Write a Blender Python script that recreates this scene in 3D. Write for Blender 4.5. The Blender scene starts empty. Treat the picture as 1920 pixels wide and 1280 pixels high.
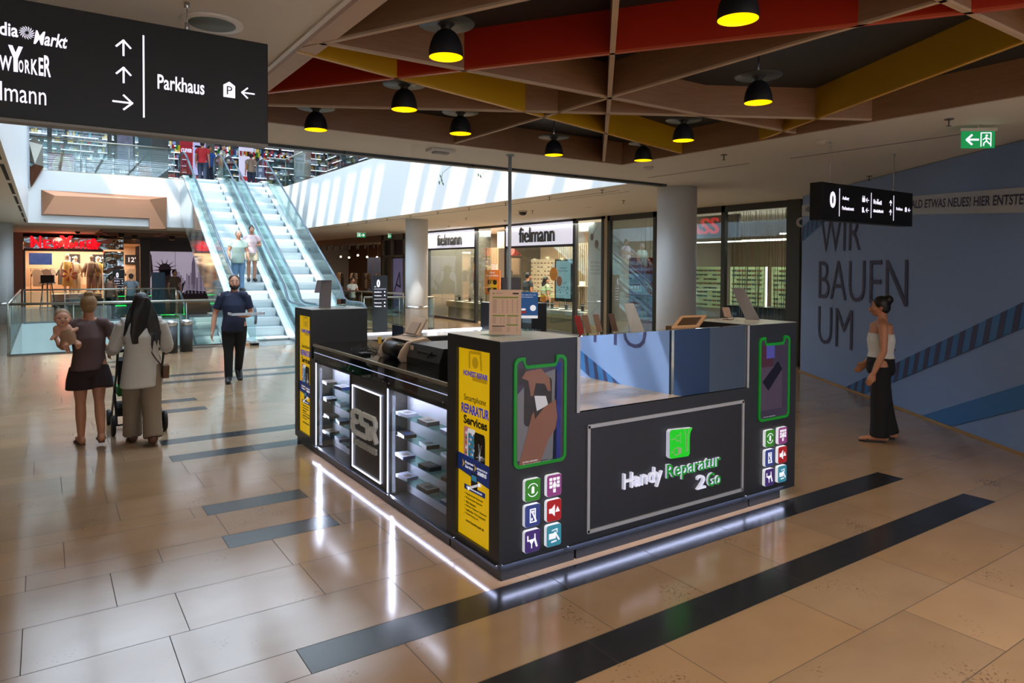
import bpy, bmesh, math, random
from mathutils import Vector, Matrix, noise
random.seed(7)
PI = math.pi
SC = bpy.context.scene
COL = SC.collection

# ---------------------------------------------------------------- camera
def look_matrix(yaw, pitch, roll):
    yaw, pitch, roll = (math.radians(a) for a in (yaw, pitch, roll))
    f = Vector((math.sin(yaw)*math.cos(pitch), math.cos(yaw)*math.cos(pitch), math.sin(pitch)))
    r = Vector((math.cos(yaw), -math.sin(yaw), 0)); u = r.cross(f)
    r2 = r*math.cos(roll)+u*math.sin(roll); u2 = u*math.cos(roll)-r*math.sin(roll)
    return Matrix(((r2.x, u2.x, -f.x), (r2.y, u2.y, -f.y), (r2.z, u2.z, -f.z)))
cd = bpy.data.cameras.new('camera'); cam = bpy.data.objects.new('camera', cd); COL.objects.link(cam)
cam.matrix_world = Matrix.Translation((0, 0, 1.95)) @ look_matrix(34.1925, -1.2182, 0.3263).to_4x4()
cd.sensor_width = 36; cd.lens = 1293.93*36/1920; cd.shift_y = -111.4/1920; cd.clip_start = .05; cd.clip_end = 200
SC.camera = cam

# ---------------------------------------------------------------- light
def lin(c):
    if isinstance(c, str): c = tuple(int(c[i:i+2], 16) for i in (0, 2, 4))
    return tuple(((v/255)/12.92 if v/255 <= .04045 else ((v/255+.055)/1.055)**2.4) for v in c)
W = bpy.data.worlds.new('sky'); SC.world = W; W.use_nodes = True
bg = W.node_tree.nodes['Background']; bg.inputs[0].default_value = (.66, .82, 1, 1); bg.inputs[1].default_value = 2.2
def lamp(name, kind, loc, energy, color=(1, 1, 1), size=.1, sizey=None, rot=(0, 0, 0), spot=None, blend=.5):
    d = bpy.data.lights.new(name, kind); d.energy = energy; d.color = color
    o = bpy.data.objects.new(name, d); o.location = loc; o.rotation_euler = rot; COL.objects.link(o)
    if kind == 'AREA':
        d.size = size
        if sizey: d.shape = 'RECTANGLE'; d.size_y = sizey
    elif kind == 'SUN': d.angle = size
    else: d.shadow_soft_size = size
    if spot: d.spot_size = spot; d.spot_blend = blend
    return o
SUN = lamp('sun', 'SUN', (0, 0, 30), 3.4, (1, .97, .92), math.radians(1.1))
SUN.rotation_euler = Vector((.55, .5, -1)).to_track_quat('-Z', 'Y').to_euler()
lamp('skylight_hall', 'AREA', (3.8, 16, 10.9), 2300, (.70, .85, 1), 8.2, 23)
lamp('skylight_rear_hall', 'AREA', (3.8, -8, 10.9), 4800, (.72, .86, 1), 8, 11)
SC.view_settings.view_transform = 'Standard'; SC.view_settings.look = 'None'
SC.view_settings.gamma = 1; SC.view_settings.exposure = .66; SC.view_settings.use_curve_mapping = False
try:
    SC.cycles.max_bounces = 10; SC.cycles.transparent_max_bounces = 24; SC.cycles.sample_clamp_indirect = 6
    SC.cycles.use_denoising = True; SC.cycles.caustics_reflective = False; SC.cycles.caustics_refractive = False
except Exception: pass

# ---------------------------------------------------------------- materials
MATS = {}
def M(name, col, rough=.5, metal=0, emit=0, ecol=None, var=.06, scale=6, bump=0, spec=.5, stretch=(1, 1, 1), attr=False, col2=None):
    if name in MATS: return MATS[name]
    m = bpy.data.materials.new(name); m.use_nodes = True; nt = m.node_tree; b = nt.nodes['Principled BSDF']
    c = lin(col); c2 = lin(col2) if col2 else tuple(v*(1-var*2) for v in c)
    tc = nt.nodes.new('ShaderNodeTexCoord'); mp = nt.nodes.new('ShaderNodeMapping'); nz = nt.nodes.new('ShaderNodeTexNoise')
    mp.inputs['Scale'].default_value = stretch; nz.inputs['Scale'].default_value = scale; nz.inputs['Detail'].default_value = 4
    nt.links.new(tc.outputs['Object'], mp.inputs[0]); nt.links.new(mp.outputs[0], nz.inputs['Vector'])
    mx = nt.nodes.new('ShaderNodeMix'); mx.data_type = 'RGBA'
    mx.inputs[6].default_value = (*c, 1); mx.inputs[7].default_value = (*c2, 1)
    nt.links.new(nz.outputs['Fac'], mx.inputs[0]); src = mx.outputs[2]
    if attr:
        at = nt.nodes.new('ShaderNodeAttribute'); at.attribute_name = 'tint'; mm = nt.nodes.new('ShaderNodeMix'); mm.data_type = 'RGBA'; mm.blend_type = 'MULTIPLY'
        mm.inputs[0].default_value = 1; nt.links.new(src, mm.inputs[6]); nt.links.new(at.outputs['Color'], mm.inputs[7]); src = mm.outputs[2]
    nt.links.new(src, b.inputs['Base Color'])
    b.inputs['Roughness'].default_value = rough; b.inputs['Metallic'].default_value = metal; b.inputs['Specular IOR Level'].default_value = spec
    if emit:
        if ecol: b.inputs['Emission Color'].default_value = (*lin(ecol), 1)
        else: nt.links.new(src, b.inputs['Emission Color'])
        b.inputs['Emission Strength'].default_value = emit
    if bump:
        bp = nt.nodes.new('ShaderNodeBump'); bp.inputs['Strength'].default_value = bump; bp.inputs['Distance'].default_value = .02
        nt.links.new(nz.outputs['Fac'], bp.inputs['Height']); nt.links.new(bp.outputs[0], b.inputs['Normal'])
    MATS[name] = m; return m
def GLASS(name, tint='dcebe8', refl=.25, rough=.01, base=0.03):
    if name in MATS: return MATS[name]
    m = bpy.data.materials.new(name); m.use_nodes = True; nt = m.node_tree; nt.nodes.clear()
    o = nt.nodes.new('ShaderNodeOutputMaterial'); t = nt.nodes.new('ShaderNodeBsdfTransparent'); g = nt.nodes.new('ShaderNodeBsdfGlossy')
    t.inputs[0].default_value = (*lin(tint), 1); g.inputs['Roughness'].default_value = rough; g.inputs[0].default_value = (.9, .95, 1, 1)
    lw = nt.nodes.new('ShaderNodeLayerWeight'); lw.inputs[0].default_value = .35; ma = nt.nodes.new('ShaderNodeMath'); ma.operation = 'MULTIPLY_ADD'
    ma.inputs[1].default_value = refl; ma.inputs[2].default_value = base; nt.links.new(lw.outputs['Fresnel'], ma.inputs[0])
    mx = nt.nodes.new('ShaderNodeMixShader'); nt.links.new(ma.outputs[0], mx.inputs[0]); nt.links.new(t.outputs[0], mx.inputs[1]); nt.links.new(g.outputs[0], mx.inputs[2])
    nt.links.new(mx.outputs[0], o.inputs[0]); MATS[name] = m; return m

# ---------------------------------------------------------------- mesh helpers
FONTOBJ = None
def text_geo(s, bold=0, shear=0):
    cu = bpy.data.curves.new('t', 'FONT'); cu.body = s; cu.size = 1; cu.offset = bold; cu.shear = shear; cu.resolution_u = 3
    o = bpy.data.objects.new('t', cu); COL.objects.link(o)
    dg = bpy.context.evaluated_depsgraph_get(); me = bpy.data.meshes.new_from_object(o.evaluated_get(dg))
    vs = [v.co.copy() for v in me.vertices]; fs = [tuple(p.vertices) for p in me.polygons]
    bpy.data.objects.remove(o); bpy.data.curves.remove(cu); bpy.data.meshes.remove(me)
    return vs, fs
class MB:
    def __init__(s): s.v = []; s.f = []; s.m = []; s.sm = []
    def add(s, vs, fs, mi=0, smooth=False):
        b = len(s.v); s.v += [tuple(p) for p in vs]
        for f in fs: s.f.append(tuple(i+b for i in f)); s.m.append(mi); s.sm.append(smooth)
        return s
    def box(s, x0, x1, y0, y1, z0, z1, mi=0):
        x0, x1 = min(x0, x1), max(x0, x1); y0, y1 = min(y0, y1), max(y0, y1); z0, z1 = min(z0, z1), max(z0, z1)
        return s.add([(x0, y0, z0), (x1, y0, z0), (x1, y1, z0), (x0, y1, z0), (x0, y0, z1), (x1, y0, z1), (x1, y1, z1), (x0, y1, z1)],
              [(0, 3, 2, 1), (4, 5, 6, 7), (0, 1, 5, 4), (1, 2, 6, 5), (2, 3, 7, 6), (3, 0, 4, 7)], mi)
    def prism(s, pts, vec, mi=0, smooth=False, caps=True):
        n = len(pts); pts = [Vector(p) for p in pts]; vec = Vector(vec)
        nn = Vector((0, 0, 0))
        for i in range(n): nn += pts[i].cross(pts[(i+1) % n])
        if nn.dot(vec) > 0: pts = pts[::-1]
        vs = pts+[p+vec for p in pts]
        s.add(vs, [(i, i+n, (i+1) % n+n, (i+1) % n) for i in range(n)], mi, smooth)
        b = len(s.v)-2*n
        if caps: s.f += [tuple(b+i for i in range(n)), tuple(b+n+i for i in range(n-1, -1, -1))]; s.m += [mi, mi]; s.sm += [False, False]
        return s
    def poly(s, pts, mi=0): return s.add(pts, [tuple(range(len(pts)))], mi)
    def bar(s, a, b, w, h, mi=0, up=(0, 0, 1)):
        a, b = Vector(a), Vector(b); d = (b-a).normalized(); up = Vector(up)
        if abs(d.dot(up)) > .98: up = Vector((1, 0, 0))
        r = d.cross(up).normalized(); u = r.cross(d)
        q = [a+r*i*w/2+u*j*h/2 for i, j in ((-1, -1), (1, -1), (1, 1), (-1, 1))]
        return s.prism(q, b-a, mi)
    def tube(s, pts, r, n=8, mi=0, closed=False, rr=None):
        pts = [Vector(p) for p in pts]; k = len(pts); rings = []; ref = None
        for i, p in enumerate(pts):
            if closed: d = pts[(i+1) % k]-pts[i-1]
            else: d = pts[min(i+1, k-1)]-pts[max(i-1, 0)]
            d.normalize()
            if ref is None: ref = d.orthogonal().normalized()
            ref = (ref-d*ref.dot(d)); ref = ref.normalized() if ref.length > 1e-6 else d.orthogonal().normalized()
            b = d.cross(ref); q = r if rr is None else rr[i]
            qa, qb = q if isinstance(q, tuple) else (q, q)
            rings.append([p+ref*math.cos(2*PI*j/n)*qa+b*math.sin(2*PI*j/n)*qb for j in range(n)])
        vs = [v for g in rings for v in g]; fs = []
        for i in range(k if closed else k-1):
            a, c = i*n, ((i+1) % k)*n
            fs += [(a+j, a+(j+1) % n, c+(j+1) % n, c+j) for j in range(n)]
        s.add(vs, fs, mi, True)
        if not closed:
            b0 = len(s.v)-k*n; s.f += [tuple(b0+j for j in range(n-1, -1, -1)), tuple(b0+(k-1)*n+j for j in range(n))]; s.m += [mi, mi]; s.sm += [False, False]
        return s
    def lathe(s, c, prof, n=24, mi=0, axis=(0, 0, 1), smooth=True, caps=True):
        ax = Vector(axis).normalized(); u = ax.orthogonal().normalized(); w = ax.cross(u); c = Vector(c)
        vs = [c+ax*z+(u*math.cos(2*PI*j/n)+w*math.sin(2*PI*j/n))*r for r, z in prof for j in range(n)]; fs = []
        for i in range(len(prof)-1):
            a, b = i*n, (i+1)*n; fs += [(a+j, a+(j+1) % n, b+(j+1) % n, b+j) for j in range(n)]
        s.add(vs, fs, mi, smooth); b0 = len(s.v)-len(vs)
        if caps:
            if prof[0][0] > 1e-5: s.f.append(tuple(b0+j for j in range(n-1, -1, -1))); s.m.append(mi); s.sm.append(False)
            if prof[-1][0] > 1e-5: s.f.append(tuple(b0+(len(prof)-1)*n+j for j in range(n))); s.m.append(mi); s.sm.append(False)
        return s
    def ball(s, c, r, n=12, mi=0, sc=(1, 1, 1), rot=None):
        c = Vector(c); vs = []; k = n//2+1
        for i in range(k+1):
            t = PI*i/k
            for j in range(n):
                p = Vector((math.sin(t)*math.cos(2*PI*j/n)*sc[0], math.sin(t)*math.sin(2*PI*j/n)*sc[1], math.cos(t)*sc[2]))*r
                if rot: p = rot @ p
                vs.append(c+p)
        fs = [(i*n+j, (i+1)*n+j, (i+1)*n+(j+1) % n, i*n+(j+1) % n) for i in range(k) for j in range(n)]
        return s.add(vs, fs, mi, True)
    def text(s, body, o, r, u, w=None, h=None, depth=.003, mi=0, bold=0, shear=0, mi_side=None, center=False):
        vs, fs = text_geo(body, bold, shear)
        if not vs: return s
        x0 = min(v.x for v in vs); x1 = max(v.x for v in vs); y0 = min(v.y for v in vs); y1 = max(v.y for v in vs)
        if w is None: w = h*(x1-x0)/(y1-y0)
        if h is None: h = w*(y1-y0)/(x1-x0)
        r, u, o = Vector(r).normalized(), Vector(u).normalized(), Vector(o); nn = r.cross(u)
        if center: o = o-r*w/2-u*h/2
        sx, sy = w/(x1-x0), h/(y1-y0)
        base = [o+r*(v.x-x0)*sx+u*(v.y-y0)*sy for v in vs]; N = len(base)
        s.add([p+nn*depth for p in base], fs, mi)
        if depth > .001:
            cnt = {}
            for f in fs:
                for i in range(len(f)):
                    a, b = f[i], f[(i+1) % len(f)]
                    if (b, a) in cnt: del cnt[(b, a)]
                    else: cnt[(a, b)] = 1
            side = [(a, b, b+N, a+N) for a, b in cnt]
            s.add(base+[p+nn*depth for p in base], side, mi if mi_side is None else mi_side)
        return s
    def build(s, name, mats, parent=None, label=None, cat=None, group=None, kind=None, bevel=0, origin=None, seg=2):
        me = bpy.data.meshes.new(name)
        if parent is not None: off = wloc(parent)
        elif origin is not None: off = Vector(origin)
        else:
            xs = [v[0] for v in s.v]; ys = [v[1] for v in s.v]; zs = [v[2] for v in s.v]
            off = Vector(((min(xs)+max(xs))/2, (min(ys)+max(ys))/2, min(zs)))
            if kind == 'structure': off = Vector((0, 0, 0))
        me.from_pydata([(v[0]-off.x, v[1]-off.y, v[2]-off.z) for v in s.v], [], s.f)
        if not isinstance(mats, (list, tuple)): mats = [mats]
        for m in mats: me.materials.append(m)
        me.polygons.foreach_set('material_index', s.m); me.polygons.foreach_set('use_smooth', s.sm); me.validate(); me.update()
        o = bpy.data.objects.new(name, me); COL.objects.link(o)
        if parent is not None: o.parent = parent
        else: o.location = off
        if bevel:
            b = o.modifiers.new('bevel', 'BEVEL'); b.width = bevel; b.segments = seg; b.limit_method = 'ANGLE'; b.angle_limit = math.radians(50)
        return tag(o, label, cat, group, kind)
def wloc(o):
    v = Vector(o.location)
    while o.parent: o = o.parent; v += Vector(o.location)
    return v
def tag(o, label=None, cat=None, group=None, kind=None):
    for k, v in (('label', label), ('category', cat), ('group', group), ('kind', kind)):
        if v: o[k] = v
    return o
def thing(name, label, cat, loc, group=None, rz=0):
    o = bpy.data.objects.new(name, None); o.location = loc; o.rotation_euler.z = rz; o.empty_display_size = .1; COL.objects.link(o)
    return tag(o, label, cat, group)
def copy_tree(o, loc=None, label=None, parent=None, rz=None):
    c = o.copy(); COL.objects.link(c); c.parent = parent
    if loc is not None: c.location = loc
    if label: c['label'] = label
    if rz is not None: c.rotation_euler.z = rz
    for ch in [x for x in o.children]: copy_tree(ch, parent=c)
    return c
def rrect(w, h, r, n=5):
    pts = []
    for cx, cy, a0 in ((w/2-r, h/2-r, 0), (-w/2+r, h/2-r, 90), (-w/2+r, -h/2+r, 180), (w/2-r, -h/2+r, 270)):
        pts += [(cx+r*math.cos(math.radians(a0+90*i/n)), cy+r*math.sin(math.radians(a0+90*i/n))) for i in range(n+1)]
    return pts
class Face:
    """a flat drawing surface: o lower-left corner, r to the right, u up, n out of the face"""
    def __init__(s, o, r, u): s.o, s.r, s.u = Vector(o), Vector(r).normalized(), Vector(u).normalized(); s.n = s.r.cross(s.u)
    def p(s, x, y, d=0): return s.o+s.r*x+s.u*y+s.n*d
    def shape(s, m, pts, mi=0, d0=0, d1=.002): return m.prism([s.p(x, y, d0) for x, y in pts], s.n*(d1-d0), mi)
    def rect(s, m, x0, x1, y0, y1, mi=0, d0=0, d1=.002): return s.shape(m, [(x0, y0), (x1, y0), (x1, y1), (x0, y1)], mi, d0, d1)
    def disc(s, m, cx, cy, rx, ry=None, mi=0, d0=0, d1=.002, n=20): ry = ry or rx; return s.shape(m, [(cx+rx*math.cos(2*PI*i/n), cy+ry*math.sin(2*PI*i/n)) for i in range(n)], mi, d0, d1)
    def line(s, m, pts, w, mi=0, d0=0, d1=.002, closed=False):
        k = len(pts)
        for i in range(k if closed else k-1):
            a, b = Vector(pts[i]), Vector(pts[(i+1) % k]); d = (b-a)
            if d.length < 1e-6: continue
            d.normalize(); q = Vector((-d.y, d.x))*w/2; e = d*w*.25
            s.shape(m, [tuple(a-q-e), tuple(b-q+e), tuple(b+q+e), tuple(a+q-e)], mi, d0, d1)
        return m
    def text(s, m, body, x0, x1, y0, y1, mi=0, d=.002, bold=0, shear=0, d0=0):
        return m.text(body, s.p(x0, y0, d0), s.r, s.u, x1-x0 if x1 is not None else None, y1-y0 if y1 is not None else None, d, mi, bold, shear)
def arrow(F, m, cx, cy, sz, ang, w, mi=0, d0=0, d1=.002):
    c, s_ = math.cos(ang), math.sin(ang); R = lambda x, y: (cx+(x*c-y*s_)*sz, cy+(x*s_+y*c)*sz)
    F.line(m, [R(-.5, 0), R(.5, 0)], w, mi, d0, d1); F.line(m, [R(.05, .42), R(.5, 0), R(.05, -.42)], w, mi, d0, d1)
HC = 3.34; UP = 5.1
X_, Y_, Z_ = (1, 0, 0), (0, 1, 0), (0, 0, 1); mX = (-1, 0, 0); mY = (0, -1, 0)
# ================================================================ the setting
ceil_m = M('ceiling_paint', 'e4e0d6', .75, var=.02, scale=1.5); white_m = M('white_plaster', 'e9ecee', .6, var=.01, scale=1)
dark_m = M('anthracite_frame', '34363a', .45, var=.05); steel = M('brushed_steel', 'c9cbcb', .28, 1, var=.05, scale=30, stretch=(1, 1, 12))
chrome = M('chrome', 'd8dcdf', .08, 1, var=.02); black = M('black_paint', '101114', .45, var=.1)
# floor: stone slabs with dark granite strips -------------------------------------------------
def make_floor():
    m = MB(); tints = []; joint = .0022
    HOLE = (-.6, 7.25, 18.2, 28.2)
    def tile(x0, x1, y0, y1, mi, t):
        # cut around the stair void
        if x1 > HOLE[0] and x0 < HOLE[1] and y1 > HOLE[2] and y0 < HOLE[3]:
            if x0 < HOLE[0]: tile(x0, HOLE[0], y0, y1, mi, t)
            if x1 > HOLE[1]: tile(HOLE[1], x1, y0, y1, mi, t)
            xa, xb = max(x0, HOLE[0]), min(x1, HOLE[1])
            if y0 < HOLE[2] < y1: tile(xa, xb, y0, HOLE[2], mi, t)
            if y0 < HOLE[3] < y1: tile(xa, xb, HOLE[3], y1, mi, t)
            return
        if x1-x0 < .01 or y1-y0 < .01: return
        m.poly([(x0+joint, y0+joint, 0), (x1-joint, y0+joint, 0), (x1-joint, y1-joint, 0), (x0+joint, y1-joint, 0)], mi); tints.append(t)
    rows = []; base = -12.64
    for k in range(24):
        b = base+2.52*k; rows += [(b, b+.25, 'A' if k % 1 == 0 else ''), (b+.25, b+.75, ''), (b+.75, b+1.0, 'B'), (b+1.0, b+1.5, ''), (b+1.5, b+2.01, ''), (b+2.01, b+2.52, '')]
    rnd = random.Random(3)
    for ri, (y0, y1, s) in enumerate(rows):
        k = ri//6
        # granite runs: long in even pairs, short on the odd ones
        runs = []
        if s:
            long = (k % 2 == 0)
            runs = [(1.05, 6.63)] if long else [(1.05, 1.84), (6.2, 6.9)]
            if k == 5 and s == 'A': runs = [(1.3, 1.82)]
            if long and s == 'A' and k == 6: runs = [(1.55, 6.63)]
        x = -14+rnd.random()*1.0
        while x < 22:
            L = rnd.choice((.74, .74, 1.0, 1.24, 1.5)); xa, xb = x, x+L; x = xb
            segs = [(xa, xb)]
            for g0, g1 in runs:
                ns = []
                for a, b in segs:
                    if b <= g0 or a >= g1: ns.append((a, b)); continue
                    if a < g0: ns.append((a, g0))
                    if b > g1: ns.append((g1, b))
                segs = ns
            h = rnd.gauss(0, .05); w = rnd.gauss(0, .02); t = (max(.75, min(1.12, 1+h+w)), max(.75, min(1.1, 1+h)), max(.72, min(1.08, 1+h-w*1.6)))
            for a, b in segs: tile(a, b, y0, y1, 0, t)
        for g0, g1 in runs:
            a = g0
            while a < g1-.01:
                b = min(g1, a+.79); v = 1+rnd.gauss(0, .06); tile(a, b, y0, y1, 1, (v, v, v)); a = b
    nb = len(m.f)
    for x0, x1, y0, y1 in ((-14, -.6, -13, 46), (7.25, 22, -13, 46), (-.6, 7.25, -13, 18.2), (-.6, 7.25, 28.2, 46)):
        m.poly([(x0, y0, -.0015), (x1, y0, -.0015), (x1, y1, -.0015), (x0, y1, -.0015)], 2); tints.append((1, 1, 1))
    # stone material with veins and pits
    st = M('limestone', 'a68a6d', .15, spec=.85, var=.05, scale=1.6, attr=True, col2='8e7256', stretch=(1, 1.6, 1)); nt = st.node_tree; b = nt.nodes['Principled BSDF']
    tc = [n for n in nt.nodes if n.type == 'TEX_COORD'][0]
    n2 = nt.nodes.new('ShaderNodeTexNoise'); n2.inputs['Scale'].default_value = 55; n2.inputs['Detail'].default_value = 3
    n3 = nt.nodes.new('ShaderNodeTexNoise'); n3.inputs['Scale'].default_value = 2.3
    nt.links.new(tc.outputs['Object'], n2.inputs['Vector']); nt.links.new(tc.outputs['Object'], n3.inputs['Vector'])
    mu = nt.nodes.new('ShaderNodeMath'); mu.operation = 'MULTIPLY'; nt.links.new(n2.outputs['Fac'], mu.inputs[0]); nt.links.new(n3.outputs['Fac'], mu.inputs[1])
    cr = nt.nodes.new('ShaderNodeValToRGB'); cr.color_ramp.elements[0].position = .395; cr.color_ramp.elements[0].color = (1, 1, 1, 1); cr.color_ramp.elements[1].position = .44; cr.color_ramp.elements[1].color = (.42, .38, .35, 1)
    nt.links.new(mu.outputs[0], cr.inputs[0]); old = b.inputs['Base Color'].links[0].from_socket
    mm = nt.nodes.new('ShaderNodeMix'); mm.data_type = 'RGBA'; mm.blend_type = 'MULTIPLY'; mm.inputs[0].default_value = .8
    nt.links.new(old, mm.inputs[6]); nt.links.new(cr.outputs[0], mm.inputs[7]); nt.links.new(mm.outputs[2], b.inputs['Base Color'])
    n4 = nt.nodes.new('ShaderNodeTexNoise'); n4.inputs['Scale'].default_value = 3; mr = nt.nodes.new('ShaderNodeMapRange'); mr.inputs[3].default_value = .08; mr.inputs[4].default_value = .20
    nt.links.new(tc.outputs['Object'], n4.inputs['Vector']); nt.links.new(n4.outputs['Fac'], mr.inputs[0]); nt.links.new(mr.outputs[0], b.inputs['Roughness'])
    gr = M('granite', '2b2c30', .20, var=.2, scale=160, attr=True, col2='17171a'); jo = M('joint', '4a423a', .8)
    o = m.build('floor', [st, gr, jo], kind='structure')
    ca = o.data.color_attributes.new('tint', 'FLOAT_COLOR', 'CORNER')
    buf = []
    for p, t in zip(o.data.polygons, tints): buf += [t[0], t[1], t[2], 1.0]*p.loop_total
    ca.data.foreach_set('color', buf)
make_floor()
# recessed near ceiling --------------------------------------------------------------------
RX0, RX1, RY0, RY1 = 1.33, 6.42, -.80, 6.84; RT = 3.62
m = MB()
for x0, x1, y0, y1 in ((-14, RX0, -1.8, 8.12), (RX1, 22, -1.8, 8.12), (RX0, RX1, -1.8, RY0), (RX0, RX1, RY1, 8.12)): m.box(x0, x1, y0, y1, HC, 4.9)
m.box(RX0, RX1, RY0, RY1, 3.9, 4.9)
m.build('ceiling', ceil_m, kind='structure')
MB().box(RX0, RX1, RY0, RY1, RT, 3.9).build('ceiling_recess', M('black_ceiling', '2b2d2f', .55), kind='structure')
gal = MB(); gal.box(8.0, 22, 8.12, 46, HC, UP); gal.build('ceiling_east_gallery', ceil_m, kind='structure')
MB().box(-14, -.4, 8.12, 46, HC, UP).build('ceiling_west_gallery', ceil_m, kind='structure')
MB().box(-.4, 8.0, 27.9, 46, HC, UP).build('ceiling_bridge', ceil_m, kind='structure')
fm = M('fascia_paint', 'eceeef', .38, var=.005)
m = MB(); m.box(7.985, 8.0, 8.12, 27.885, HC+.0, UP); m.build('wall_fascia_east', fm, kind='structure')
m = MB(); m.box(-.4, 8.0, 27.885, 27.9, HC, UP)
m.build('wall_fascia_bridge', fm, kind='structure')
m = MB(); m.box(-.4, -.385, 8.12, 27.2, HC, 6.3); m.build('wall_fascia_west', fm, kind='structure')
MB().box(-.6, 8.2, 8.12, 8.14, HC-.0, 4.9).build('wall_fascia_near', fm, kind='structure')
# dark smoke-curtain rail along the near ceiling edge
m = MB(); m.box(-14, 8.55, 8.04, 8.16, HC-.035, HC); m.box(-14, 8.55, 8.16, 8.22, HC-.02, HC+.05, 1)
for i in range(9): m.box(-6+1.8*i, -5.98+1.8*i, 8.035, 8.165, HC-.038, HC, 2)
m.build('trim_1', [M('rail_grey', '4b4f52', .4, .4), white_m, black], kind='structure')
# upper floor plate edge, galleries, outer walls and roof
MB().box(8.0, 22, 8.12, 46, UP, UP+.02).build('floor_upper_east', M('upper_stone', 'c9b79c', .3), kind='structure')
MB().box(-14, 8, 27.9, 46, UP, UP+.02).build('floor_upper_bridge', MATS['upper_stone'], kind='structure')
MB().box(-14, -.4, -1.8, 27.9, UP, UP+.02).build('floor_upper_west', MATS['upper_stone'], kind='structure')
wall_o = M('outer_wall', 'dfe2e4', .7)
m = MB(); m.box(-14.2, -14, -14, 46, -5.5, 11); m.build('wall_west', wall_o, kind='structure')
m = MB(); m.box(-14, 22, 46, 46.2, -5.5, 11); m.build('wall_north', wall_o, kind='structure')
m = MB(); m.box(22, 22.2, -14, 46, -5.5, 11); m.build('wall_east', wall_o, kind='structure')
m = MB(); m.box(-14, 22, -14.2, -14, -5.5, 11); m.build('wall_south', wall_o, kind='structure')
m = MB()
for x0, x1, y0, y1 in ((-14, -.9, -14, 46), (8.3, 22, -14, 46), (-.9, 8.3, 28.2, 46)): m.box(x0, x1, y0, y1, 9.6, 9.8)
m.build('roof', white_m, kind='structure')
m = MB()
for i in range(36):
    y = -13+1.17*i
    m.box(-.9, 8.3, y, y+(.30 if i % 3 else .5), 9.75, 10.0)
for x in (1.1, 3.6, 6.0): m.box(x, x+.16, -14, 28.2, 9.7, 9.95)
m.box(-.9, 8.3, 4.0, 4.8, 9.6, 10); m.box(-.9, 8.3, 14.3, 15.0, 9.6, 10); m.box(5.3, 5.75, 6, 22, 9.7, 10)
m.build('roof_grid', white_m, kind='structure')
# pit below the escalators
pit = M('pit_white', 'dfe6ea', .5); m = MB()
m.box(-.6, 4.2, 28.2, 28.3, -1.7, -.02); m.box(-.7, -.6, 18.2, 28.2, -1.3, -.02); m.box(7.25, 7.35, 18.2, 28.2, -1.7, -.02); m.box(-.6, 7.25, 18.1, 18.2, -1.3, -.02)
m.build('wall_pit', pit, kind='structure')
MB().box(-14, 22, 10, 46, -5.4, -5.3).build('floor_lower', M('lower_stone', 'd9cdb8', .25), kind='structure')
lamp('lower_level_light', 'AREA', (1.5, 22, -1.2), 260, (.9, .95, 1), 4, 8)
# columns
col_m = M('column_paint', 'dadddf', .5, var=.02, scale=1)
def column(name, x, y, r, z1, lab, band=None):
    t = thing(name, lab, 'column', (x, y, 0)); t['kind'] = 'structure'
    MB().lathe((x, y, 0), [(r, 0), (r, z1)], 48).build('shaft', col_m, t)
    if band: MB().lathe((x, y, band), [(r+.004, 0), (r+.004, .09)], 48).build('steel_band', steel, t)
column('column', 9.05, 8.27, .335, HC, 'thick white round column behind the kiosk, next to the opticians')
column('column', 9.08, 18.35, .33, HC, 'slim white round column lit by the sun below, with a steel band', .72)
column('column', -1.16, 28.6, .34, HC, 'white round column by the far end of the stair void', .6)
t = thing('column', 'white round upper-floor column with a steel band behind the corner railing', 'column', (9.5, 30.5, UP)); t['kind'] = 'structure'
MB().lathe((9.5, 30.5, UP), [(.36, 0), (.36, 4.5)], 40).build('shaft', col_m, t); MB().lathe((9.5, 30.5, UP+.62), [(.365, 0), (.365, .14)], 40).build('steel_band', steel, t)
ORD = 'first second third fourth fifth sixth seventh eighth ninth tenth eleventh twelfth thirteenth fourteenth fifteenth sixteenth seventeenth eighteenth nineteenth twentieth'.split()
# ================================================================ timber lattice in the ceiling recess
oak = M('oak_veneer', 'a57f60', .5, var=.1, scale=5, stretch=(1, 1, 9), col2='8a6449')
oak_e = M('oak_edge', 'c9ad90', .55, var=.05); red = M('red_lacquer', 'b02a12', .35, var=.03); org = M('orange_edge', 'c9552e', .4); yel = M('yellow_lacquer', 'c79a16', .4, var=.03); yedge = M('yellow_edge', 'd9a52a', .4)
T = .035
def fin(a, b, mats, name='lattice_fin', lab=None):
    a, b = Vector((*a, 0)), Vector((*b, 0)); d = (b-a).normalized(); q = Vector((-d.y, d.x, 0))*T/2
    m = MB()
    m.prism([a-q+Vector((0, 0, HC+.012)), b-q+Vector((0, 0, HC+.012)), b+q+Vector((0, 0, HC+.012)), a+q+Vector((0, 0, HC+.012))], (0, 0, RT-HC-.013), 0)
    m.prism([a-q+Vector((0, 0, HC-.003)), b-q+Vector((0, 0, HC-.003)), b+q+Vector((0, 0, HC-.003)), a+q+Vector((0, 0, HC-.003))], (0, 0, .015), 1)
    return m.build(name, mats, LAT)
LAT = thing('ceiling_lattice', 'triangulated lattice of oak, red and yellow boards filling the black ceiling recess', 'ceiling lattice', (3.88, 3.0, HC))
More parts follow.
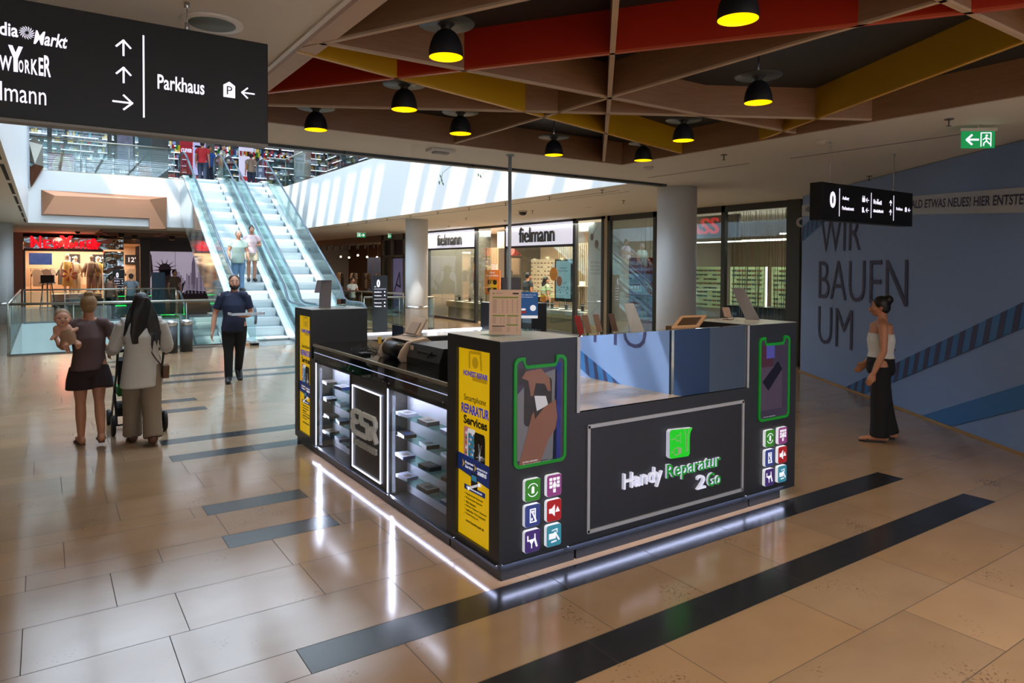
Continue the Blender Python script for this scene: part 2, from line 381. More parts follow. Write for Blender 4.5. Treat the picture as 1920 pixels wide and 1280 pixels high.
for a, b, mm in (((1.34, 4.26), (6.41, 4.26), 0), ((1.34, 1.73), (6.41, 1.73), 0), ((1.34, 4.51), (3.85, -1.72+.93), 0), ((1.34, 4.51), (6.41, 5.79), 2),
                 ((1.34, 5.97), (5.82, -.79), 1), ((1.34, 6.33), (6.41, 3.47), 0), ((2.47, 2.69), (3.85, 4.26), 0), ((3.85, 4.26), (6.08, 6.83), 0), ((2.47, 2.69), (1.34, 1.40), 0),
                 ((3.84, 6.83), (3.84, 4.26), 0), ((3.84, 4.26), (3.86, 1.73), 0), ((3.86, 1.73), (3.86, -.79), 0), ((6.41, 4.69), (4.95, 1.75), 2), ((4.95, 1.75), (3.7, -.79), 2), ((6.41, 1.1), (4.95, 1.74), 1)):
    fin(a, b, [[oak, oak_e], [red, org], [yel, yedge]][mm])
m = MB(); w = .03
m.box(RX0, RX0+w, RY0, RY1, HC-.012, RT, 0); m.box(RX1-w, RX1, RY0, RY1, HC-.012, RT, 0); m.box(RX0+w, RX1-w, RY1-w, RY1, HC-.012, RT, 0); m.box(RX0+w, RX1-w, RY0, RY0+w, HC-.012, RT, 0)
m.build('rim_board', [oak], LAT)
m = MB(); m.box(RX0-.03, RX0, RY0-.03, RY1+.03, HC-.014, HC+.01); m.box(RX1, RX1+.03, RY0-.03, RY1+.03, HC-.014, HC+.01); m.box(RX0, RX1, RY1, RY1+.03, HC-.014, HC+.01); m.box(RX0, RX1, RY0-.03, RY0, HC-.014, HC+.01)
m.build('rim_trim', [M('pale_trim', 'd9cdbd', .4)], LAT)
m = MB(); m.box(RX0+w, RX0+.17, RY0+w, RY1-w, HC+.002, HC+.02); m.build('rim_ledge', [oak_e], LAT)
# pendant lamps ------------------------------------------------------------------------------
shade_m = M('lamp_black', '16161a', .55, var=.05); shade_in = M('lamp_yellow_inside', 'ffc400', .5, emit=1.15, ecol='ffc800', var=.01); disc_m = M('lamp_disc', '3f4340', .4)
def pendant(x, y, lab, z0=3.2):
    t = thing('pendant_lamp', lab, 'lamp', (x, y, z0), 'bell pendant lamps in the ceiling lattice')
    R = .102; prof = [(R, 0), (R*1.01, .02), (R*.98, .05), (R*.9, .085), (R*.76, .12), (R*.55, .148), (R*.3, .165)]
    m = MB(); m.lathe((x, y, z0), prof, 32, 0, caps=False); m.lathe((x, y, z0+.165), [(.030, -.004), (.03, .012), (.05, .03), (.056, .034)], 24, 0)
    m.build('lamp_shade', [shade_m], t)
    m = MB(); m.lathe((x, y, z0+.002), [(R*.97, 0), (R*.95, .05), (R*.86, .083), (R*.7, .115), (.0001, .14)], 32, 0, caps=False); m.build('reflector', [shade_in], t)
    m = MB(); m.lathe((x, y, z0+.197), [(.0001, 0), (.17, 0), (.172, .006), (.0001, .008)], 36); m.build('disc', [disc_m], t)
    m = MB(); m.tube([(x, y, z0+.2), (x, y, RT)], .006, 8); m.lathe((x, y, RT-.02), [(.03, 0), (.03, .02)], 16); m.build('rod', [shade_m], t)
    lamp('lamp_light', 'SPOT', (x, y, z0+.02), 22, (1, .80, .50), .05, spot=math.radians(130), blend=.8)
    lamp('lamp_uplight', 'SPOT', (x, y, z0+.215), .9, (.90, .86, 1), .03, rot=(PI, 0, 0), spot=math.radians(160), blend=.9)
for x, y, lab in ((2.0, 3.66, 'large black bell lamp in the pale oak triangle beside the long red board'), (2.39, 5.06, 'black bell lamp just below where the yellow and red boards cross'),
                  (2.08, 6.28, 'black bell lamp next to the big black hanging sign, over the recess rim'), (3.25, 5.66, 'black bell lamp nearest the flat boxy ceiling sensor'),
                  (4.71, 6.12, 'black bell lamp with a visible rod, nearest the top of the thin pole'), (5.78, 5.81, 'black bell lamp with yellow inside at the far corner of the recess'),
                  (5.2, 4.68, 'black bell lamp in front of the yellow board beside the corner lamp'), (4.47, 3.29, 'black bell lamp with a visible rod, hanging in the dark triangle beside the orange board'),
                  (2.9, 2.26, 'biggest bell lamp, cut by the top of the picture, in front of the red board')): pendant(x, y, lab)
lamp('recess_fill_warm', 'AREA', (3.9, -.2, 3.3), 85, (1, .78, .58), 3, 1.0)
# ================================================================ ceiling fittings
gm = M('off_white_plastic', 'd6d0c4', .5)
def sprinkler(x, y, lab):
    m = MB(); m.lathe((x, y, HC-.006), [(.04, 0), (.04, .006)], 20, 0); m.tube([(x, y, HC), (x, y, HC-.06)], .007, 8, 0); m.lathe((x, y, HC-.066), [(.022, 0), (.024, .003)], 12, 0)
    m.build('sprinkler', [M('sprinkler_brass', '6d655c', .4, .7)], None, lab, 'sprinkler', 'ceiling sprinklers')
for x, y, lab in ((6.92, 3.03, 'small pendent sprinkler on the near ceiling beside the exit sign'), (6.89, 5.55, 'small pendent sprinkler on the near ceiling beyond the ceiling recess corner'), (10.2, 5.55, 'small pendent sprinkler on the ceiling close to the blue hoarding'),
                  *[(8.25, 9.3+1.55*i, ORD[i]+' sprinkler from the thick column in the row along the sunlit fascia') for i in range(9)], *[(9.9, 10.5+3.2*i, ORD[i]+' sprinkler from the thick column in the row in front of the opticians') for i in range(4)],
                  *[(-1.0-.35*(i % 2), 14+2.3*i, ORD[i]+' sprinkler from the camera in the gallery beneath the big black sign') for i in range(6)]): sprinkler(x, y, lab)
def detector(x, y, lab, r=.055):
    m = MB(); m.lathe((x, y, HC-.05), [(r*.25, 0), (r*.6, .012), (r*.95, .03), (r, .05)], 20); m.build('smoke_detector', [gm], None, lab, 'detector', 'ceiling detectors')
detector(6.96, 4.32, 'round white smoke detector by the wire of the small hanging sign'); detector(6.9, 6.83, 'round detector with dark dome just off the recess corner', .07)
detector(11.3, 17.0, 'round detector above the second white shop sign'); detector(11.4, 20.6, 'round detector above the first white shop sign')
m = MB(); m.box(3.74, 4.06, 7.18, 7.34, HC-.035, HC); m.box(3.8, 4.0, 7.22, 7.3, HC-.055, HC-.035, 1); m.build('motion_sensor', [gm, M('sensor_grey', '9c9c98', .5)], None, 'flat boxy white sensor on the ceiling between recess and smoke curtain', 'sensor', bevel=.008)
t = thing('ceiling_speaker', 'round ceiling loudspeaker with grey grille beside the big black sign', 'loudspeaker', (.81, 4.26, HC-.012))
MB().lathe((.81, 4.26, HC-.012), [(.125, 0), (.165, .0), (.17, .012)], 40).build('ring', [M('speaker_ring', 'efe6d8', .4)], t); MB().lathe((.81, 4.26, HC-.0135), [(.0001, 0), (.126, 0), (.126, .0125)], 40).build('grille', [M('grille_grey', '77807a', .6)], t)
t = thing('ceiling_dome_camera', 'dark dome camera on the ceiling above the doorway between the white shop signs', 'camera', (9.75, 13.9, HC-.12))
MB().lathe((9.75, 13.9, HC-.04), [(.11, 0), (.12, .04)], 24).build('mount', [gm], t); MB().lathe((9.75, 13.9, HC-.12), [(.0001, 0), (.06, .012), (.09, .04), (.1, .08)], 24).build('dome', [M('smoked_dome', '22262a', .1)], t)
dl = M('downlight_glow', 'fff4dc', .4, emit=6)
def downlight(x, y, lab, e=14):
    t = thing('downlight', lab, 'lamp', (x, y, HC-.004), 'recessed downlights in the gallery ceiling')
    MB().lathe((x, y, HC-.004), [(.06, 0), (.085, 0), (.085, .004)], 24).build('ring', [gm], t); MB().lathe((x, y, HC-.003), [(.0001, 0), (.06, 0)], 20, caps=False).build('lens', [dl], t)
    if e: lamp('downlight_beam', 'SPOT', (x, y, HC-.02), e, (1, .92, .80), .05, spot=math.radians(120), blend=.7)
for i, y in enumerate((9.4, 12.2, 15.1, 18.6, 22.4, 26.2)): downlight(10.4, y, ORD[i]+' recessed downlight from the thick column in the ceiling before the opticians', 60)
for i in range(3): downlight(-2.2, 12+5*i, ORD[i]+' recessed downlight from the camera in the gallery beneath the big black sign', 30)
# slots in the ceiling
m = MB(); bk = M('slot_black', '151515', .8)
for x0, x1, y0, y1 in ((7.78, 7.80, 3.2, 5.25), (7.7, 7.72, 5.8, 7.64), (8.55, 8.575, 9.2, 26), (8.8, 8.815, 9.2, 11.3)): m.box(x0, x1, y0, y1, HC-.002, HC+.002)
for i in range(7): m.box(-.49, -.44, 9.2+2.7*i, 11.4+2.7*i, HC-.002, HC+.002)
m.box(-.9, 2, 30.4, 30.43, HC-.002, HC+.002)
m.build('trim_2', [bk], kind='structure')
# vertical steel pole
# ================================================================ hanging signs
sign_m = M('sign_black', '0b0b0e', .45, var=.03); lit = M('sign_white', 'f1ecff', .5, emit=.62, var=.0)
def wire(m, x, y, z0, r=.0035): m.tube([(x, y, z0), (x, y, HC)], r, 6); m.lathe((x, y, z0-.0), [(.012, 0), (.012, .05)], 8); m.lathe((x, y, HC-.03), [(.014, 0), (.014, .03)], 8)
t = thing('hanging_sign', 'large black hanging direction sign to the car park, cut by the picture edge', 'sign', (.1, 3.97, 2.63))
MB().box(-1.0, 1.045, 3.97, 4.07, 2.63, 3.185).build('panel', [sign_m], t, bevel=.004)
MB().box(-1.0, 1.045, 3.975, 4.065, 2.616, 2.63).build('bottom_strip', [M('strip_grey', '8a857d', .5, .3)], t)
m = MB(); wire(m, .64, 4.02, 3.185); wire(m, -.7, 4.02, 3.185); m.build('suspension_wire', [steel], t)
F = Face((0, 3.97, 0), X_, Z_); m = MB()
def pstar(cx, cz, R):
    for i in range(16):
        a = 2*PI*i/16; p = [(cx+R*.22*math.cos(a), cz+R*.22*math.sin(a)), (cx+R*.75*math.cos(a+.35), cz+R*.75*math.sin(a+.35)), (cx+R*math.cos(a+.62), cz+R*math.sin(a+.62)), (cx+R*.7*math.cos(a+.52), cz+R*.7*math.sin(a+.52))]
        F.shape(m, p, 0)
F.text(m, 'Media', -.235, -.088, 3.005, 3.067, bold=.02); pstar(-.055, 3.034, .032); F.text(m, 'Markt', -.03, .105, 2.987, 3.052, bold=.02, shear=.25)
def newyorker(F, m, x0, x1, y0, y1, mi=0, d0=0, d1=.002):
    w = x1-x0; h = y1-y0
    hs = [('N', 0, .155, .03, .93, 0), ('E', .185, .28, .01, .66, 0), ('W', .295, .465, .0, .57, 0), ('O', .555, .62, .0, .48, 0), ('R', .64, .71, .0, .52, 0), ('K', .725, .815, -.02, .58, 0), ('E', .83, .895, -.02, .68, 0), ('R', .905, 1.0, -.03, .80, 0)]
    for ch, a, b, c, d, _ in hs: m.text(ch, F.p(x0+a*w, y0+c*h, d0), F.r, F.u, (b-a)*w, (d-c)*h, d1-d0, mi, .025)
    m.prism([F.p(x0+w*a, y0+h*b, d0) for a, b in ((.415, 1), (.475, 1), (.515, .74), (.555, 1), (.615, 1), (.545, .52), (.545, 0), (.485, 0), (.485, .52))], F.n*(d1-d0), mi)
newyorker(F, m, -.243, .037, 2.845, 2.965); F.text(m, 'fielmann', -.235, .018, 2.705, 2.795, bold=.0)
for z in (3.035, 2.9): arrow(F, m, .34, z, .075, PI/2, .009)
arrow(F, m, .335, 2.765, .085, 0, .009)
F.rect(m, .425, .433, 2.70, 3.115); F.text(m, 'Parkhaus', .492, .715, 2.855, 2.93, bold=.015)
F.shape(m, [(.81, 2.86), (.87, 2.86), (.87, 2.925), (.84, 2.945), (.81, 2.925)]); arrow(F, m, .938, 2.897, .065, PI, .008)
m.build('lettering', [lit], t); m = MB(); F.text(m, 'P', .827, .855, 2.875, 2.92, d0=.0025, d=.001); m.build('parking_mark', [sign_m], t)
t = thing('hanging_sign', 'small black hanging direction sign with a white zero in front of the blue hoarding', 'sign', (7.85, 4.3, 2.48))
MB().box(6.89, 8.83, 4.26, 4.40, 2.48, 2.885).build('panel', [sign_m], t, bevel=.004)
m = MB(); wire(m, 7.16, 4.33, 2.885); wire(m, 8.51, 4.33, 2.885); m.build('suspension_wire', [steel], t)
F = Face((6.89, 4.26, 2.48), X_, Z_); m = MB(); W_ = 1.94
def q(px, py): return ((px-45)/(1825-45)*W_, 0)
F.text(m, '0', .155, .265, .135, .315, bold=.045); F.rect(m, .335, .345, .05, .355)
F.text(m, 'Aufzug', .395, .53, .225, .275, bold=.02); F.text(m, 'Parkautomat', .395, .63, .125, .165, bold=.02)
F.rect(m, .80, .86, .235, .285); F.disc(m, .815, .298, .008); F.disc(m, .845, .298, .008); arrow(F, m, .91, .26, .055, PI, .009)
F.shape(m, [(.80, .115), (.83, .115), (.83, .125), (.86, .115), (.83, .15), (.835, .175), (.80, .175)]); arrow(F, m, .91, .145, .055, PI, .009)
F.rect(m, .985, .995, .06, .35); newyorker(F, m, 1.04, 1.22, .225, .285); F.text(m, 'MediaMarkt', 1.04, 1.26, .13, .165, bold=.04, shear=.2)
arrow(F, m, 1.42, .255, .06, PI/2, .01); arrow(F, m, 1.42, .145, .06, PI/2, .01); F.rect(m, 1.485, 1.495, .05, .35)
F.text(m, 'Parkhaus', 1.55, 1.70, .18, .215, bold=.02); F.shape(m, [(1.755, .17), (1.80, .17), (1.80, .215), (1.777, .23), (1.755, .215)]); arrow(F, m, 1.86, .195, .05, PI, .009)
m.build('lettering', [lit], t)
def exit_sign(name, x, y, z, w, h, lab, rdir=X_, flip=False, n=None):
    F = Face(Vector((x, y, z))-Vector(rdir)*w/2, rdir, Z_); t = thing('exit_sign', lab, 'exit sign', (x, y, z), 'green emergency exit signs')
    m = MB(); F.rect(m, 0, w, 0, h, 0, -.02, 0); m.build('sign_plate', [M('exit_green', '067a3c', .4, emit=.55, ecol='0a8a48')], t)
    m = MB(); s = -1 if flip else 1; cx = w*.32 if not flip else w*.68; arrow(F, m, cx, h*.5, w*.36, PI if not flip else 0, w*.06, 0, 0, .003)
    a = w*.58 if not flip else w*.08; F.line(m, [(a, h*.1), (a, h*.9), (a+w*.3, h*.9), (a+w*.3, h*.1)], w*.03, 0, 0, .003)
    F.disc(m, a+w*.17, h*.74, w*.035, mi=0, d1=.003); F.line(m, [(a+w*.15, h*.64), (a+w*.17, h*.42), (a+w*.09, h*.3), (a+w*.08, h*.14)], w*.035, 0, 0, .003); F.line(m, [(a+w*.17, h*.42), (a+w*.24, h*.28), (a+w*.28, h*.22)], w*.035, 0, 0, .003); F.line(m, [(a+w*.06, h*.5), (a+w*.15, h*.62), (a+w*.26, h*.52)], w*.03, 0, 0, .003)
    m.build('pictogram', [lit], t)
    m = MB(); F.rect(m, -.02, w+.02, h, h+.03, 0, -.03, .01); m.tube([F.p(w/2, h+.03, -.01), F.p(w/2, HC-z, -.01)], .008, 6) if HC-z-h > .05 else None; m.build('bracket', [gm], t)
exit_sign('a', 7.43, 2.99, 3.12, .30, .16, 'green emergency exit sign with arrow under the near ceiling, above the blue hoarding', rdir=(.78, -.62, 0))
exit_sign('b', 10.03, 25, 3.06, .34, .17, 'green emergency exit sign with arrow above the dim clothes shop beyond the slim column', flip=True)
exit_sign('c', 11.2, 25, 3.06, .14, .17, 'narrow green emergency exit sign beside the slim column top', flip=True)
# ================================================================ blue hoarding
bl = M('hoarding_blue', '7c98c8', .55, var=.02, scale=1, bump=.0); navy = M('hoarding_navy', '33355e', .55); mid = M('hoarding_mid_blue', '2f6fae', .55); bandm = M('hoarding_band', 'b9c2cf', .55)
P0 = Vector((11.95, 7.78, 0)); U = Vector((-.5757, -.8177, 0)).normalized(); LW = 8.2
t = thing('hoarding', 'tall blue building hoarding with large dark lettering and striped diagonals', 'hoarding', (P0.x+U.x*4, P0.y+U.y*4, 0))
F = Face(P0, U, Z_)
m = MB(); NX, NZ = 60, 20
vs = []; fs = []
for i in range(NX+1):
    for j in range(NZ+1):
        x = LW*i/NX; z = (HC-.01)*j/NZ; d = .006*noise.noise(Vector((x*1.3, z*1.1, 3)))
        vs.append(F.p(x, z, d-.004))
for i in range(NX):
    for j in range(NZ): a = i*(NZ+1)+j; fs.append((a, a+NZ+1, a+NZ+2, a+1))
m.add(vs, fs, 0, True); F.rect(m, 0, LW, 0, HC-.01, 0, -.06, -.02); m.build('banner', [bl], t)
m = MB(); z = lambda u: 3.16-.0565*u; z2 = lambda u: 2.955-.068*u
F.shape(m, [(0, z2(0)), (LW, z2(LW)), (LW, z(LW)), (0, z(0))], 0, .004, .007); m.build('pale_band', [bandm], t)
m = MB()
F.shape(m, [(0, 2.46), (0, 2.74), (.66, 2.94), (1.35, 2.9)], 0, .004, .007); F.shape(m, [(1.83, 0), (LW, 2.55), (LW, 2.26), (2.45, 0)], 0, .004, .007); F.shape(m, [(4.0, 0), (LW, 1.66), (LW, 1.38), (4.62, 0)], 0, .004, .007)
m.build('blue_diagonal', [mid], t)
m = MB()
for k in range(26):
    u0 = 1.93+.235*k; b = lambda u: max(0, (u-2.45)/(LW-2.45)*2.26); tt = lambda u: (u-1.83)/(LW-1.83)*2.55
    if u0 < 2.5: ua = u0; F.shape(m, [(ua, max(0, b(ua))), (ua+.09, max(0, b(ua+.09))), (ua+.14, min(tt(ua+.14), 9)), (ua+.05, tt(ua+.05))], 0, .008, .010)
    else: F.shape(m, [(u0, b(u0)), (u0+.1, b(u0+.1)), (u0+.17, tt(u0+.17)), (u0+.07, tt(u0+.07))], 0, .008, .010)
for k in range(6): u0 = .02+.2*k; F.shape(m, [(u0, 2.48+.33*u0), (u0+.07, 2.48+.33*(u0+.07)), (u0+.12, min(2.9, 2.74+.3*(u0+.12))), (u0+.05, min(2.9, 2.74+.3*(u0+.05)))], 0, .008, .010)
m.build('dark_stripe', [navy], t)
m = MB()
def slanted(s, u0, u1, h):
    vs, fs_ = text_geo(s, .02, .1); x0 = min(v.x for v in vs); x1 = max(v.x for v in vs); y0 = min(v.y for v in vs); y1 = max(v.y for v in vs)
    out = []
    for v in vs:
        u = u0+(v.x-x0)/(x1-x0)*(u1-u0); out.append(F.p(u, 2.975-.066*u+.055+(v.y-y0)/(y1-y0)*h*(1+.02*u)-.0, .010))
    m.add(out, fs_)
slanted(('HIER ENTSTEHT BALD ETWAS NEUES! '*3).strip(), .17, 7.4, .105)
m.build('lettering', [navy], t); m = MB(); F.text(m, 'WIR', .86, 2.30, 2.25, 2.82, d=.003, d0=.008, bold=-.012); m.build('lettering', [navy], t); m = MB(); F.text(m, 'BAUEN', .80, 3.65, 1.43, 2.09, d=.003, d0=.008, bold=-.012); m.build('lettering', [navy], t); m = MB(); F.text(m, 'UM', .80, 2.08, .64, 1.29, d=.003, d0=.008, bold=-.012)
m.build('lettering', [navy], t)
MB().add([F.p(x, z_, d) for x in (0, LW) for z_ in (0, .02) for d in (0, .03)], [(0, 1, 3, 2), (4, 6, 7, 5), (1, 5, 7, 3), (2, 3, 7, 6)]).build('foot_rail', [M('pine', 'a98452', .6)], t)
# wall behind and return hoarding seen in the kiosk mirror
t = thing('hoarding', 'blue hoarding with lettering reflected in the kiosk mirror', 'hoarding', (8.0, -2.5, 0))
F = Face((8.0, -.35, 0), mY, Z_); m = MB(); F.rect(m, 0, 8, 0, HC-.01, 0, -.05, 0); m.build('banner', [bl], t)
m = MB(); F.text(m, 'UM', .49, 1.77, .64, 1.29, d=.003, bold=-.012); m.build('lettering', [navy], t)
m = MB(); F.shape(m, [(1.07, 0), (5.0, 1.73), (5.0, 1.45), (1.82, 0)], 0, 0, .004); m.build('blue_diagonal', [mid], t)
m = MB()
for k in range(12):
    u0 = 1.15+.24*k; lo = lambda u: max(0, (u-1.82)*.456); hi = lambda u: (u-1.07)*.44
    F.shape(m, [(u0, lo(u0)), (u0+.09, lo(u0+.09)), (u0+.15, hi(u0+.15)), (u0+.06, hi(u0+.06))], 0, .004, .006)
m.build('dark_stripe', [navy], t)
F = Face((8.55, 2.90, 0), Vector((-.165, -1, 0)), Z_)
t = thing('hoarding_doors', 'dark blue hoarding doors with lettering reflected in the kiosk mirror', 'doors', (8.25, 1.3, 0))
m = MB(); F.rect(m, 0.02, 3.22, 0, HC-.01, 0, -.05, 0); m.build('door_leaf', [M('hoarding_blue_shaded', '2b4c7c', .55)], t); m = MB(); F.rect(m, 1.7, 1.715, 0, 2.3, 0, 0, .004); F.rect(m, 3.265, 3.28, 0, 2.3, 0, 0, .004); m.build('gap', [black], t)  # darker blue of the leaf holds the shade under the ceiling
m = MB(); F.text(m, 'ARCADEN', 1.35, 2.52, .28, .46, d=.004); m.build('lettering', [M('grey_letter', '5a6675', .5)], t)
m = MB(); m.tube([F.p(1.85, 1.02, .05), F.p(2.0, 1.02, .05)], .012, 8); m.tube([F.p(1.85, 1.02, 0), F.p(1.85, 1.02, .05)], .012, 8); m.build('door_handle', [steel], t)
# ================================================================ the repair kiosk
kb = M('kiosk_anthracite', '2a2d33', .38, var=.03, scale=3); kb2 = M('kiosk_top_reflect', 'a3abb0', .30, spec=.9, var=.02); plm = M('plinth_grey', '3b3e46', .35); kblk = M('kiosk_black_gloss', '0b0c10', .08)  # top colour lightened to carry the bright fascia's reflection
led = M('led_white', 'e9ecff', .4, emit=1.6, ecol='e4e8ff', var=0); ledline = M('led_floor', 'dfe4ff', .4, emit=22, ecol='cdd6ff', var=0)
alu = M('aluminium_strip', 'b9bcc4', .4, .3); glass = GLASS('clear_glass', 'e6f2ee', .5, .01, .04); glassd = GLASS('display_glass', 'eef2f6', .16, .01, .02)
KX0, KX1, KY0, KY1, KH = 2.32, 5.38, 3.54, 7.72, 1.49
def tower(x0, x1, y0, y1, lab, open_left=None):
    t = thing('kiosk_tower', lab, 'display tower', ((x0+x1)/2, (y0+y1)/2, 0), 'corner towers of the kiosk')
    m = MB()
    if open_left:   # recessed light box on the -X face
        a, b, z0, z1 = open_left
        m.box(x0+.03, x1, y0, y1, .066, KH); m.box(x0, x0+.03, y0, a, .066, KH); m.box(x0, x0+.03, b, y1, .066, KH); m.box(x0, x0+.03, a, b, .066, z0); m.box(x0, x0+.03, a, b, z1, KH)
    else: m.box(x0, x1, y0, y1, .066, KH)
    m.build('body', [kb], t)
    MB().box(x0-.0, x1, y0, y1, KH, KH+.004).build('top_board', [kb2], t)
    MB().box(x0+.02, x1-.02 if x1 < 5 else x1-.2, y0+.004, y1-.02, 0, .066).build('plinth', [plm], t)
    return t
TN = tower(KX0, 2.94, KY0, 4.205, 'near corner tower of the kiosk with a yellow lit poster and a phone-shaped screen', (3.66, 4.085, .14, 1.41))
TL_ = tower(KX0, 2.94, 7.15, KY1, 'far tower of the kiosk with a narrow yellow lit poster, nearest the escalators', (7.205, 7.61, .14, 1.415))
TR_ = tower(4.75, KX1, KY0, 4.16, 'dark kiosk tower with the darker phone-shaped screen, nearest the blue hoarding')
TB_ = tower(4.75, KX1, 7.12, KY1, 'dark kiosk tower at the back, in front of the opticians')
# yellow light boxes ---------------------------------------------------------------------------
py = M('poster_yellow', 'd8b21c', .4, emit=.36, ecol='e0b400', var=.04, scale=9); pblue = M('poster_blue', '1c3f96', .4, emit=.12); pink = M('poster_ink', '23200f', .5); pvio = M('poster_blue_letter', '2f35c8', .4, emit=.25); pw = M('poster_white', 'e4e7f2', .4, emit=.3)
pk = M('poster_pink', 'e2959f', .4, emit=.15); pcy = M('poster_icons', '3aa0d8', .4, emit=.15); pgr = M('poster_green', '2d9a4c', .4, emit=.1); pfaded = M('poster_faded_ink', 'bc9712', .4, emit=.25, ecol='c79a05')
def light_box(t, ya, yb, z0, z1):
    F = Face((KX0+.022, yb, z0), mY, Z_); w = yb-ya; h = z1-z0
    m = MB(); F.rect(m, 0, w, 0, h, 0, -.006, 0); b = m.build('light_box', [py], t, label='yellow back-lit repair poster')
    S = lambda x: x*w; V = lambda y: (1-y)*h
    def tx(m, s, x0, x1, y0, y1, bold=0, mi=0): F.text(m, s, S(x0), S(x1), V(y1), V(y0), mi, .0015, bold)
    m = MB(); F.line(m, [(S(.33), V(.10)), (S(.33), V(.02)), (S(.66), V(.015)), (S(.68), V(.10))], .02, 0, 0, .0006); F.disc(m, S(.5), V(.07), S(.09), mi=0, d1=.0006); F.rect(m, S(.42), S(.85), V(.135), V(.165), 0, 0, .0006); m.build('faded_print', [pfaded], b)  # faint print in a darker yellow than the poster
    m = MB(); tx(m, 'HONEST REPAIR', .14, .87, .118, .146, .02); tx(m, 'REPARATUR', .09, .91, .295, .345, .025); m.build('blue_lettering', [pvio], b)
    m = MB(); tx(m, 'Smartphone', .17, .82, .245, .287, -.005); tx(m, 'Services', .16, .86, .355, .402, .03)
    for k, s in enumerate(('Displayschaden Reparatur', 'Wasserschaden Reparatur', 'Akku Austausch', 'Software Diagnose / Reparatur', 'Ladebuchse / Port Austausch', 'Datenrettung, etc.')):
        wd = len(s)/29*.62; tx(m, s, .24, .24+wd, .765+k*.021, .777+k*.021); F.disc(m, S(.20), V(.771+k*.021), .003, mi=0, d1=.0015)
    tx(m, 'www.honestrepair.de', .24, .78, .905, .923, .01); m.build('dark_lettering', [pink], b)
    # three phones
    m = MB()
    def rr(cx, cy, ww, hh, mi, d0, d1): F.shape(m, [(S(cx)+a*w, V(cy)+b_*h) for a, b_ in rrect(ww, hh, min(ww, hh*3)*.12, 3)], mi, d0, d1)
    rr(.27, .50, .20, .17, 0, 0, .001); rr(.40, .505, .24, .17, 1, .001, .002); rr(.65, .515, .32, .175, 2, .002, .003)
    rr(.40, .51, .19, .13, 3, .002, .0026)
    for i in range(4):
        for j in range(5): F.rect(m, S(.33+.048*i), S(.36+.048*i), V(.455+.026*j), V(.442+.026*j), (4, 0, 1, 5)[(i+j) % 4], .0026, .003)
    for j in range(5): F.rect(m, S(.22), S(.26), V(.455+.026*j), V(.442+.026*j), (1, 4, 5)[j % 3], .001, .0016)
    rnd = random.Random(5)
    for i in range(22):
        a = rnd.random()*2*PI; r = .03+rnd.random()*.13; F.line(m, [(S(.66), V(.545)), (S(.66)+r*w*math.cos(a), V(.545)+r*h*.42*math.sin(a))], .0012, 1, .003, .0034)
    m.build('phone_picture', [pk, pw, pink, pcy, pgr, M('poster_orange', 'e69a2a', .4)], b)
    m = MB(); F.shape(m, [(0, V(.655)), (S(1), V(.69)), (S(1), V(.575)), (0, V(.565))], 0, .0034, .004); m.build('blue_band', [pblue], b)
    m = MB(); tx(m, 'Express', .23, .48, .597, .613, .03); tx(m, 'Service', .23, .46, .617, .633, .03); tx(m, 'REPARATUR IN', .58, .88, .606, .616, .01); tx(m, '30MINS', .60, .86, .622, .643, .04)
    for v in m.v[:]: pass
    m.v = [tuple(Vector(v)+F.n*.004) for v in m.v]; m.build('white_lettering', [pw], b)
    m = MB()
    for x in (.14, .50): F.shape(m, [(S(x), V(.595)), (S(x+.07), V(.615)), (S(x), V(.635)), (S(x+.02), V(.615))], 0, .004, .005)
    m.build('arrow_mark', [M('poster_gold', 'efc12a', .4, emit=.2)], b)
    m = MB(); F.rect(m, S(.41), S(.60), V(.73), V(.645), 0, .004, .005); F.rect(m, S(.43), S(.58), V(.685), V(.655), 1, .005, .006); F.line(m, [(S(.34), V(.735)), (S(.66), V(.69))], .016, 2, .006, .007); F.disc(m, S(.34), V(.735), .013, mi=2, d0=.006, d1=.007); F.disc(m, S(.67), V(.69), .015, mi=2, d0=.006, d1=.007); m.build('phone_and_spanner', [pink, pcy, pw], b)
    m = MB(); F.rect(m, S(.19), S(.81), V(.748), V(.722), 0, .0, .0015); m.build('blue_bar', [pblue], b); m = MB(); tx(m, 'Dienstleistungen', .27, .73, .727, .743, .02); m.v = [tuple(Vector(v)+F.n*.002) for v in m.v]; m.build('bar_lettering', [pw], b)
light_box(TN, 3.66, 4.085, .14, 1.41); light_box(TL_, 7.205, 7.61, .14, 1.415)
# phone shaped screens on the front -------------------------------------------------------------
gframe = M('green_frame', '0d7a22', .4, emit=.12, ecol='0d9a2a'); scr = M('screen_glass', '2a2530', .06, emit=.10, ecol='6a5a78')
def phone_outline(w, h, off=0):
    pts = []
    def arc(cx, cy, r, a0, a1, n=5): pts.extend([(cx+r*math.cos(math.radians(a0+(a1-a0)*i/n)), cy+r*math.sin(math.radians(a0+(a1-a0)*i/n))) for i in range(n+1)])
    o = off; W2, H2 = w/2-o, h/2-o; r = .045-o*.6
    arc(W2-r, -H2+r, r, -90, 0); arc(W2-r, H2-r, r, 0, 90); nx = w*.26; nd = .045
    pts.append((nx+.015+o, H2)); arc(nx-.005+o*.2, H2-nd+.012, .02, 0, -90, 3); 
    arc(-nx+.005-o*.2, H2-nd+.012, .02, -90, -180, 3); pts.append((-nx-.015-o, H2)); arc(-W2+r, H2-r, r, 90, 180); arc(-W2+r, -H2+r, r, 180, 270)
    return pts
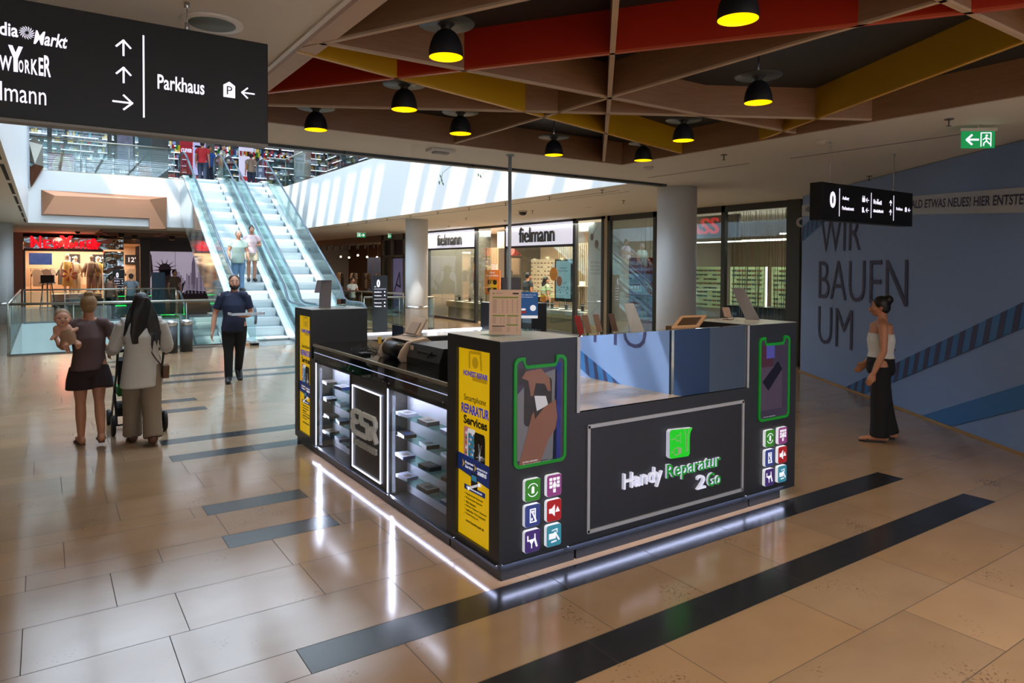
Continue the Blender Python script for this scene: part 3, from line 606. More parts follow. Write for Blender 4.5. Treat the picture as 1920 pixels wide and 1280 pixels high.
def phone_screen(t, cx, cz, w, h, content):
    F = Face((cx, KY0, cz), X_, Z_); a = phone_outline(w, h); b = phone_outline(w, h, .021); n = len(a); m = MB()
    for i in range(n):
        j = (i+1) % n; m.prism([F.p(*a[i]), F.p(*a[j]), F.p(*b[j]), F.p(*b[i])], F.n*.012)
    m.build('screen_frame', [gframe], t, label='green phone-shaped frame')
    m = MB(); F.shape(m, b, 0, -.0, .005); s = m.build('screen', [scr], t, label='dark phone-shaped video screen')
    m = MB(); mats = content(F, m, w, h); m.build('video_picture', mats, s)
def hands(F, m, w, h):
    d0, d1 = .005, .0056
    F.shape(m, [(-.18, -.30), (-.18, .12), (-.06, .22), (.13, .26), (.13, -.33)], 0, d0, d1); F.shape(m, [(.12, .30), (.165, .30), (.165, -.33), (.10, -.33)], 1, d0, d1); F.rect(m, -.185, -.11, .18, .28, 3, d0, d1)
    F.shape(m, rrectc(-.02, .06, .22, .30, .03), 3, d1, d1+.0006); F.shape(m, [(-.05, .10), (.04, .09), (.06, .03), (-.03, .0)], 4, d1+.0006, d1+.0012)
    F.shape(m, [(-.12, .26), (.0, .27), (.07, .2), (.08, .12), (.055, .12), (.03, .17), (-.04, .18), (-.06, .10), (-.08, .10), (-.10, .2), (-.15, .22)], 2, d1+.0012, d1+.002)
    F.shape(m, [(-.17, -.33), (-.11, -.15), (-.07, -.02), (-.055, .0), (-.045, -.05), (.03, .02), (.12, .06), (.135, -.06), (.12, -.13), (.06, -.2), (.0, -.33)], 2, d1+.0012, d1+.002)
    m.text('SCHNELL REPARIERT', F.p(-.14, -.318, .0075), F.r, F.u, .12, .009, .0005, 5); m.text('Wir reparieren alle Marken - Top Service', F.p(-.14, -.333, .0075), F.r, F.u, .22, .007, .0005, 5)
    return [M('video_grey', '6d7078', .08, emit=.08), M('video_blue', '1c2a78', .08, emit=.12), M('video_skin', '80584a', .08, emit=.08), M('video_dark', '2f2f33', .08), M('video_pale', 'b9bcc8', .08, emit=.2), pw]
def rrectc(cx, cy, w, h, r): return [(cx+a, cy+b) for a, b in rrect(w, h, r, 3)]
def dimscene(F, m, w, h):
    d0, d1 = .005, .0056
    F.rect(m, -.18, -.02, .10, .28, 0, d0, d1); F.rect(m, -.185, .11, -.26, .1, 1, d0, d1); F.shape(m, [(-.11, .28), (.0, .28), (.0, .17), (-.11, .17)], 2, d1, d1+.0006)
    F.shape(m, [(-.16, -.02), (.05, .14), (.11, .07), (-.08, -.10)], 3, d1, d1+.0006); m.text('Smartphone Reparatur', F.p(-.14, -.32, .007), F.r, F.u, .16, .008, .0005, 4)
    return [M('video_plum', '4a2c3c', .08, emit=.1), M('video_mauve', '4f4358', .08, emit=.1), M('video_violet', '4a4a9a', .08, emit=.2), M('video_night', '1d1c2c', .08), pw]
phone_screen(TN, 2.628, 1.035, .416, .70, hands); phone_screen(TR_, 5.067, 1.035, .416, .70, dimscene)
# app icons ------------------------------------------------------------------------------------
iw = M('icon_white', 'e9edf6', .5, emit=.35, var=0)
def icon_battery(F, m, s):
    n = 10
    for a0 in (25, 205): F.line(m, [(.27*s*math.cos(math.radians(a0+130*i/n)), .27*s*math.sin(math.radians(a0+130*i/n))) for i in range(n+1)], .03*s, 0, 0, .002)
    F.rect(m, -.07*s, .07*s, -.14*s, .12*s); F.rect(m, -.03*s, .03*s, .12*s, .16*s)
def icon_keys(F, m, s):
    for i in range(3):
        for j in range(3):
            if (i, j) != (1, 1): F.rect(m, (-.27+.2*i)*s, (-.12+.2*i)*s, (-.1+.16*j)*s, (.02+.16*j)*s)
    F.shape(m, [(-.13*s, -.02*s), (.13*s, -.02*s), (0, .22*s)], 0, .002, .003); F.rect(m, -.07*s, .07*s, -.3*s, -.14*s)
def icon_phone(F, m, s): F.line(m, [(-.13*s, -.27*s), (.13*s, -.27*s), (.13*s, .27*s), (-.13*s, .27*s)], .05*s, closed=True); F.line(m, [(.0, .1*s), (.18*s, -.27*s)], .07*s); F.rect(m, -.08*s, .0, -.2*s, -.1*s); F.rect(m, -.08*s, .08*s, .12*s, .2*s)
def icon_sound(F, m, s): F.shape(m, [(-.28*s, -.1*s), (-.14*s, -.1*s), (.03*s, -.26*s), (.03*s, .26*s), (-.14*s, .1*s), (-.28*s, .1*s)]); F.shape(m, [(.04*s, -.08*s), (.3*s, -.08*s), (.17*s, .16*s)], 0, .002, .003)
def icon_tool(F, m, s): F.line(m, [(-.25*s, .25*s), (-.25*s, .05*s), (.12*s, .05*s), (.12*s, .28*s)], .06*s); F.disc(m, -.05*s, -.0*s, .09*s); F.line(m, [(-.05*s, 0), (-.05*s, -.28*s)], .05*s); F.line(m, [(.1*s, .1*s), (.22*s, -.25*s)], .09*s)
def icon_cam(F, m, s): F.rect(m, -.28*s, .08*s, -.14*s, .1*s); F.line(m, [(-.12*s, .22*s), (.16*s, .26*s), (.16*s, .1*s)], .04*s); F.line(m, [(-.14*s, -.27*s), (.12*s, -.25*s)], .06*s); F.line(m, [(.04*s, .12*s), (.27*s, -.22*s)], .08*s)
IC = (('green', '3a8f2c', icon_battery), ('purple', '96468f', icon_keys), ('blue', '3a4a95', icon_phone), ('red', 'b5232a', icon_sound), ('violet', '4a3380', icon_tool), ('teal', '3f9ab5', icon_cam))
for t, xs in ((TN, (2.555, 2.727)), (TR_, (4.99, 5.165))):
    for k, (nm, colr, fn) in enumerate(IC):
        cx = xs[k % 2]; cz = .542-.163*(k//2); F = Face((cx, KY0, cz), X_, Z_)
        m = MB(); F.shape(m, rrect(.120, .140, .016, 4), 0, 0, .026); ic = m.build('app_icon', [iw], t, label=nm+' square service icon with white edge')
        m = MB(); F.shape(m, rrect(.118, .138, .016, 4), 0, .026, .0275); m.build('icon_face', [M('icon_'+nm, colr, .4, emit=.12, var=.02)], ic)
        F2 = Face((cx, KY0-.0275, cz), X_, Z_); m = MB(); fn(F2, m, .15); m.build('pictogram', [iw], ic)
# front counter with mirror ---------------------------------------------------------------------
t = thing('front_counter', 'dark kiosk front counter with a long mirror and a framed lit company logo', 'counter', (3.85, 3.85, 0))
m = MB(); m.box(2.94, 4.75, KY0, 4.16, .066, .985); m.box(2.94, 4.75, KY0+.03, 4.16, .985, 1.42); m.build('body', [kb], t)
MB().box(2.94, 4.75, KY0+.004, 4.14, 0, .066).build('plinth', [plm], t)
MB().box(2.955, 4.705, KY0+.003, KY0+.03, .992, 1.493).build('mirror', [M('mirror_silver', 'c9ced2', .015, 1, var=0)], t)
m = MB(); m.box(2.927, 2.953, KY0-.008, KY0-.0005, .985, 1.490); m.build('aluminium_post', [alu], t); m = MB(); m.box(4.707, 4.732, KY0-.008, KY0-.0005, .985, 1.490); m.build('aluminium_post', [alu], t)
F = Face((0, KY0, 0), X_, Z_); m = MB(); F.line(m, [(3.033, .165), (4.660, .165), (4.660, .880), (3.033, .880)], .024, 0, 0, .012, closed=True); m.build('logo_frame', [alu], t)
lg = M('logo_green', '14a01c', .4, emit=.5, ecol='12b41a', var=0); lw_ = M('logo_white', 'dfe2f2', .4, emit=.28, ecol='d9dcf4', var=0); lgs = M('logo_green_face', '0f8a25', .4, emit=.25, ecol='0c9424', var=0)
m = MB(); pts = [(3.80, .553), (3.985, .545), (4.0, .56), (4.0, .68), (4.005, .72), (4.03, .752), (3.80, .765), (3.785, .75), (3.785, .568)]
F.shape(m, pts, 0, 0, .034); lo = m.build('logo_tile', [lw_], t, label='green square logo tile with plug and screwdriver'); m = MB(); F.shape(m, pts, 0, .034, .036); m.build('logo_face', [lg], lo)
m = MB(); D = .036
F.line(m, [(3.80, .695), (3.835, .695)], .006, 0, D, D+.002); F.line(m, [(3.895, .715), (3.86, .715), (3.845, .695), (3.86, .675), (3.895, .675)], .006, 0, D, D+.002); F.line(m, [(3.895, .735), (3.895, .655)], .006, 0, D, D+.002)
F.line(m, [(3.80, .60), (3.82, .60)], .006, 0, D, D+.002); F.line(m, [(3.875, .625), (3.84, .625), (3.825, .61), (3.825, .59), (3.84, .575), (3.875, .575)], .006, 0, D, D+.002, True); F.rect(m, 3.877, 3.905, .578, .622, 0, D, D+.002)
F.line(m, [(3.94, .755), (3.94, .725), (3.955, .715), (3.955, .60), (3.965, .58), (3.975, .60), (3.975, .715), (3.985, .725), (3.985, .752)], .005, 0, D, D+.002); m.build('plug_and_screwdriver', [M('logo_pale', 'b9c9b0', .5)], lo)
m = MB(); m.text('Handy', F.p(3.345, .365), F.r, F.u, .385, .145, .024, 0, .005); m.build('lettering', [lw_], t, label='white raised lettering')
m = MB(); m.text('2', F.p(4.105, .265), F.r, F.u, .10, .105, .024, 0, .005); m.build('lettering', [lw_], t, label='white raised lettering')
m = MB(); m.text('Reparatur', F.p(3.778, .372), F.r, F.u, .605, .135, .018, 0, .01, mi_side=1); m.build('lettering', [lgs, lw_], t, label='green raised lettering')
m = MB(); m.text('Go', F.p(4.23, .262), F.r, F.u, .155, .105, .018, 0, .01, mi_side=1); m.build('lettering', [lgs, lw_], t, label='green raised lettering')
# LED light lines under the kiosk
t = thing('plinth_light', 'white LED light lines along the foot of the kiosk', 'light strip', (2.31, 3.53, .095))
for x0, x1 in ((2.34, 2.83), (2.86, 4.68), (4.71, 5.22)):
    m = MB(); m.box(x0, x1, KY0-.016, KY0, .106, .109, 1); m.poly([(x0, KY0-.013, .1058), (x0, KY0-.001, .1058), (x1, KY0-.001, .1058), (x1, KY0-.013, .1058)], 0); m.build('led_strip', [ledline, kb], t)
for y0, y1 in ((3.56, 4.08), (4.10, 7.10)):
    m = MB(); m.box(KX0-.014, KX0, y0, y1, .098, .101, 1); m.poly([(KX0-.011, y0, .0978), (KX0-.011, y1, .0978), (KX0-.001, y1, .0978), (KX0-.001, y0, .0978)], 0); m.build('led_strip', [ledline, kb], t)
# glass display counter on the long side -----------------------------------------------------------
t = thing('display_counter', 'long glass display counter with lit shelves and a framed accessory logo', 'display counter', (2.6, 5.7, 0))
XB = 2.505; white_b = M('case_white', 'd9dbe8', .5, var=.01); sidem = M('case_side', '5a5552', .35, .1)
m = MB()
m.box(XB+.012, 2.98, 4.205, 7.15, .066, 1.0); m.box(KX0, XB+.012, 5.235, 5.262, .066, .985); m.box(KX0, XB+.012, 6.035, 6.06, .066, .985); m.box(KX0, XB+.012, 7.03, 7.15, .066, .985); m.box(KX0, XB+.012, 4.205, 4.215, .066, .985)
m.box(KX0, XB+.012, 4.215, 7.03, .066, .078); m.box(KX0, XB+.012, 4.215, 7.03, .955, .968); m.box(KX0+.004, KX0+.03, 5.262, 6.035, .066, .97)
m.box(2.6, 2.98, 4.205, 7.15, 1.0, 1.128)
m.build('carcass', [kb], t); MB().box(KX0+.02, 2.95, 4.205, 7.15, 0, .066).build('plinth', [plm], t)
for a, b in ((4.215, 5.235), (6.06, 7.03)):
    MB().box(XB, XB+.012, a, b, .078, .955).build('back_panel', [white_b], t)
    MB().box(KX0+.02, XB, b-.006, b, .078, .955).build('side_panel', [sidem], t)
    MB().box(KX0+.001, KX0+.007, a, b-.022, .078, .955).build('front_glass', [glassd], t)
    MB().box(KX0+.002, KX0+.010, b-.016, b-.008, .078, .955).build('led_tube', [led], t)
    lamp('case_light', 'AREA', (KX0+.03, b-.05, .5), 2.6, (.82, .84, 1), .03, .8, rot=(-PI/2, 0, 0))
    lamp('case_top_light', 'AREA', (KX0+.1, (a+b)/2, .93), 1.3, (.85, .86, 1), .9, .05, rot=(0, 0, PI/2))
    for z in (.235, .405, .575, .745): MB().box(KX0+.055, XB, a+.004, b-.008, z, z+.005).build('glass_shelf', [GLASS('shelf_glass', 'c9e6df', .3, .02, .04)], t)
F = Face((KX0, 6.035, .0), mY, Z_); m = MB(); F.line(m, [(.055, .139), (.684, .139), (.684, .874), (.055, .874)], .011, 0, .0, .006, closed=True); m.build('led_frame', [led], t)
m = MB()
def ring(pts, w): F.line(m, pts, w, 0, 0, .03)
z0, z1 = .47, .66; k = .034
ring([(.25, z1), (.13, z1), (.09, z1-.03), (.09, .60), (.13, .565), (.2, .565)], k); ring([(.09, .56), (.09, z0+.03), (.13, z0), (.24, z0)], k)
ring([(.46, z1), (.31, z1), (.29, z1-.03), (.29, .60), (.32, .575), (.42, .575), (.44, .55), (.44, z0+.02), (.42, z0), (.28, z0)], k); ring([(.49, z0), (.49, .565), (.58, .565), (.61, .6), (.61, z1-.03), (.58, z1), (.47, z1)], k); ring([(.55, .565), (.63, z0)], k)
m.build('logo_letters', [M('logo_stone', 'b9b6ae', .4, emit=.12)], t); m = MB(); m.text('ACCESSORIES', F.p(.10, .355), F.r, F.u, .52, .055, .018, 0, .03); m.build('logo_lettering', [M('logo_stone2', 'a5a198', .4, emit=.08)], t)
# glass top case
m = MB(); m.box(KX0-.004, KX0+.016, 4.205, 7.095, 1.118, 1.142); m.build('steel_rail', [M('rail_steel', 'b5b2a8', .3, .8)], t)
MB().box(KX0+.01, 2.98, 4.21, 7.14, 1.130, 1.138).build('top_glass', [kblk], t)
for a, b in ((4.215, 5.235), (5.25, 6.03), (6.045, 7.085)):
    MB().box(KX0+.001, KX0+.007, a, b, .975, 1.118).build('upper_glass', [glassd], t)
    m = MB(); m.box(KX0+.008, KX0+.012, a, b, 1.052, 1.057); m.build('led_line', [M('led_dim', 'c8ccf0', .4, emit=.9)], t)
    m = MB()
    for y in (a+.05, b-.05): m.lathe((KX0-.004, y, 1.0), [(.007, 0), (.007, .006)], 12, axis=(1, 0, 0))
    m.build('glass_screw', [chrome], t)
MB().box(KX0+.03, 2.6, 4.21, 7.14, .985, .99).build('case_floor', [M('case_floor_grey', '5b5a60', .2)], t)
# boxes on the shelves ----------------------------------------------------------------------------
bx_m = [M('box_white', 'c9cde0', .4), M('box_dark', '3f3a36', .4), M('box_blue', '3a5a9a', .4), M('box_sand', '8c8478', .4), M('box_black', '1d1f26', .3)]
lv = {.24: 'lowest', .41: 'second lowest', .58: 'second highest', .75: 'highest'}
def carton(x, y, z, w, d, h, top, side, lab, rz=0):
    t = thing('accessory_box', lab, 'box', (x, y, z), 'flat accessory boxes in the kiosk display', rz); m = MB(); m.box(-w/2, w/2, -d/2, d/2, 0, h*.96, 1); m.box(-w/2, w/2, -d/2, d/2, h*.96, h, 0)
    o = m.build('carton', [bx_m[top], bx_m[side]], origin=(0, 0, 0)); o.parent = t
    m = MB(); m.box(-w*.3, w*.25, -d*.3, d*.1, h, h+.0006); o = m.build('print', [bx_m[(top+3) % 5]], origin=(0, 0, 0)); o.parent = t
cols = {('R', 0): 'nearest the lit strip', ('R', 1): 'middle of its shelf', ('R', 2): 'nearest the yellow tower', ('L', 0): 'nearest the far tower', ('L', 1): 'middle of its shelf', ('L', 2): 'nearest the logo panel'}
rnd = random.Random(11)
for side, a, b in (('R', 4.3, 5.16), ('L', 6.13, 6.95)):
    for zi, z in enumerate((.24, .41, .58, .75)):
        for k in range(3):
            y = b-.09-k*(b-a-.12)/2.0+rnd.uniform(-.02, .02); c = [(0, 0), (3, 1), (0, 2), (1, 1), (4, 4), (0, 4)][(zi*2+k+(side == 'L')) % 6]
            carton(2.424+rnd.uniform(-.01, .01), y, z, .105, .17, .026+.006*(k == 1), c[0], c[1], 'flat box on the %s shelf of the %s case, %s' % (lv[z], 'nearer' if side == 'R' else 'farther', cols[(side, k)]), rnd.uniform(-.15, .15))
# things on top of the kiosk -------------------------------------------------------------------
pap = M('price_paper', 'c9aa98', .6, var=.01); olive = M('olive_bar', '6d8420', .6); ptx = M('print_grey', '8a7468', .7); bk_ = M('print_black', '221f1c', .6)
t = thing('price_list', 'upright price list with olive bars on the near tower', 'price list', (2.53, 3.80, KH+.004))
tilt = Vector((.0, .0, 1)).lerp(Vector((-.10, .30, 1)), .5).normalized(); r_ = Vector((.78, -.60, 0)).normalized(); u_ = (tilt-r_*tilt.dot(r_)).normalized()
F = Face(Vector((2.447, 3.87, KH+.012)), r_, u_); m = MB(); F.rect(m, 0, .212, 0, .30, 0, -.001, 0); m.build('paper', [pap], t)
m = MB(); w = .212
for y, x0, x1 in ((.245, .02, .192), (.123, .022, .105), (.123, .118, .195), (.062, .115, .192)): F.rect(m, x0, x1, y, y+.008, 0, 0, .0006)
F.rect(m, .022, .032, .27, .28, 0, 0, .0006); m.build('olive_bars', [olive], t)
m = MB()
for i in range(14):
    for c in ((.022, .05), (.085, .095), (.115, .125), (.15, .16), (.182, .192)): F.rect(m, c[0], c[1]-.004*(i % 3 == 0), .232-.0066*i, .2345-.0066*i, 0, 0, .0005)
for i in range(6):
    for c in ((.022, .045), (.075, .083), (.095, .103), (.118, .14), (.18, .19)): F.rect(m, c[0], c[1], .112-.0075*i, .1145-.0075*i, 0, 0, .0005)
for i in range(5):
    for c in ((.022, .085), (.118, .14), (.18, .19)): F.rect(m, c[0], c[1], .05-.007*i, .052-.007*i, 0, 0, .0005)
F.rect(m, .04, .085, .275, .278, 0, 0, .0005); m.build('small_print', [ptx], t); m = MB(); F.rect(m, .155, .195, .27, .28, 0, 0, .0006); F.rect(m, .02, .105, .055, .061, 0, 0, .0006); m.build('black_bars', [bk_], t)
m = MB(); F.rect(m, -.003, .215, -.003, .303, 0, -.005, -.002); m.box(2.44, 2.60, 3.80, 3.98, KH+.004, KH+.007); m.build('acrylic_holder', [glass], t)
t = thing('flyer', 'blue flyer with red corner in a stand behind the price list', 'flyer', (2.93, 4.08, KH+.004))
F = Face(Vector((2.865, 4.12, KH+.11)), Vector((.85, -.52, 0)), Z_); m = MB(); F.rect(m, 0, .135, .0, .17, 0, -.001, 0); m.build('sheet', [M('flyer_blue', '1f62b0', .5)], t)
m = MB(); F.rect(m, 0, .135, -.02, .0, 0, -.001, 0); F.text(m, 'Hier reparieren wir', .012, .12, .145, .155, d=.0008); F.text(m, 'dein Smartphone', .012, .1, .13, .139, d=.0008); F.disc(m, .10, .055, .022, mi=0, d1=.0006); F.disc(m, .03, .045, .018, .008, 0, 0, .0006); m.build('print', [pw], t); m = MB(); F.shape(m, [(0, .012), (.05, .02), (.05, .035), (0, .03)], 0, 0, .001); m.build('red_label', [M('flyer_red', 'c2312c', .5)], t)
m = MB(); F.rect(m, .02, .09, -.11, -.02, 0, -.004, -.001); m.box(2.86, 2.99, 4.02, 4.14, KH+.004, KH+.007); m.build('stand', [glass], t)
shiny = M('stand_grey', '8b858c', .25, .5)
def angled_stand(x, y, z, lab, w=.17, h=.30):
    t = thing('display_stand', lab, 'display stand', (x, y, z)); r_ = Vector((.83, -.56, 0)); b_ = Vector((.56, .83, 0)); o = Vector((x, y, z))
    m = MB(); m.prism([o, o+r_*w*.75, o+r_*w*.75+b_*.01, o+b_*.01], (.02, .02, h), 0); m.prism([o-r_*.02+Vector((0, 0, h)), o+r_*w*.85+Vector((0, 0, h)), o+r_*w*.75+Vector((0, 0, h-.005))+b_*.02, o+b_*.02+Vector((0, 0, h-.005))], (0, 0, .004)); m.prism([o-r_*.05+Vector((0, 0, h*.55)), o+r_*.02+Vector((0, 0, h*.55)), o+r_*.03+Vector((0, 0, h)), o-r_*.02+Vector((0, 0, h))], b_*.006)
    m.build('metal_sheet', [shiny], t); m = MB(); m.box(x-.02, x+.14, y-.01, y+.1, z, z+.004); m.build('foot', [shiny], t)
angled_stand(2.50, 7.45, KH+.004, 'bent grey metal stand on the far kiosk tower by the escalators')
t = thing('phone_mount', 'small brown and black gadget on a clear foot beside the bent grey stand', 'gadget', (2.74, 7.48, KH+.004))
MB().box(2.72, 2.76, 7.46, 7.50, KH+.035, KH+.095).build('body', [M('gadget_brown', '6c4d3a', .5)], t, bevel=.006); MB().box(2.761, 2.80, 7.43, 7.48, KH+.04, KH+.098).build('lens', [black], t, bevel=.005); MB().box(2.71, 2.80, 7.43, 7.51, KH+.004, KH+.034).build('clear_foot', [glass], t)
t = thing('display_stand', 'flat grey panel stand on the back kiosk tower behind the price list', 'display stand', (4.93, 7.3, KH+.004)); MB().box(4.80, 5.10, 7.30, 7.315, KH+.004, KH+.33).build('panel', [shiny], t); MB().box(4.82, 5.06, 7.28, 7.42, KH+.004, KH+.01).build('foot', [shiny], t)
# back counter
t = thing('back_counter', 'kiosk back counter with a lit glass top edge', 'counter', (3.85, 7.4, 0))
MB().box(2.94, 4.75, 7.14, 7.70, .066, 1.14).build('body', [kb], t); MB().box(2.94, 4.75, 7.16, 7.68, 0, .066).build('plinth', [plm], t); MB().box(2.95, 4.74, 7.15, 7.69, 1.14, 1.15).build('glass_top', [M('white_glass', 'cdd3dc', .1)], t); MB().box(2.95, 4.74, 7.67, 7.70, 1.15, 1.165).build('led_edge', [M('led_soft', 'e9ecff', .4, emit=1.1, var=0)], t)
t = thing('side_counter', 'dark inner kiosk counter on the opticians side', 'counter', (5.1, 5.6, 0)); MB().box(4.80, 5.36, 4.17, 7.11, .066, 1.14).build('body', [kb], t); MB().box(4.82, 5.2, 4.17, 7.11, 0, .066).build('plinth', [plm], t)
# till terminal
tb = M('terminal_beige', 'b9a79b', .45, var=.02); CT = 1.138
t = thing('till_terminal', 'beige till terminal with tilted screen and black drum on the glass counter', 'till', (2.72, 5.55, CT))
def sidep(y): return [(2.50, y, CT), (2.60, y, CT), (2.83, y, CT), (2.86, y, CT+.12), (2.74, y, CT+.20), (2.56, y, CT+.17), (2.50, y, CT+.10), (2.475, y, CT+.04)]
m = MB(); m.prism(sidep(5.34), (0, .03, 0)); m.prism(sidep(5.76), (0, .03, 0)); m.prism([(2.62, 5.37, CT+.06), (2.83, 5.37, CT+.02), (2.86, 5.37, CT+.12), (2.74, 5.37, CT+.20), (2.60, 5.37, CT+.175), (2.66, 5.37, CT+.12)], (0, .39, 0)); m.build('housing', [tb], t, bevel=.006)
m = MB(); m.lathe((2.575, 5.37, CT+.085), [(.068, 0), (.068, .39)], 28, axis=(0, 1, 0)); m.build('drum', [M('drum_black', '17181d', .35)], t)
m = MB(); c = Vector((2.76, 5.56, CT+.20)); m.prism([c+Vector((-.07, -.14, .015)), c+Vector((.02, -.14, .16)), c+Vector((.02, .13, .16)), c+Vector((-.07, .13, .015))], (.018, 0, -.012)); m.build('screen', [tb], t, bevel=.006)
m = MB(); c = Vector((2.735, 5.56, CT+.20)); m.prism([c+Vector((-.05, -.09, .025)), c+Vector((.01, -.09, .12)), c+Vector((.01, .08, .12)), c+Vector((-.05, .08, .025))], (.004, 0, -.003)); m.build('service_flap', [M('flap_beige', 'a4948a', .5)], t)
m = MB(); m.tube([(2.80, 5.54, CT+.14), (2.78, 5.55, CT+.22)], .02, 10); m.tube([(2.70, 5.45, CT+.20), (2.62, 5.6, CT+.21), (2.6, 5.72, CT+.19), (2.68, 5.7, CT+.2)], .003, 6, 1); m.build('neck_and_cable', [tb, black], t)
MB().box(2.49, 2.52, 5.80, 5.815, CT+.12, CT+.18).build('yellow_tag', [M('tag_yellow', 'd8b43a', .5)], t)
t = thing('monitor', 'dark customer monitor behind the till terminal', 'monitor', (2.82, 5.98, CT)); MB().box(2.75, 2.765, 5.86, 6.08, CT+.06, CT+.26).build('screen', [M('monitor_navy', '22324c', .12, emit=.05)], t); m = MB(); m.box(2.79, 2.83, 5.95, 5.99, CT, CT+.10); m.box(2.74, 2.88, 5.9, 6.04, CT, CT+.008); m.build('stand', [M('stand_blue_grey', '6c7c88', .4)], t); MB().box(2.766, 2.79, 5.87, 6.07, CT+.07, CT+.25).build('back_shell', [M('monitor_back', '8a8f96', .5)], t)
t = thing('slot_machine_box', 'black machine housing with coil connectors on the counter beside the near tower', 'machine', (2.72, 4.95, CT))
MB().prism([(2.53, 4.72, CT), (2.93, 4.72, CT), (2.93, 4.72, CT+.17), (2.57, 4.72, CT+.175), (2.53, 4.72, CT+.06)], (0, .58, 0)).build('housing', [M('machine_black', '15161a', .3)], t, bevel=.004)
m = MB(); m.box(2.545, 2.56, 4.80, 5.13, CT+.055, CT+.125); m.build('slot_panel', [black], t); m = MB()
for i in range(6): m.lathe((2.545, 4.86+.045*i, CT+.085), [(.016, 0), (.018, .006)], 12, axis=(-1, 0, .2), caps=False)
m.build('coil', [M('coil_bronze', '8d8470', .4, .6)], t); MB().box(2.535, 2.545, 5.20, 5.24, CT+.12, CT+.155).build('sticker', [pap], t); m = MB(); m.tube([(2.545, 4.87, CT+.14), (2.53, 4.92, CT+.09)], .006, 6); m.build('lever', [black], t)
t = thing('paper_roll', 'upright white paper roll inside the glass counter below the till', 'paper roll', (2.40, 5.53, .99)); MB().lathe((2.40, 5.53, .99), [(.028, 0), (.028, .10)], 24).build('roll', [M('roll_white', 'ccc8cf', .6)], t); MB().lathe((2.40, 5.53, 1.0901), [(.009, 0), (.028, 0)], 24, caps=False).build('core', [M('roll_core', 'a58872', .7)], t)
rnd = random.Random(2); m = MB()
for k in range(4):
    p = Vector((2.5+.03*k, 6.35, CT+.005)); pts = []
    for i in range(16): pts.append(p+Vector((rnd.uniform(-.05, .05)+.1*math.sin(i*.7+k), -.02*i+rnd.uniform(-.03, .03), abs(rnd.gauss(0, .018))))) 
    m.tube(pts, .0025, 5)
m.build('cable_tangle', [black], None, 'tangled black cable on the glass counter beside the till', 'cable')
t = thing('card_reader', 'small flat black device on the counter in front of the till drum', 'device', (2.43, 5.98, CT)); MB().box(2.39, 2.47, 5.92, 6.03, CT, CT+.025).build('body', [M('reader_black', '20222a', .25)], t, bevel=.005); MB().box(2.40, 2.455, 5.95, 6.0, CT+.025, CT+.027).build('keypad', [M('reader_grey', '4a505c', .3)], t)
# holders behind the mirror counter
cw = M('holder_tan', '9a7a66', .5)
def holder(x, y, z, lab, colr, foot):
    t = thing('phone_holder', lab, 'phone holder', (x, y, z), 'phone holders on the front counter'); r_ = Vector((.83, -.56, 0))
    m = MB(); o = Vector((x, y, z+.03)); m.prism([o, o+r_*.045, o+r_*.035+Vector((-.03, -.0, .14)), o+r_*-.012+Vector((-.03, 0, .14))], (.006, .008, 0)); m.build('cradle', [colr], t); m = MB(); m.tube([(x+.02, y, z), (x+.015, y, z+.05)], .008, 8); m.box(x-.02, x+.05, y-.02, y+.03, z, z+.005); m.build('foot', [foot], t)
wh = M('holder_white', 'cfc9c4', .5); rd = M('holder_red', 'a8332f', .5); gn = M('holder_green', '2f7a45', .5)
for x, y, c, f, l in ((3.34, 4.02, rd, rd, 'small red phone holder, first behind the mirror edge'), (3.44, 4.05, cw, gn, 'tan phone holder with green foot behind the mirror edge'), (3.56, 4.06, cw, wh, 'tan phone holder with white foot behind the mirror edge'), (3.72, 4.06, M('holder_brown', '6d5142', .5), wh, 'brown phone holder with white foot behind the mirror edge')): holder(x, y, 1.42, l, c, f)
t = thing('leaflet_holder', 'leaning white leaflet in a holder behind the mirror counter', 'leaflet', (4.02, 4.12, 1.42)); m = MB(); m.prism([(3.98, 4.12, 1.426), (4.06, 4.04, 1.426), (3.99, 4.10, 1.66), (3.93, 4.15, 1.66)], (.012, .016, 0)); m.build('leaflet', [M('leaflet_white', 'd5d2cf', .5)], t); MB().box(3.97, 4.07, 4.02, 4.14, 1.42, 1.425).build('foot', [glass], t)
t = thing('tablet_stand', 'tan framed tablet lying tilted on the front counter', 'tablet', (4.42, 4.0, 1.42)); o = Vector((4.22, 3.90, 1.452)); r_ = Vector((.86, -.1, 0)); b_ = Vector((.25, .12, .085))
m = MB(); pts = [o+r_*(x+.16)+b_*(y+.5) for x, y in rrect(.34, 1.0, .05, 4)]; m.prism(pts, (0, 0, .012)); m.build('frame', [M('tablet_tan', 'b08a6c', .5)], t)
m = MB(); pts = [o+Vector((0, 0, .0125))+r_*(x+.16)+b_*(y+.5) for x, y in rrect(.24, .62, .01, 2)]; m.prism(pts, (0, 0, .001)); m.build('display', [M('tablet_dark', '4a3c33', .1)], t); MB().box(4.3, 4.5, 3.98, 4.04, 1.42, 1.47).build('foot', [M('tablet_foot', '8a6c55', .5)], t)
t = thing('leaflet_holder', 'thin grey leaflet leaning on the hoarding-side tower', 'leaflet', (5.17, 3.85, KH+.004)); m = MB(); m.prism([(5.17, 3.90, KH+.006), (5.20, 3.78, KH+.006), (5.02, 3.82, KH+.29), (5.0, 3.93, KH+.29)], (.006, .001, 0)); m.build('leaflet', [M('leaflet_grey', 'a6a2a8', .5)], t); MB().box(5.05, 5.20, 3.76, 3.92, KH+.004, KH+.008).build('foot', [gm], t)
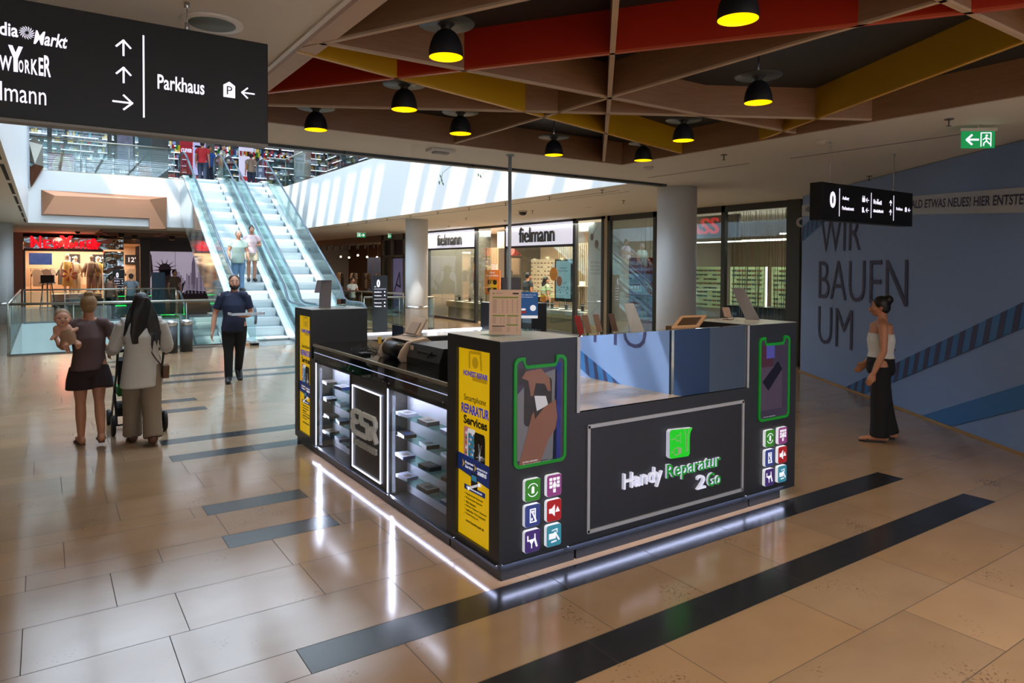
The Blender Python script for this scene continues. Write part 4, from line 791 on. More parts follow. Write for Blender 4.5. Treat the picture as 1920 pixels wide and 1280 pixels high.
t = thing('phone_dummy', 'small tan phone dummy with curled cable on the hoarding-side tower', 'phone dummy', (5.05, 4.0, KH+.004)); m = MB(); m.prism([(5.0, 4.0, KH+.03), (5.05, 3.96, KH+.03), (5.04, 3.98, KH+.115), (4.99, 4.02, KH+.115)], (.008, .008, 0)); m.build('phone', [cw], t); m = MB(); m.box(5.0, 5.06, 3.96, 4.02, KH+.004, KH+.012); m.tube([(5.03+.04*math.sin(a*.6), 3.96-.02*math.cos(a*.6), KH+.012+.02*math.sin(a*.4)**2) for a in range(10)], .004, 6); m.build('cable_foot', [cw], t)
MB().lathe((5.16, 7.4, KH+.0), [(.02, 0), (.02, HC-KH)], 12).build('kiosk_pole', [M('pole_grey', 'a9b6c4', .4, .1)], None, 'thin grey vertical pole rising from the back kiosk tower to the ceiling', 'pole') if False else None
t = thing('ceiling_pole', 'thin grey vertical pole rising from the back of the kiosk to the ceiling', 'pole', (4.78, 7.10, 0)); MB().lathe((4.78, 7.095, 0), [(.022, 0), (.022, HC)], 14).build('tube', [M('pole_grey', 'a9b6c4', .4, .1)], t); MB().lathe((4.78, 7.095, HC-.02), [(.05, 0), (.05, .02)], 16).build('ceiling_plate', [MATS['pole_grey']], t)
# ================================================================ railings round the stair void
rg = GLASS('railing_glass', 'e6f2ef', .25, .01, .04); rail_s = M('rail_satin', 'a9aa9f', .3, .85)
def railing(name_lab, pts, z, posts, closed=False, r=.028, h=1.1):
    t = thing("glass_railing", name_lab, 'railing', (pts[0][0], pts[0][1], z))
    m = MB(); P = [(x, y, z+h) for x, y in pts]; m.tube(P, r, 12); m.build('handrail', [rail_s], t)
    for i in range(len(pts)-1):
        a, b = Vector((*pts[i], z)), Vector((*pts[i+1], z)); d = (b-a).normalized(); q = Vector((-d.y, d.x, 0))*.007
        MB().prism([a-q+Vector((0, 0, -.16)), b-q+Vector((0, 0, -.16)), b+q+Vector((0, 0, -.16)), a+q+Vector((0, 0, -.16))], (0, 0, h+.10)).build('glass_panel', [rg], t)
        m = MB(); q *= 3; m.prism([a-q+Vector((0, 0, -.03)), b-q+Vector((0, 0, -.03)), b+q+Vector((0, 0, -.03)), a+q+Vector((0, 0, -.03))], (0, 0, .06)); m.build('base_rail', [M('base_rail_grey', '5e6668', .4, .5)], t)
        n = max(1, round((b-a).length/posts))
        for k in range(n+1):
            if k == n and i < len(pts)-2: continue
            p = a+(b-a)*k/n; MB().lathe((p.x, p.y, z), [(.011, 0), (.011, h-.02)], 8).build('post', [rail_s], t)
railing('glass railing with steel handrail along the near side of the stair void', [(-.6, 18.16), (4.0, 18.16)], 0, 1.08)
railing('glass railing running away from the near rail along the void, on the far column side', [(-.63, 18.25), (-.63, 28.12)], 0, 1.1)
railing('glass railing on the far side of the stair void by the clothes shop', [(-.55, 28.22), (4.08, 28.22)], 0, 1.15)
railing('glass railing on the upper bridge above the copper panel', [(-.36, 27.95), (4.0, 27.95)], UP, 1.3)
railing('glass railing at the corner of the upper gallery above the sunlit fascia', [(7.3, 27.95), (8.03, 27.95), (8.03, 8.3)], UP, 1.25)
railing('short glass railing with a pale handrail beyond the escalators, in front of the dim shop', [(9.2, 26.5), (9.9, 21.0)], 0, 1.3, h=1.05)
railing('short glass railing with a pale handrail beside the information totem', [(8.2, 20.2), (10.2, 19.4)], 0, 1.1, h=1.0)
# copper cladding ------------------------------------------------------------------------------
cop = M('copper_panel', 'b07f62', .30, .75, var=.04, scale=.8); cop_d = M('copper_dark', '8d5d48', .3, .75, var=.04); cop_g = M('facet_grey', '9b978c', .35, .5)
t = thing('copper_relief', 'long folded copper panel with a downward arm on the white bridge fascia', 'wall panel', (1.8, 27.8, 3.3))
m = MB(); y = 27.88; yf = 27.72
o = [(-.04, 4.44), (3.74, 4.43), (3.74, 3.24), (3.15, 3.22), (3.15, 3.60), (-.04, 3.60)]
inner = [(.30, 4.28), (3.10, 4.31), (3.45, 4.30)]
V3 = lambda x, z, yy=yf: (x, yy, z)
m.poly([V3(-.04, 4.44, y), V3(-.04, 3.60, y), V3(.02, 3.64), V3(.34, 4.26)]); m.poly([V3(-.04, 4.44, y), V3(.34, 4.26), V3(3.15, 4.30), V3(3.74, 4.43, y)]); m.poly([V3(.34, 4.26), V3(.02, 3.64), V3(3.15, 3.63), V3(3.15, 4.30)])
m.poly([V3(3.15, 4.30), V3(3.15, 3.25), V3(3.68, 3.27), V3(3.74, 4.43, y)]); m.poly([V3(3.74, 4.43, y), V3(3.68, 3.27), V3(3.74, 3.24, y)]); m.poly([V3(-.04, 3.60, y), V3(3.15, 3.60, y), V3(3.15, 3.63), V3(.02, 3.64)]); m.poly([V3(3.15, 3.60, y), V3(3.15, 3.22, y), V3(3.15, 3.25), V3(3.15, 3.63)]); m.poly([V3(3.15, 3.22, y), V3(3.74, 3.24, y), V3(3.68, 3.27), V3(3.15, 3.25)])
m.build('folded_sheet', [cop], t)
t = thing('copper_facet', 'angular grey and copper faceted panel at the corner of the upper bridge', 'wall panel', (-.15, 27.7, 4.5))
m = MB(); y = 27.85; c = (-.12, 27.45, 5.45)
gp = [(-.33, y, 6.04), (-.19, y, 6.13), (.02, y, 5.9), (.03, y, 5.18), (-.31, y, 5.28)]
for i in range(4): m.poly([gp[i], c, gp[i+1]]) if False else None
m.prism([(-.36, 27.62, 5.98), (-.19, 27.5, 6.13), (.02, 27.62, 5.9), (.03, 27.62, 5.20), (-.20, 27.45, 5.24), (-.38, 27.62, 5.40)], (0, .2, 0)); m.build('grey_facet', [cop_g], t)
m = MB(); m.add([(-.39, 27.62, 5.12), (.03, 27.62, 5.18), (-.20, 27.45, 5.23), (-.31, 27.78, 4.48), (-.36, 27.82, 5.1), (.02, 27.84, 5.1)], [(0, 3, 2), (2, 3, 1), (0, 2, 1), (1, 3, 5), (5, 3, 4), (4, 3, 0), (0, 1, 5, 4)]); m.build('copper_facet', [cop_d], t)
m = MB(); m.box(-.46, -.34, 27.2, 27.44, 4.45, 6.6); m.build('wall_fascia_end', M('fascia_grey', 'aab1b8', .5), kind='structure'); m = MB(); m.box(-.47, -.40, 27.15, 27.2, 4.4, 6.6); m.build('trim_3', black, kind='structure')
# ================================================================ escalators
SL = .5745; Y0, Y1 = 18.45, 27.33
def zst(y): return 0 if y < Y0 else (UP if y > Y1 else (y-Y0)*SL)
hr_m = M('handrail_rubber', '50606e', .35, var=.03); deck = M('escalator_deck', 'e4e8ea', .3, .35); skirt = M('escalator_skirt', '6f8290', .3, .6); tread = M('step_tread', 'd0dde0', .4, .1, scale=60, var=.1); riser = M('step_riser', 'd8e4e6', .35, .1)
eg = GLASS('escalator_glass', 'e9f6f5', .22, .01, .04); yl = M('step_yellow', 'd9c34a', .5)
def rail_path(x, h=.97, a=17.3, b=28.55):
    P = [(x, a+.02, .55), (x, a-.02, .68), (x, a+.0, .82), (x, a+.12, .93), (x, a+.3, h)]
    for y in (17.9, 18.3): P.append((x, y, h))
    for k in range(5): y = 18.45+.12*k; P.append((x, y, h+max(0, (y-18.45))**2*.45))
    y = 19.3
    while y < Y1-.3: P.append((x, y, zst(y)+h)); y += .8
    for k in range(5): yy = Y1-.25+.13*k; P.append((x, yy, UP+h-max(0, (Y1+.25-yy))*SL*.55))
    P += [(x, b-.35, UP+h), (x, b-.15, UP+h-.06), (x, b-.03, UP+h-.2), (x, b+.02, UP+h-.38), (x, b-.02, UP+h-.6)]
    return P
def escalator(xl, xr, lab, z_off=0, down=False):
    t = thing('escalator', lab, 'escalator', ((xl+xr)/2, 17.2, 0)); W = xr-xl
    for s, x in (('l', xl), ('r', xr)):
        P = rail_path(x); m = MB(); m.tube(P, .04, 10, rr=[(.042, .028)]*len(P)); m.build('handrail', [hr_m], t)
        low = [(x, p[1], max(zst(p[1])+.06, .06)) for p in P]; m = MB(); N = len(P); tk = .006
        top = [(x, p[1], p[2]-.03) for p in P]
        vs = [(x-tk, *p[1:]) for p in top]+[(x-tk, *p[1:]) for p in low]+[(x+tk, *p[1:]) for p in top]+[(x+tk, *p[1:]) for p in low]; fs = []
        for i in range(N-1): fs += [(i, i+1, N+i+1, N+i), (2*N+i, 3*N+i, 3*N+i+1, 2*N+i+1), (i, 2*N+i, 2*N+i+1, i+1)]
        m.add(vs, fs); m.build('glass_balustrade', [eg], t)
        # deck and skirt following the incline
        ys = [17.5, 18.2, Y0, Y0+.3]+[Y0+1+i for i in range(8)]+[Y1-.3, Y1, 28.4]
        sgn = 1 if s == 'l' else -1; xa, xb = sorted((x+sgn*.13, x-sgn*.06)); m = MB(); vs = []; 
        for y in ys:
            z = zst(y)+.06; vs += [(xa, y, z), (xb, y, z), (xb, y, z+.045), (xa, y, z+.045)]
        fs = []
        for i in range(len(ys)-1):
            b = 4*i
            for j in range(4): fs.append((b+j, b+(j+1) % 4, b+4+(j+1) % 4, b+4+j))
        fs += [(0, 1, 2, 3), tuple(4*(len(ys)-1)+j for j in (3, 2, 1, 0))]; m.add(vs, fs); m.build('deck', [deck], t)
        m = MB(); vs = []; xs = x+sgn*.125
        for y in ys: z = zst(y); vs += [(xs-.004, y, z-.25), (xs-.004, y, z+.062), (xs+.004, y, z+.062), (xs+.004, y, z-.25)]
        m.add(vs, fs); m.build('skirt_panel', [skirt], t)
    xa, xb = xl+.135, xr-.135
    n = 25; k = 0; y = Y0-.05
    while y < Y1+.05:
        d = .4; z = zst(y+.2)-(.0); z = max(0.0, min(UP, (y+.2-Y0)*SL)); z0 = max(0, min(UP, (y-.2-Y0)*SL))
        m = MB(); m.box(xa, xb, y, y+d, z-.02, z+.002, 0); rz = max(.02, z-z0)
        pts = [(xa, y, z), (xa, y-.012, z-rz*.35), (xa, y+.004, z-rz*.75), (xa, y+.02, z-rz)]
        for i in range(3): m.add([pts[i], (xb, *pts[i][1:]), (xb, *pts[i+1][1:]), pts[i+1]], [(0, 1, 2, 3)], 1)
        m.box(xb-.03, xb, y, y+.03, z-.018, z+.004, 2); m.build('step', [tread, riser, yl], t); y += d
    m = MB(); m.box(xl+.13, xr-.13, 17.2, Y0-.05, -.0, .006); m.box(xl+.13, xr-.13, Y1+.2, 28.5, UP+.0, UP+.026); m.build('landing_plate', [steel], t)
    m = MB(); ys = [Y0+.35, Y1+.1, 28.0]; pr = [(Y0-.2, -.03), (28.2, UP+.0), (28.2, UP-.95), (Y1+.4, UP-1.0), (Y0+1.3, -.15), (Y0+1.1, -.2)]
    m.prism([(xl+.10, a, b-.06) for a, b in [(Y0, -.05), (Y1, UP-.06), (28.0, UP-.06), (28.0, UP-.8), (Y1+.2, UP-.95), (Y0+1.4, -.3)]], (xr-xl-.2, 0, 0)); m.build('truss', [M('truss_grey', 'aeb8bd', .4, .5)], t)
    m = MB(); xq = xl-.075
    m.prism([(xq, a, b) for a, b in [(17.6, .0), (17.6, .06), (Y0, .06), (Y1, UP+.06), (28.0, UP+.06), (28.0, 3.9), (27.9, 3.82), (20.9, -.02), (20.3, -.05)]], (.012, 0, 0)); m.build('side_cladding', [M('mirror_cladding', 'cfdde0', .06, .85, var=.02)], t)
    xq = xr+.063; m = MB(); m.prism([(xq, a, b) for a, b in [(17.6, .0), (17.6, .06), (Y0, .06), (Y1, UP+.06), (28.0, UP+.06), (28.0, 3.9), (27.9, 3.82), (20.9, -.02)]], (.012, 0, 0)); m.build('side_cladding', [MATS['mirror_cladding']], t)
    return t
E1 = escalator(4.25, 5.49, 'up escalator beside the stair void, carrying two riders'); E2 = escalator(5.84, 7.08, 'empty escalator running up beside the sunlit fascia')
# escalator down to the lower level: same machine, its top landing on this floor
E3 = copy_tree(E1, loc=(4.87, 17.2+.95, -UP), label='down escalator descending below the glass railing into the void')
# litter bins
def bins(x, y, z, lab, dot=False, col_='3d4146'):
    t = thing('litter_bin', lab, 'litter bin', (x, y, z), 'round litter bins'); bm_ = M('bin_grey', col_, .45); MB().lathe((x, y, z), [(.125, .01), (.135, .0), (.135, .60)], 28).build('drum', [bm_], t); MB().lathe((x, y, z+.60), [(.137, 0), (.137, .11), (.125, .115), (.125, .02), (.0001, .02)], 28).build('steel_collar', [steel], t)
    if dot: F = Face((x-.07, y-.121, z+.38), (.95, -.3, 0), Z_); m = MB(); F.disc(m, .02, 0, .055, mi=0, d0=0, d1=.012); m.build('round_sticker', [M('sticker_yellow', 'c8d02a', .5)], t)
bins(2.35, 17.0, 0, 'round grey litter bin with a yellow sticker beside the void railing', True); bins(2.68, 17.12, 0, 'round grey litter bin without sticker, nearer the escalators')
bins(.82+.25, 29.4, UP, 'round grey litter bin on the upper bridge, nearer the copper facet', col_='44585c'); bins(1.42, 29.4, UP, 'round grey litter bin on the upper bridge, nearer the dark totem', col_='44585c'); bins(8.05, 29.3, UP, 'round grey litter bin behind the empty escalator top', col_='44585c'); bins(8.42, 29.3, UP, 'round grey litter bin at the upper gallery corner', col_='44585c')
# leaves hanging over the edge
t = thing('hanging_plant', 'small sprig of green leaves hanging over the ceiling edge in front of the fascia', 'plant', (4.65, 8.6, 3.0)); lf = M('leaf_green', '3f7a3c', .5); m = MB(); rnd = random.Random(4)
for (x, z) in ((4.62, 3.22), (4.64, 3.17), (4.60, 3.13), (4.66, 3.12), (5.28, 3.27), (5.24, 3.29)): m.ball((x, 8.6, z), .022, 8, 0, (.45, .3, 1.2), Matrix.Rotation(rnd.uniform(-.6, .6), 3, 'Y'))
m.build('leaves', [lf], t); m = MB(); m.tube([(4.66, 8.19, 3.388), (4.65, 8.6, 3.27), (4.63, 8.6, 3.13)], .003, 5); m.tube([(5.3, 8.19, 3.388), (5.27, 8.6, 3.29)], .003, 5); m.build('stem', [lf], t)
# ================================================================ shops
def prop_posts(F, m, xs, w, z0, z1, d, mi=0):
    for x in xs: F.rect(m, x-w/2, x+w/2, z0, z1, mi, -d, .0)
glz = GLASS('shop_glass', 'edf5f3', .35, .01, .04); warm_wall = M('shop_warm_wall', 'd8b795', .7, var=.03); warm_floor = M('shop_floor', 'c99f78', .2, var=.05)
wood_slat = M('slat_wood', '8f7a5c', .5)
# ---- opticians with white signs (along X = 12.45) --------------------------------------------
FX = 12.45; F = Face((FX, 24.25, 0), mY, Z_)     # u = 24.25 - Y
t = thing('optician_shopfront', 'optician shopfront with dark frames and two white signs between the round columns', 'shopfront', (FX, 19, 0)); U_ = lambda y: 24.25-y
m = MB(); prop_posts(F, m, [U_(24.2), U_(20.62), U_(18.72), U_(15.21), U_(14.0)], .12, 0, HC, .1); F.rect(m, 0, U_(13.9), 3.27, HC, 0, -.1, 0); F.rect(m, 0, U_(20.62), 2.60, 2.66, 0, -.1, 0); F.rect(m, U_(18.7), U_(15.2), 2.56, 2.63, 0, -.1, 0)
F.rect(m, 0, U_(20.62), 0, .09, 0, -.1, 0); F.rect(m, U_(18.7), U_(13.9), 0, .09, 0, -.1, 0); m.build('frame', [dark_m], t)
for a, b, z0, z1 in ((24.14, 20.68, 2.66, 3.27), (18.66, 15.27, 2.63, 3.27)):
    m = MB(); F.rect(m, U_(a), U_(b), z0, z1, 0, -.12, .02); s = m.build('sign_box', [M('sign_box_white', 'dfe2f6', .4, emit=.42, var=0)], t); m = MB(); w = a-b; F.text(m, 'fielmann', U_(a)+w*.235, U_(a)+w*.765, z0+.07+.02, z1-.07, d=.05, d0=.02, bold=-.0); m.build('lettering', [M('letter_grey', '4a4b4a', .5)], s)
for a, b, z0, z1 in ((24.14, 20.68, .09, 2.6), (18.66, 15.27, .09, 2.56), (15.15, 14.06, .09, 3.27), (20.56, 19.7, .02, 3.27)):
    m = MB(); F.rect(m, U_(a), U_(b), z0, z1, 0, -.06, -.05); m.build('glass_pane', [glz], t)
m = MB(); F.rect(m, U_(20.56), U_(18.78), 2.62, 3.27, 0, -.9, -.88); m.build('door_header', [M('header_beige', 'b5a98c', .6)], t)
t = thing('optician_poster', 'tall white poster with red sunglasses in the pane beside the beige wall strip', 'poster', (FX+.15, 14.5, .1)); F2 = Face((FX+.1, 14.72, .35), mY, Z_)
m = MB(); F2.rect(m, 0, .58, 0, 2.85, 0, -.01, 0); m.build('sheet', [M('poster_pale', 'cfd2d8', .5, emit=.1)], t); m = MB(); F2.disc(m, .16, 2.45, .07, .1, 0); F2.disc(m, .36, 2.25, .08, .12, 0); F2.line(m, [(.2, 2.5), (.42, 2.78)], .015, 0); F2.line(m, [(.36, 2.14), (.55, 2.05)], .012, 0); m.build('red_sunglasses', [M('glasses_red', '7a2c34', .3)], t)
m = MB(); n = 16
for cx, cy, r in ((.2, .95, .12), (.4, .72, .12)): F2.line(m, [(cx+r*.8*math.cos(2*PI*i/n), cy+r*math.sin(2*PI*i/n)) for i in range(n)], .008, 0, closed=True)
F2.line(m, [(.5, .62), (.3, .45), (.12, .3)], .008, 0)
for i, s in enumerate(('MIT WISSEN', 'DURCHBLICK', 'WER VIEL SIEHT', 'WERDEN')): F2.text(m, s, .1, .52, 1.72-.1*i, 1.77-.1*i, bold=-.01)
m.build('drawing', [M('ink_brown', '6a5248', .5)], t)
# interior
t = thing('optician_interior', 'warm lit optician sales room with wall displays behind the glass', 'shop interior', (15, 19, 0)); t['kind'] = 'structure'
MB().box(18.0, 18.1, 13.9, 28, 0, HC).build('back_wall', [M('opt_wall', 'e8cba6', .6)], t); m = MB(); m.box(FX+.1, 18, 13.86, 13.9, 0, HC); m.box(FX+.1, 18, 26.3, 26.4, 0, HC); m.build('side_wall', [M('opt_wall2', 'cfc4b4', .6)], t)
MB().box(FX+.1, 18, 13.9, 26.3, .001, .006).build('shop_floor', [M('opt_floor', 'b08a66', .3)], t)
lamp('optician_light_1', 'AREA', (13.7, 22.5, 3.2), 430, (1, .88, .74), 3, 5); lamp('optician_light_2', 'AREA', (13.9, 17, 3.2), 460, (1, .88, .74), 3, 5)
t = thing('slat_wall', 'vertical wooden slat wall inside the optician shop', 'slat wall', (14.4, 17, 0)); m = MB()
for i in range(24): m.box(14.5, 14.54, 16.2+.1*i, 16.255+.1*i, .1, 2.75)
for i in range(12): m.box(15.2, 15.24, 23.4+.1*i, 23.455+.1*i, .1, 2.75)
m.build('slats', [wood_slat], t); MB().box(14.56, 14.6, 16.2, 18.6, .1, 2.75).build('backing', [M('slat_back', '4c4438', .6)], t)
spk = [M('specs_dark', '2b2320', .4), M('specs_brown', '6d4630', .4), M('specs_red', '8b3a3a', .4), M('specs_blue', '3a4a6a', .4)]
def spectacle_wall(x, y0, y1, z0, z1, lab, nx=.24, nz=.17, rdir=mY, back='e7cda6', em=.25):
    t = thing('spectacle_rack', lab, 'spectacle rack', (x, (y0+y1)/2, z0)); F = Face((x, y1, z0), mY, Z_); m = MB(); F.rect(m, 0, y1-y0, 0, z1-z0, 0, -.03, 0); m.build('lit_panel', [M('rack_'+back, back, .5, emit=em)], t)
    m = MB(); rnd = random.Random(int(y0*10)); j = 0
    for a in range(int((z1-z0)/nz)):
        for b in range(int((y1-y0)/nx)):
            cx = .1+nx*b; cz = .08+nz*a; k = rnd.randrange(4); 
            if rnd.random() < .12: continue
            F.disc(m, cx, cz, .03, .02, k, .01, .03, 8); F.disc(m, cx+.075, cz, .03, .02, k, .01, .03, 8); F.rect(m, cx, cx+.07, cz+.008, cz+.014, k, .01, .03)
    m.build('spectacles', spk, t)['kind'] = 'stuff'
    m = MB()
    for a in range(int((z1-z0)/nz)+1): F.rect(m, 0, y1-y0, nz*a, nz*a+.004, 0, 0, .03)
    m.build('rack_shelf', [M('rack_shelf_grey', 'b9b8a0', .4)], t)
spectacle_wall(17.5, 19.9, 25.8, .7, 2.3, 'warm lit rack of spectacles behind the first white sign window'); spectacle_wall(17.0, 14.5, 19.6, .7, 2.4, 'warm lit rack of spectacles behind the second white sign window')
def poster(F, x0, x1, z0, z1, mat_, lab, name='poster', cat='poster', d=.012):
    c = F.p((x0+x1)/2, z0); t = thing(name, lab, cat, (c.x, c.y, c.z)); m = MB(); F.rect(m, x0, x1, z0, z1, 0, -d, 0); m.build('sheet', [mat_], t); return t
Fo = Face((14.6, 25.4, 0), mY, Z_)   # interior plane
sk = M('photo_skin_glow', 'a86a4c', .5, emit=.35); hairb = M('photo_hair', '2a1d18', .5)  # glow added to the poster photo, whose face gets little light
t = poster(Fo, .25, 1.35, 1.05, 2.52, M('photo_green_glow', '5c6b34', .5, emit=.3), 'photo poster of a woman with orange sunglasses inside the optician shop'); m = MB(); Fo.disc(m, .9, 1.95, .42, .5, 0, 0, .004); Fo.shape(m, [(.6, 1.05), (1.3, 1.05), (1.3, 1.6), (.6, 1.7)], 0, 0, .004); m.build('hair', [hairb], t)
m = MB(); Fo.disc(m, .88, 1.88, .27, .4, 0, .004, .008); Fo.shape(m, [(.75, 1.05), (1.1, 1.05), (1.05, 1.6), (.8, 1.6)], 0, .004, .008); m.build('face', [sk], t); m = MB(); Fo.disc(m, .72, 2.0, .15, .13, 0, .008, .012); Fo.disc(m, 1.04, 2.0, .15, .13, 0, .008, .012); Fo.rect(m, .6, 1.15, 2.0, 2.04, 0, .008, .012); m.build('orange_frame', [M('photo_orange', 'd98a2a', .4, emit=.15)], t)
m = MB(); Fo.disc(m, .72, 2.0, .10, .09, 0, .012, .014); Fo.disc(m, 1.04, 2.0, .10, .09, 0, .012, .014); m.build('dark_lens', [hairb], t); m = MB(); Fo.shape(m, [(.45, 1.5), (.8, 1.62), (1.25, 1.66), (1.2, 1.5), (.8, 1.45), (.5, 1.3)], 0, .008, .012); m.build('pink_scarf', [M('photo_pink', 'b8485a', .5)], t)
Fg = Face((FX+.2, 24.25, 0), mY, Z_)
t = poster(Fg, U_(20.3), U_(19.33), 1.02, 1.86, M('opt_orange', 'd9742a', .5, emit=.3), 'orange poster with spectacles hanging in the optician doorway'); m = MB()
for zc in (1.44, 1.18):
    for yc in (20.0, 19.65): Fg.disc(m, U_(yc), zc, .13, .085, 0, 0, .004, 14)
    Fg.rect(m, U_(20.1), U_(19.5), zc+.06, zc+.075, 0, 0, .004)
m.build('spectacles_print', [hairb], t); m = MB(); Fg.text(m, 'NEUE', U_(20.0), U_(19.65), 1.74, 1.79); Fg.text(m, 'BRILLEN-TRENDS', U_(20.2), U_(19.45), 1.64, 1.69); m.build('lettering', [pw], t); m = MB(); Fg.rect(m, U_(20.12), U_(19.5), 1.1, 1.5, 0, -.0, .002); m.build('yellow_print', [M('opt_yellow', 'd9a81a', .5, emit=.2)], t)
t = poster(Fg, U_(16.35), U_(15.5), .95, 2.2, M('opt_frame_dark', '2b2f33', .4), 'tall light blue screen poster in a dark frame in the second optician window'); m = MB(); Fg.rect(m, U_(16.28), U_(15.6), 1.05, 2.15, 0, 0, .006); m.build('screen', [M('opt_cyan', 'a9d4e0', .4, emit=.35)], t)
m = MB(); Fg.text(m, 'GLASKLAR', U_(16.1), U_(15.78), 1.92, 1.96, d0=.006); Fg.text(m, 'besser sehen', U_(16.15), U_(15.72), 1.84, 1.88, d0=.006); rnd = random.Random(1)
for i in range(14): Fg.disc(m, U_(16.1)+rnd.random()*.42, 1.2+rnd.random()*.4, .018, .026, 0, .006, .009, 8)
m.build('print', [M('opt_ink', '46708c', .5)], t); m = MB(); Fg.disc(m, U_(16.12), 1.55, .13, .15, 0, .006, .01); m.build('round_photo', [sk], t)
for yy, z, r, rz in ((16.35, 1.76, .19, .2), (16.85, 1.02, .16, .13)):
    t = thing('orange_disc', 'round orange sign %s the light blue screen poster' % ('at the upper edge of' if z > 1.5 else 'low beside'), 'sign', (FX+.16, yy, z-r)); m = MB(); F3 = Face((FX+.15, 24.25, 0), mY, Z_); F3.disc(m, U_(yy), z, r, rz, 0, -.01, 0, 24); m.build('disc', [M('orange_lit', 'ee8a2c', .5, emit=.3)], t); m = MB(); F3.text(m, 'SALE', U_(yy)-r*.6, U_(yy)+r*.6, z-.02, z+.03); m.build('lettering', [M('orange_pale', 'f6d9a0', .5)], t)
for y, z, yy in ((20.5, 1.76, 0), (17.0, 1.77, 1)):
    t = poster(Face((FX+.6, 24.25, 0), mY, Z_), U_(y), U_(y)+.36, z, z+.30, M('notice_white', 'd9d3c4', .6, emit=.15), 'small white notice hanging in the %s' % ('doorway of the optician' if yy == 0 else 'second optician window'), 'notice', 'notice')
wt = M('table_white', 'd2cbb8', .35); dk = M('table_dark', '33302c', .4)
def display_table(x, y, w, d, lab):
    t = thing('display_table', lab, 'table', (x, y, 0), 'optician display tables'); MB().box(x-d/2, x+d/2, y-w/2, y+w/2, .42, .62).build('drawer_block', [M('table_sage', 'a9ab8c', .5)], t); MB().box(x-d/2-.02, x+d/2+.02, y-w/2-.02, y+w/2+.02, .62, .65).build('tabletop', [wt], t); MB().box(x-d/2+.06, x+d/2-.06, y-w/2+.06, y+w/2-.06, 0.006, .42).build('plinth', [M('table_green_grey', '6a6f5c', .5)], t)
    for i, dy in enumerate((-w*.32, 0, w*.3)):
        q = thing('spectacle_riser', 'dark riser with spectacles, %s on the %s' % (('nearest', 'middle one', 'farthest')[i], lab), 'display riser', (x-.1, y+dy, .65)); MB().lathe((x-.1, y+dy, .65), [(.22, 0), (.22, .02), (.05, .03), (.05, .14), (.18, .15), (.18, .17)], 20).build('riser', [dk], q); m = MB(); m.ball((x-.14, y+dy-.06, .85), .035, 8, 0, (.3, 1, .7)); m.ball((x-.14, y+dy+.03, .85), .035, 8, 0, (.3, 1, .7)); m.build('sunglasses', [black], q)
display_table(13.4, 22.4, 2.6, .8, 'white window table behind the first optician sign'); display_table(13.4, 16.6, 2.4, .8, 'white window table behind the second optician sign')
for y, z in ((22.4, 1.35), (17.2, 1.35)):
    t = thing('wall_ledge', 'small white ledge with a white box in the %s optician window' % ('first' if y > 20 else 'second'), 'ledge', (14.4, y, z)); MB().box(14.2, 14.5, y-.25, y+.25, z, z+.02).build('ledge', [wt], t); MB().box(14.3, 14.4, y-.2, y-.02, z+.02, z+.16).build('box', [M('white_box', 'e6e2da', .5, emit=.1)], t)
MB().box(FX, FX+.12, 13.82, 13.96, 0, HC).build('trim_4', M('beige_reveal', 'a79b82', .6), kind='structure')
# ---- opticians with red letters -------------------------------------------------------------
t = thing('spectacle_shopfront', 'dark framed optician shopfront with red letters behind the thick column', 'shopfront', (FX, 11, 0)); F = Face((FX, 13.82, 0), mY, Z_); V_ = lambda y: 13.82-y
m = MB(); prop_posts(F, m, [V_(13.77), V_(12.1), V_(10.03)], .1, 0, HC, .1); F.rect(m, V_(8.42), V_(8.12), 0, HC, 0, -.3, .05); F.rect(m, 0, V_(8.12), 3.20, HC, 0, -.1, 0); F.rect(m, 0, V_(8.12), 0, .08, 0, -.1, 0); m.build('frame', [M('frame_olive_black', '36362f', .45)], t)
for a, b in ((13.72, 12.15), (12.05, 10.08), (9.98, 8.45)):
    m = MB(); F.rect(m, V_(a), V_(b), .08, 3.2, 0, -.06, -.05); m.build('glass_pane', [glz], t)
m = MB(); Fk = Face((FX+.55, 13.82, 0), mY, Z_)
Fk.text(m, 'KRASS', V_(12.24), V_(10.58), 2.76, 3.14, d=.05, bold=.012); m.build('red_letters', [M('letter_red', 'e0101e', .4, emit=.4, var=0)], t)
MB().box(FX+.66, FX+.70, 10.1, 12.6, 2.68, 3.2).build('letter_board', [M('board_black', '17171a', .5)], t)
t = thing('spectacle_shop_interior', 'dark optician room with green lit racks behind the string curtain', 'shop interior', (15, 11, 0)); t['kind'] = 'structure'
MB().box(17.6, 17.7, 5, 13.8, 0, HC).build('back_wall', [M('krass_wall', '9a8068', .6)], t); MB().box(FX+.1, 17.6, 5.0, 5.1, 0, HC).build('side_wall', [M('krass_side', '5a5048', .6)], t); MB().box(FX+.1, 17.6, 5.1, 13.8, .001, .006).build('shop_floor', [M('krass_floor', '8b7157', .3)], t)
for i, (y0, y1) in enumerate(((12.45, 13.6), (11.2, 12.3), (9.7, 11.0), (8.2, 9.5))): spectacle_wall(15.6, y0, y1, .85, 2.0, 'green lit spectacle rack, number %s from the thick column' % ('four', 'three', 'two', 'one')[3-i] if False else 'green lit spectacle rack %s' % ('seen close to the thick column', 'seen just past the window post', 'behind the middle of the string curtain', 'nearest the blue hoarding')[i], .16, .12, back='9aa878', em=.28)
lt = M('tube_white', 'fff8ec', .4, emit=3)
m = MB(); [m.box(15.5, 15.53, y, y+.03, .85, 2.0) for y in (13.62, 12.35, 11.08, 9.58, 8.1)]; m.build('rack_light_tubes', [lt], t)
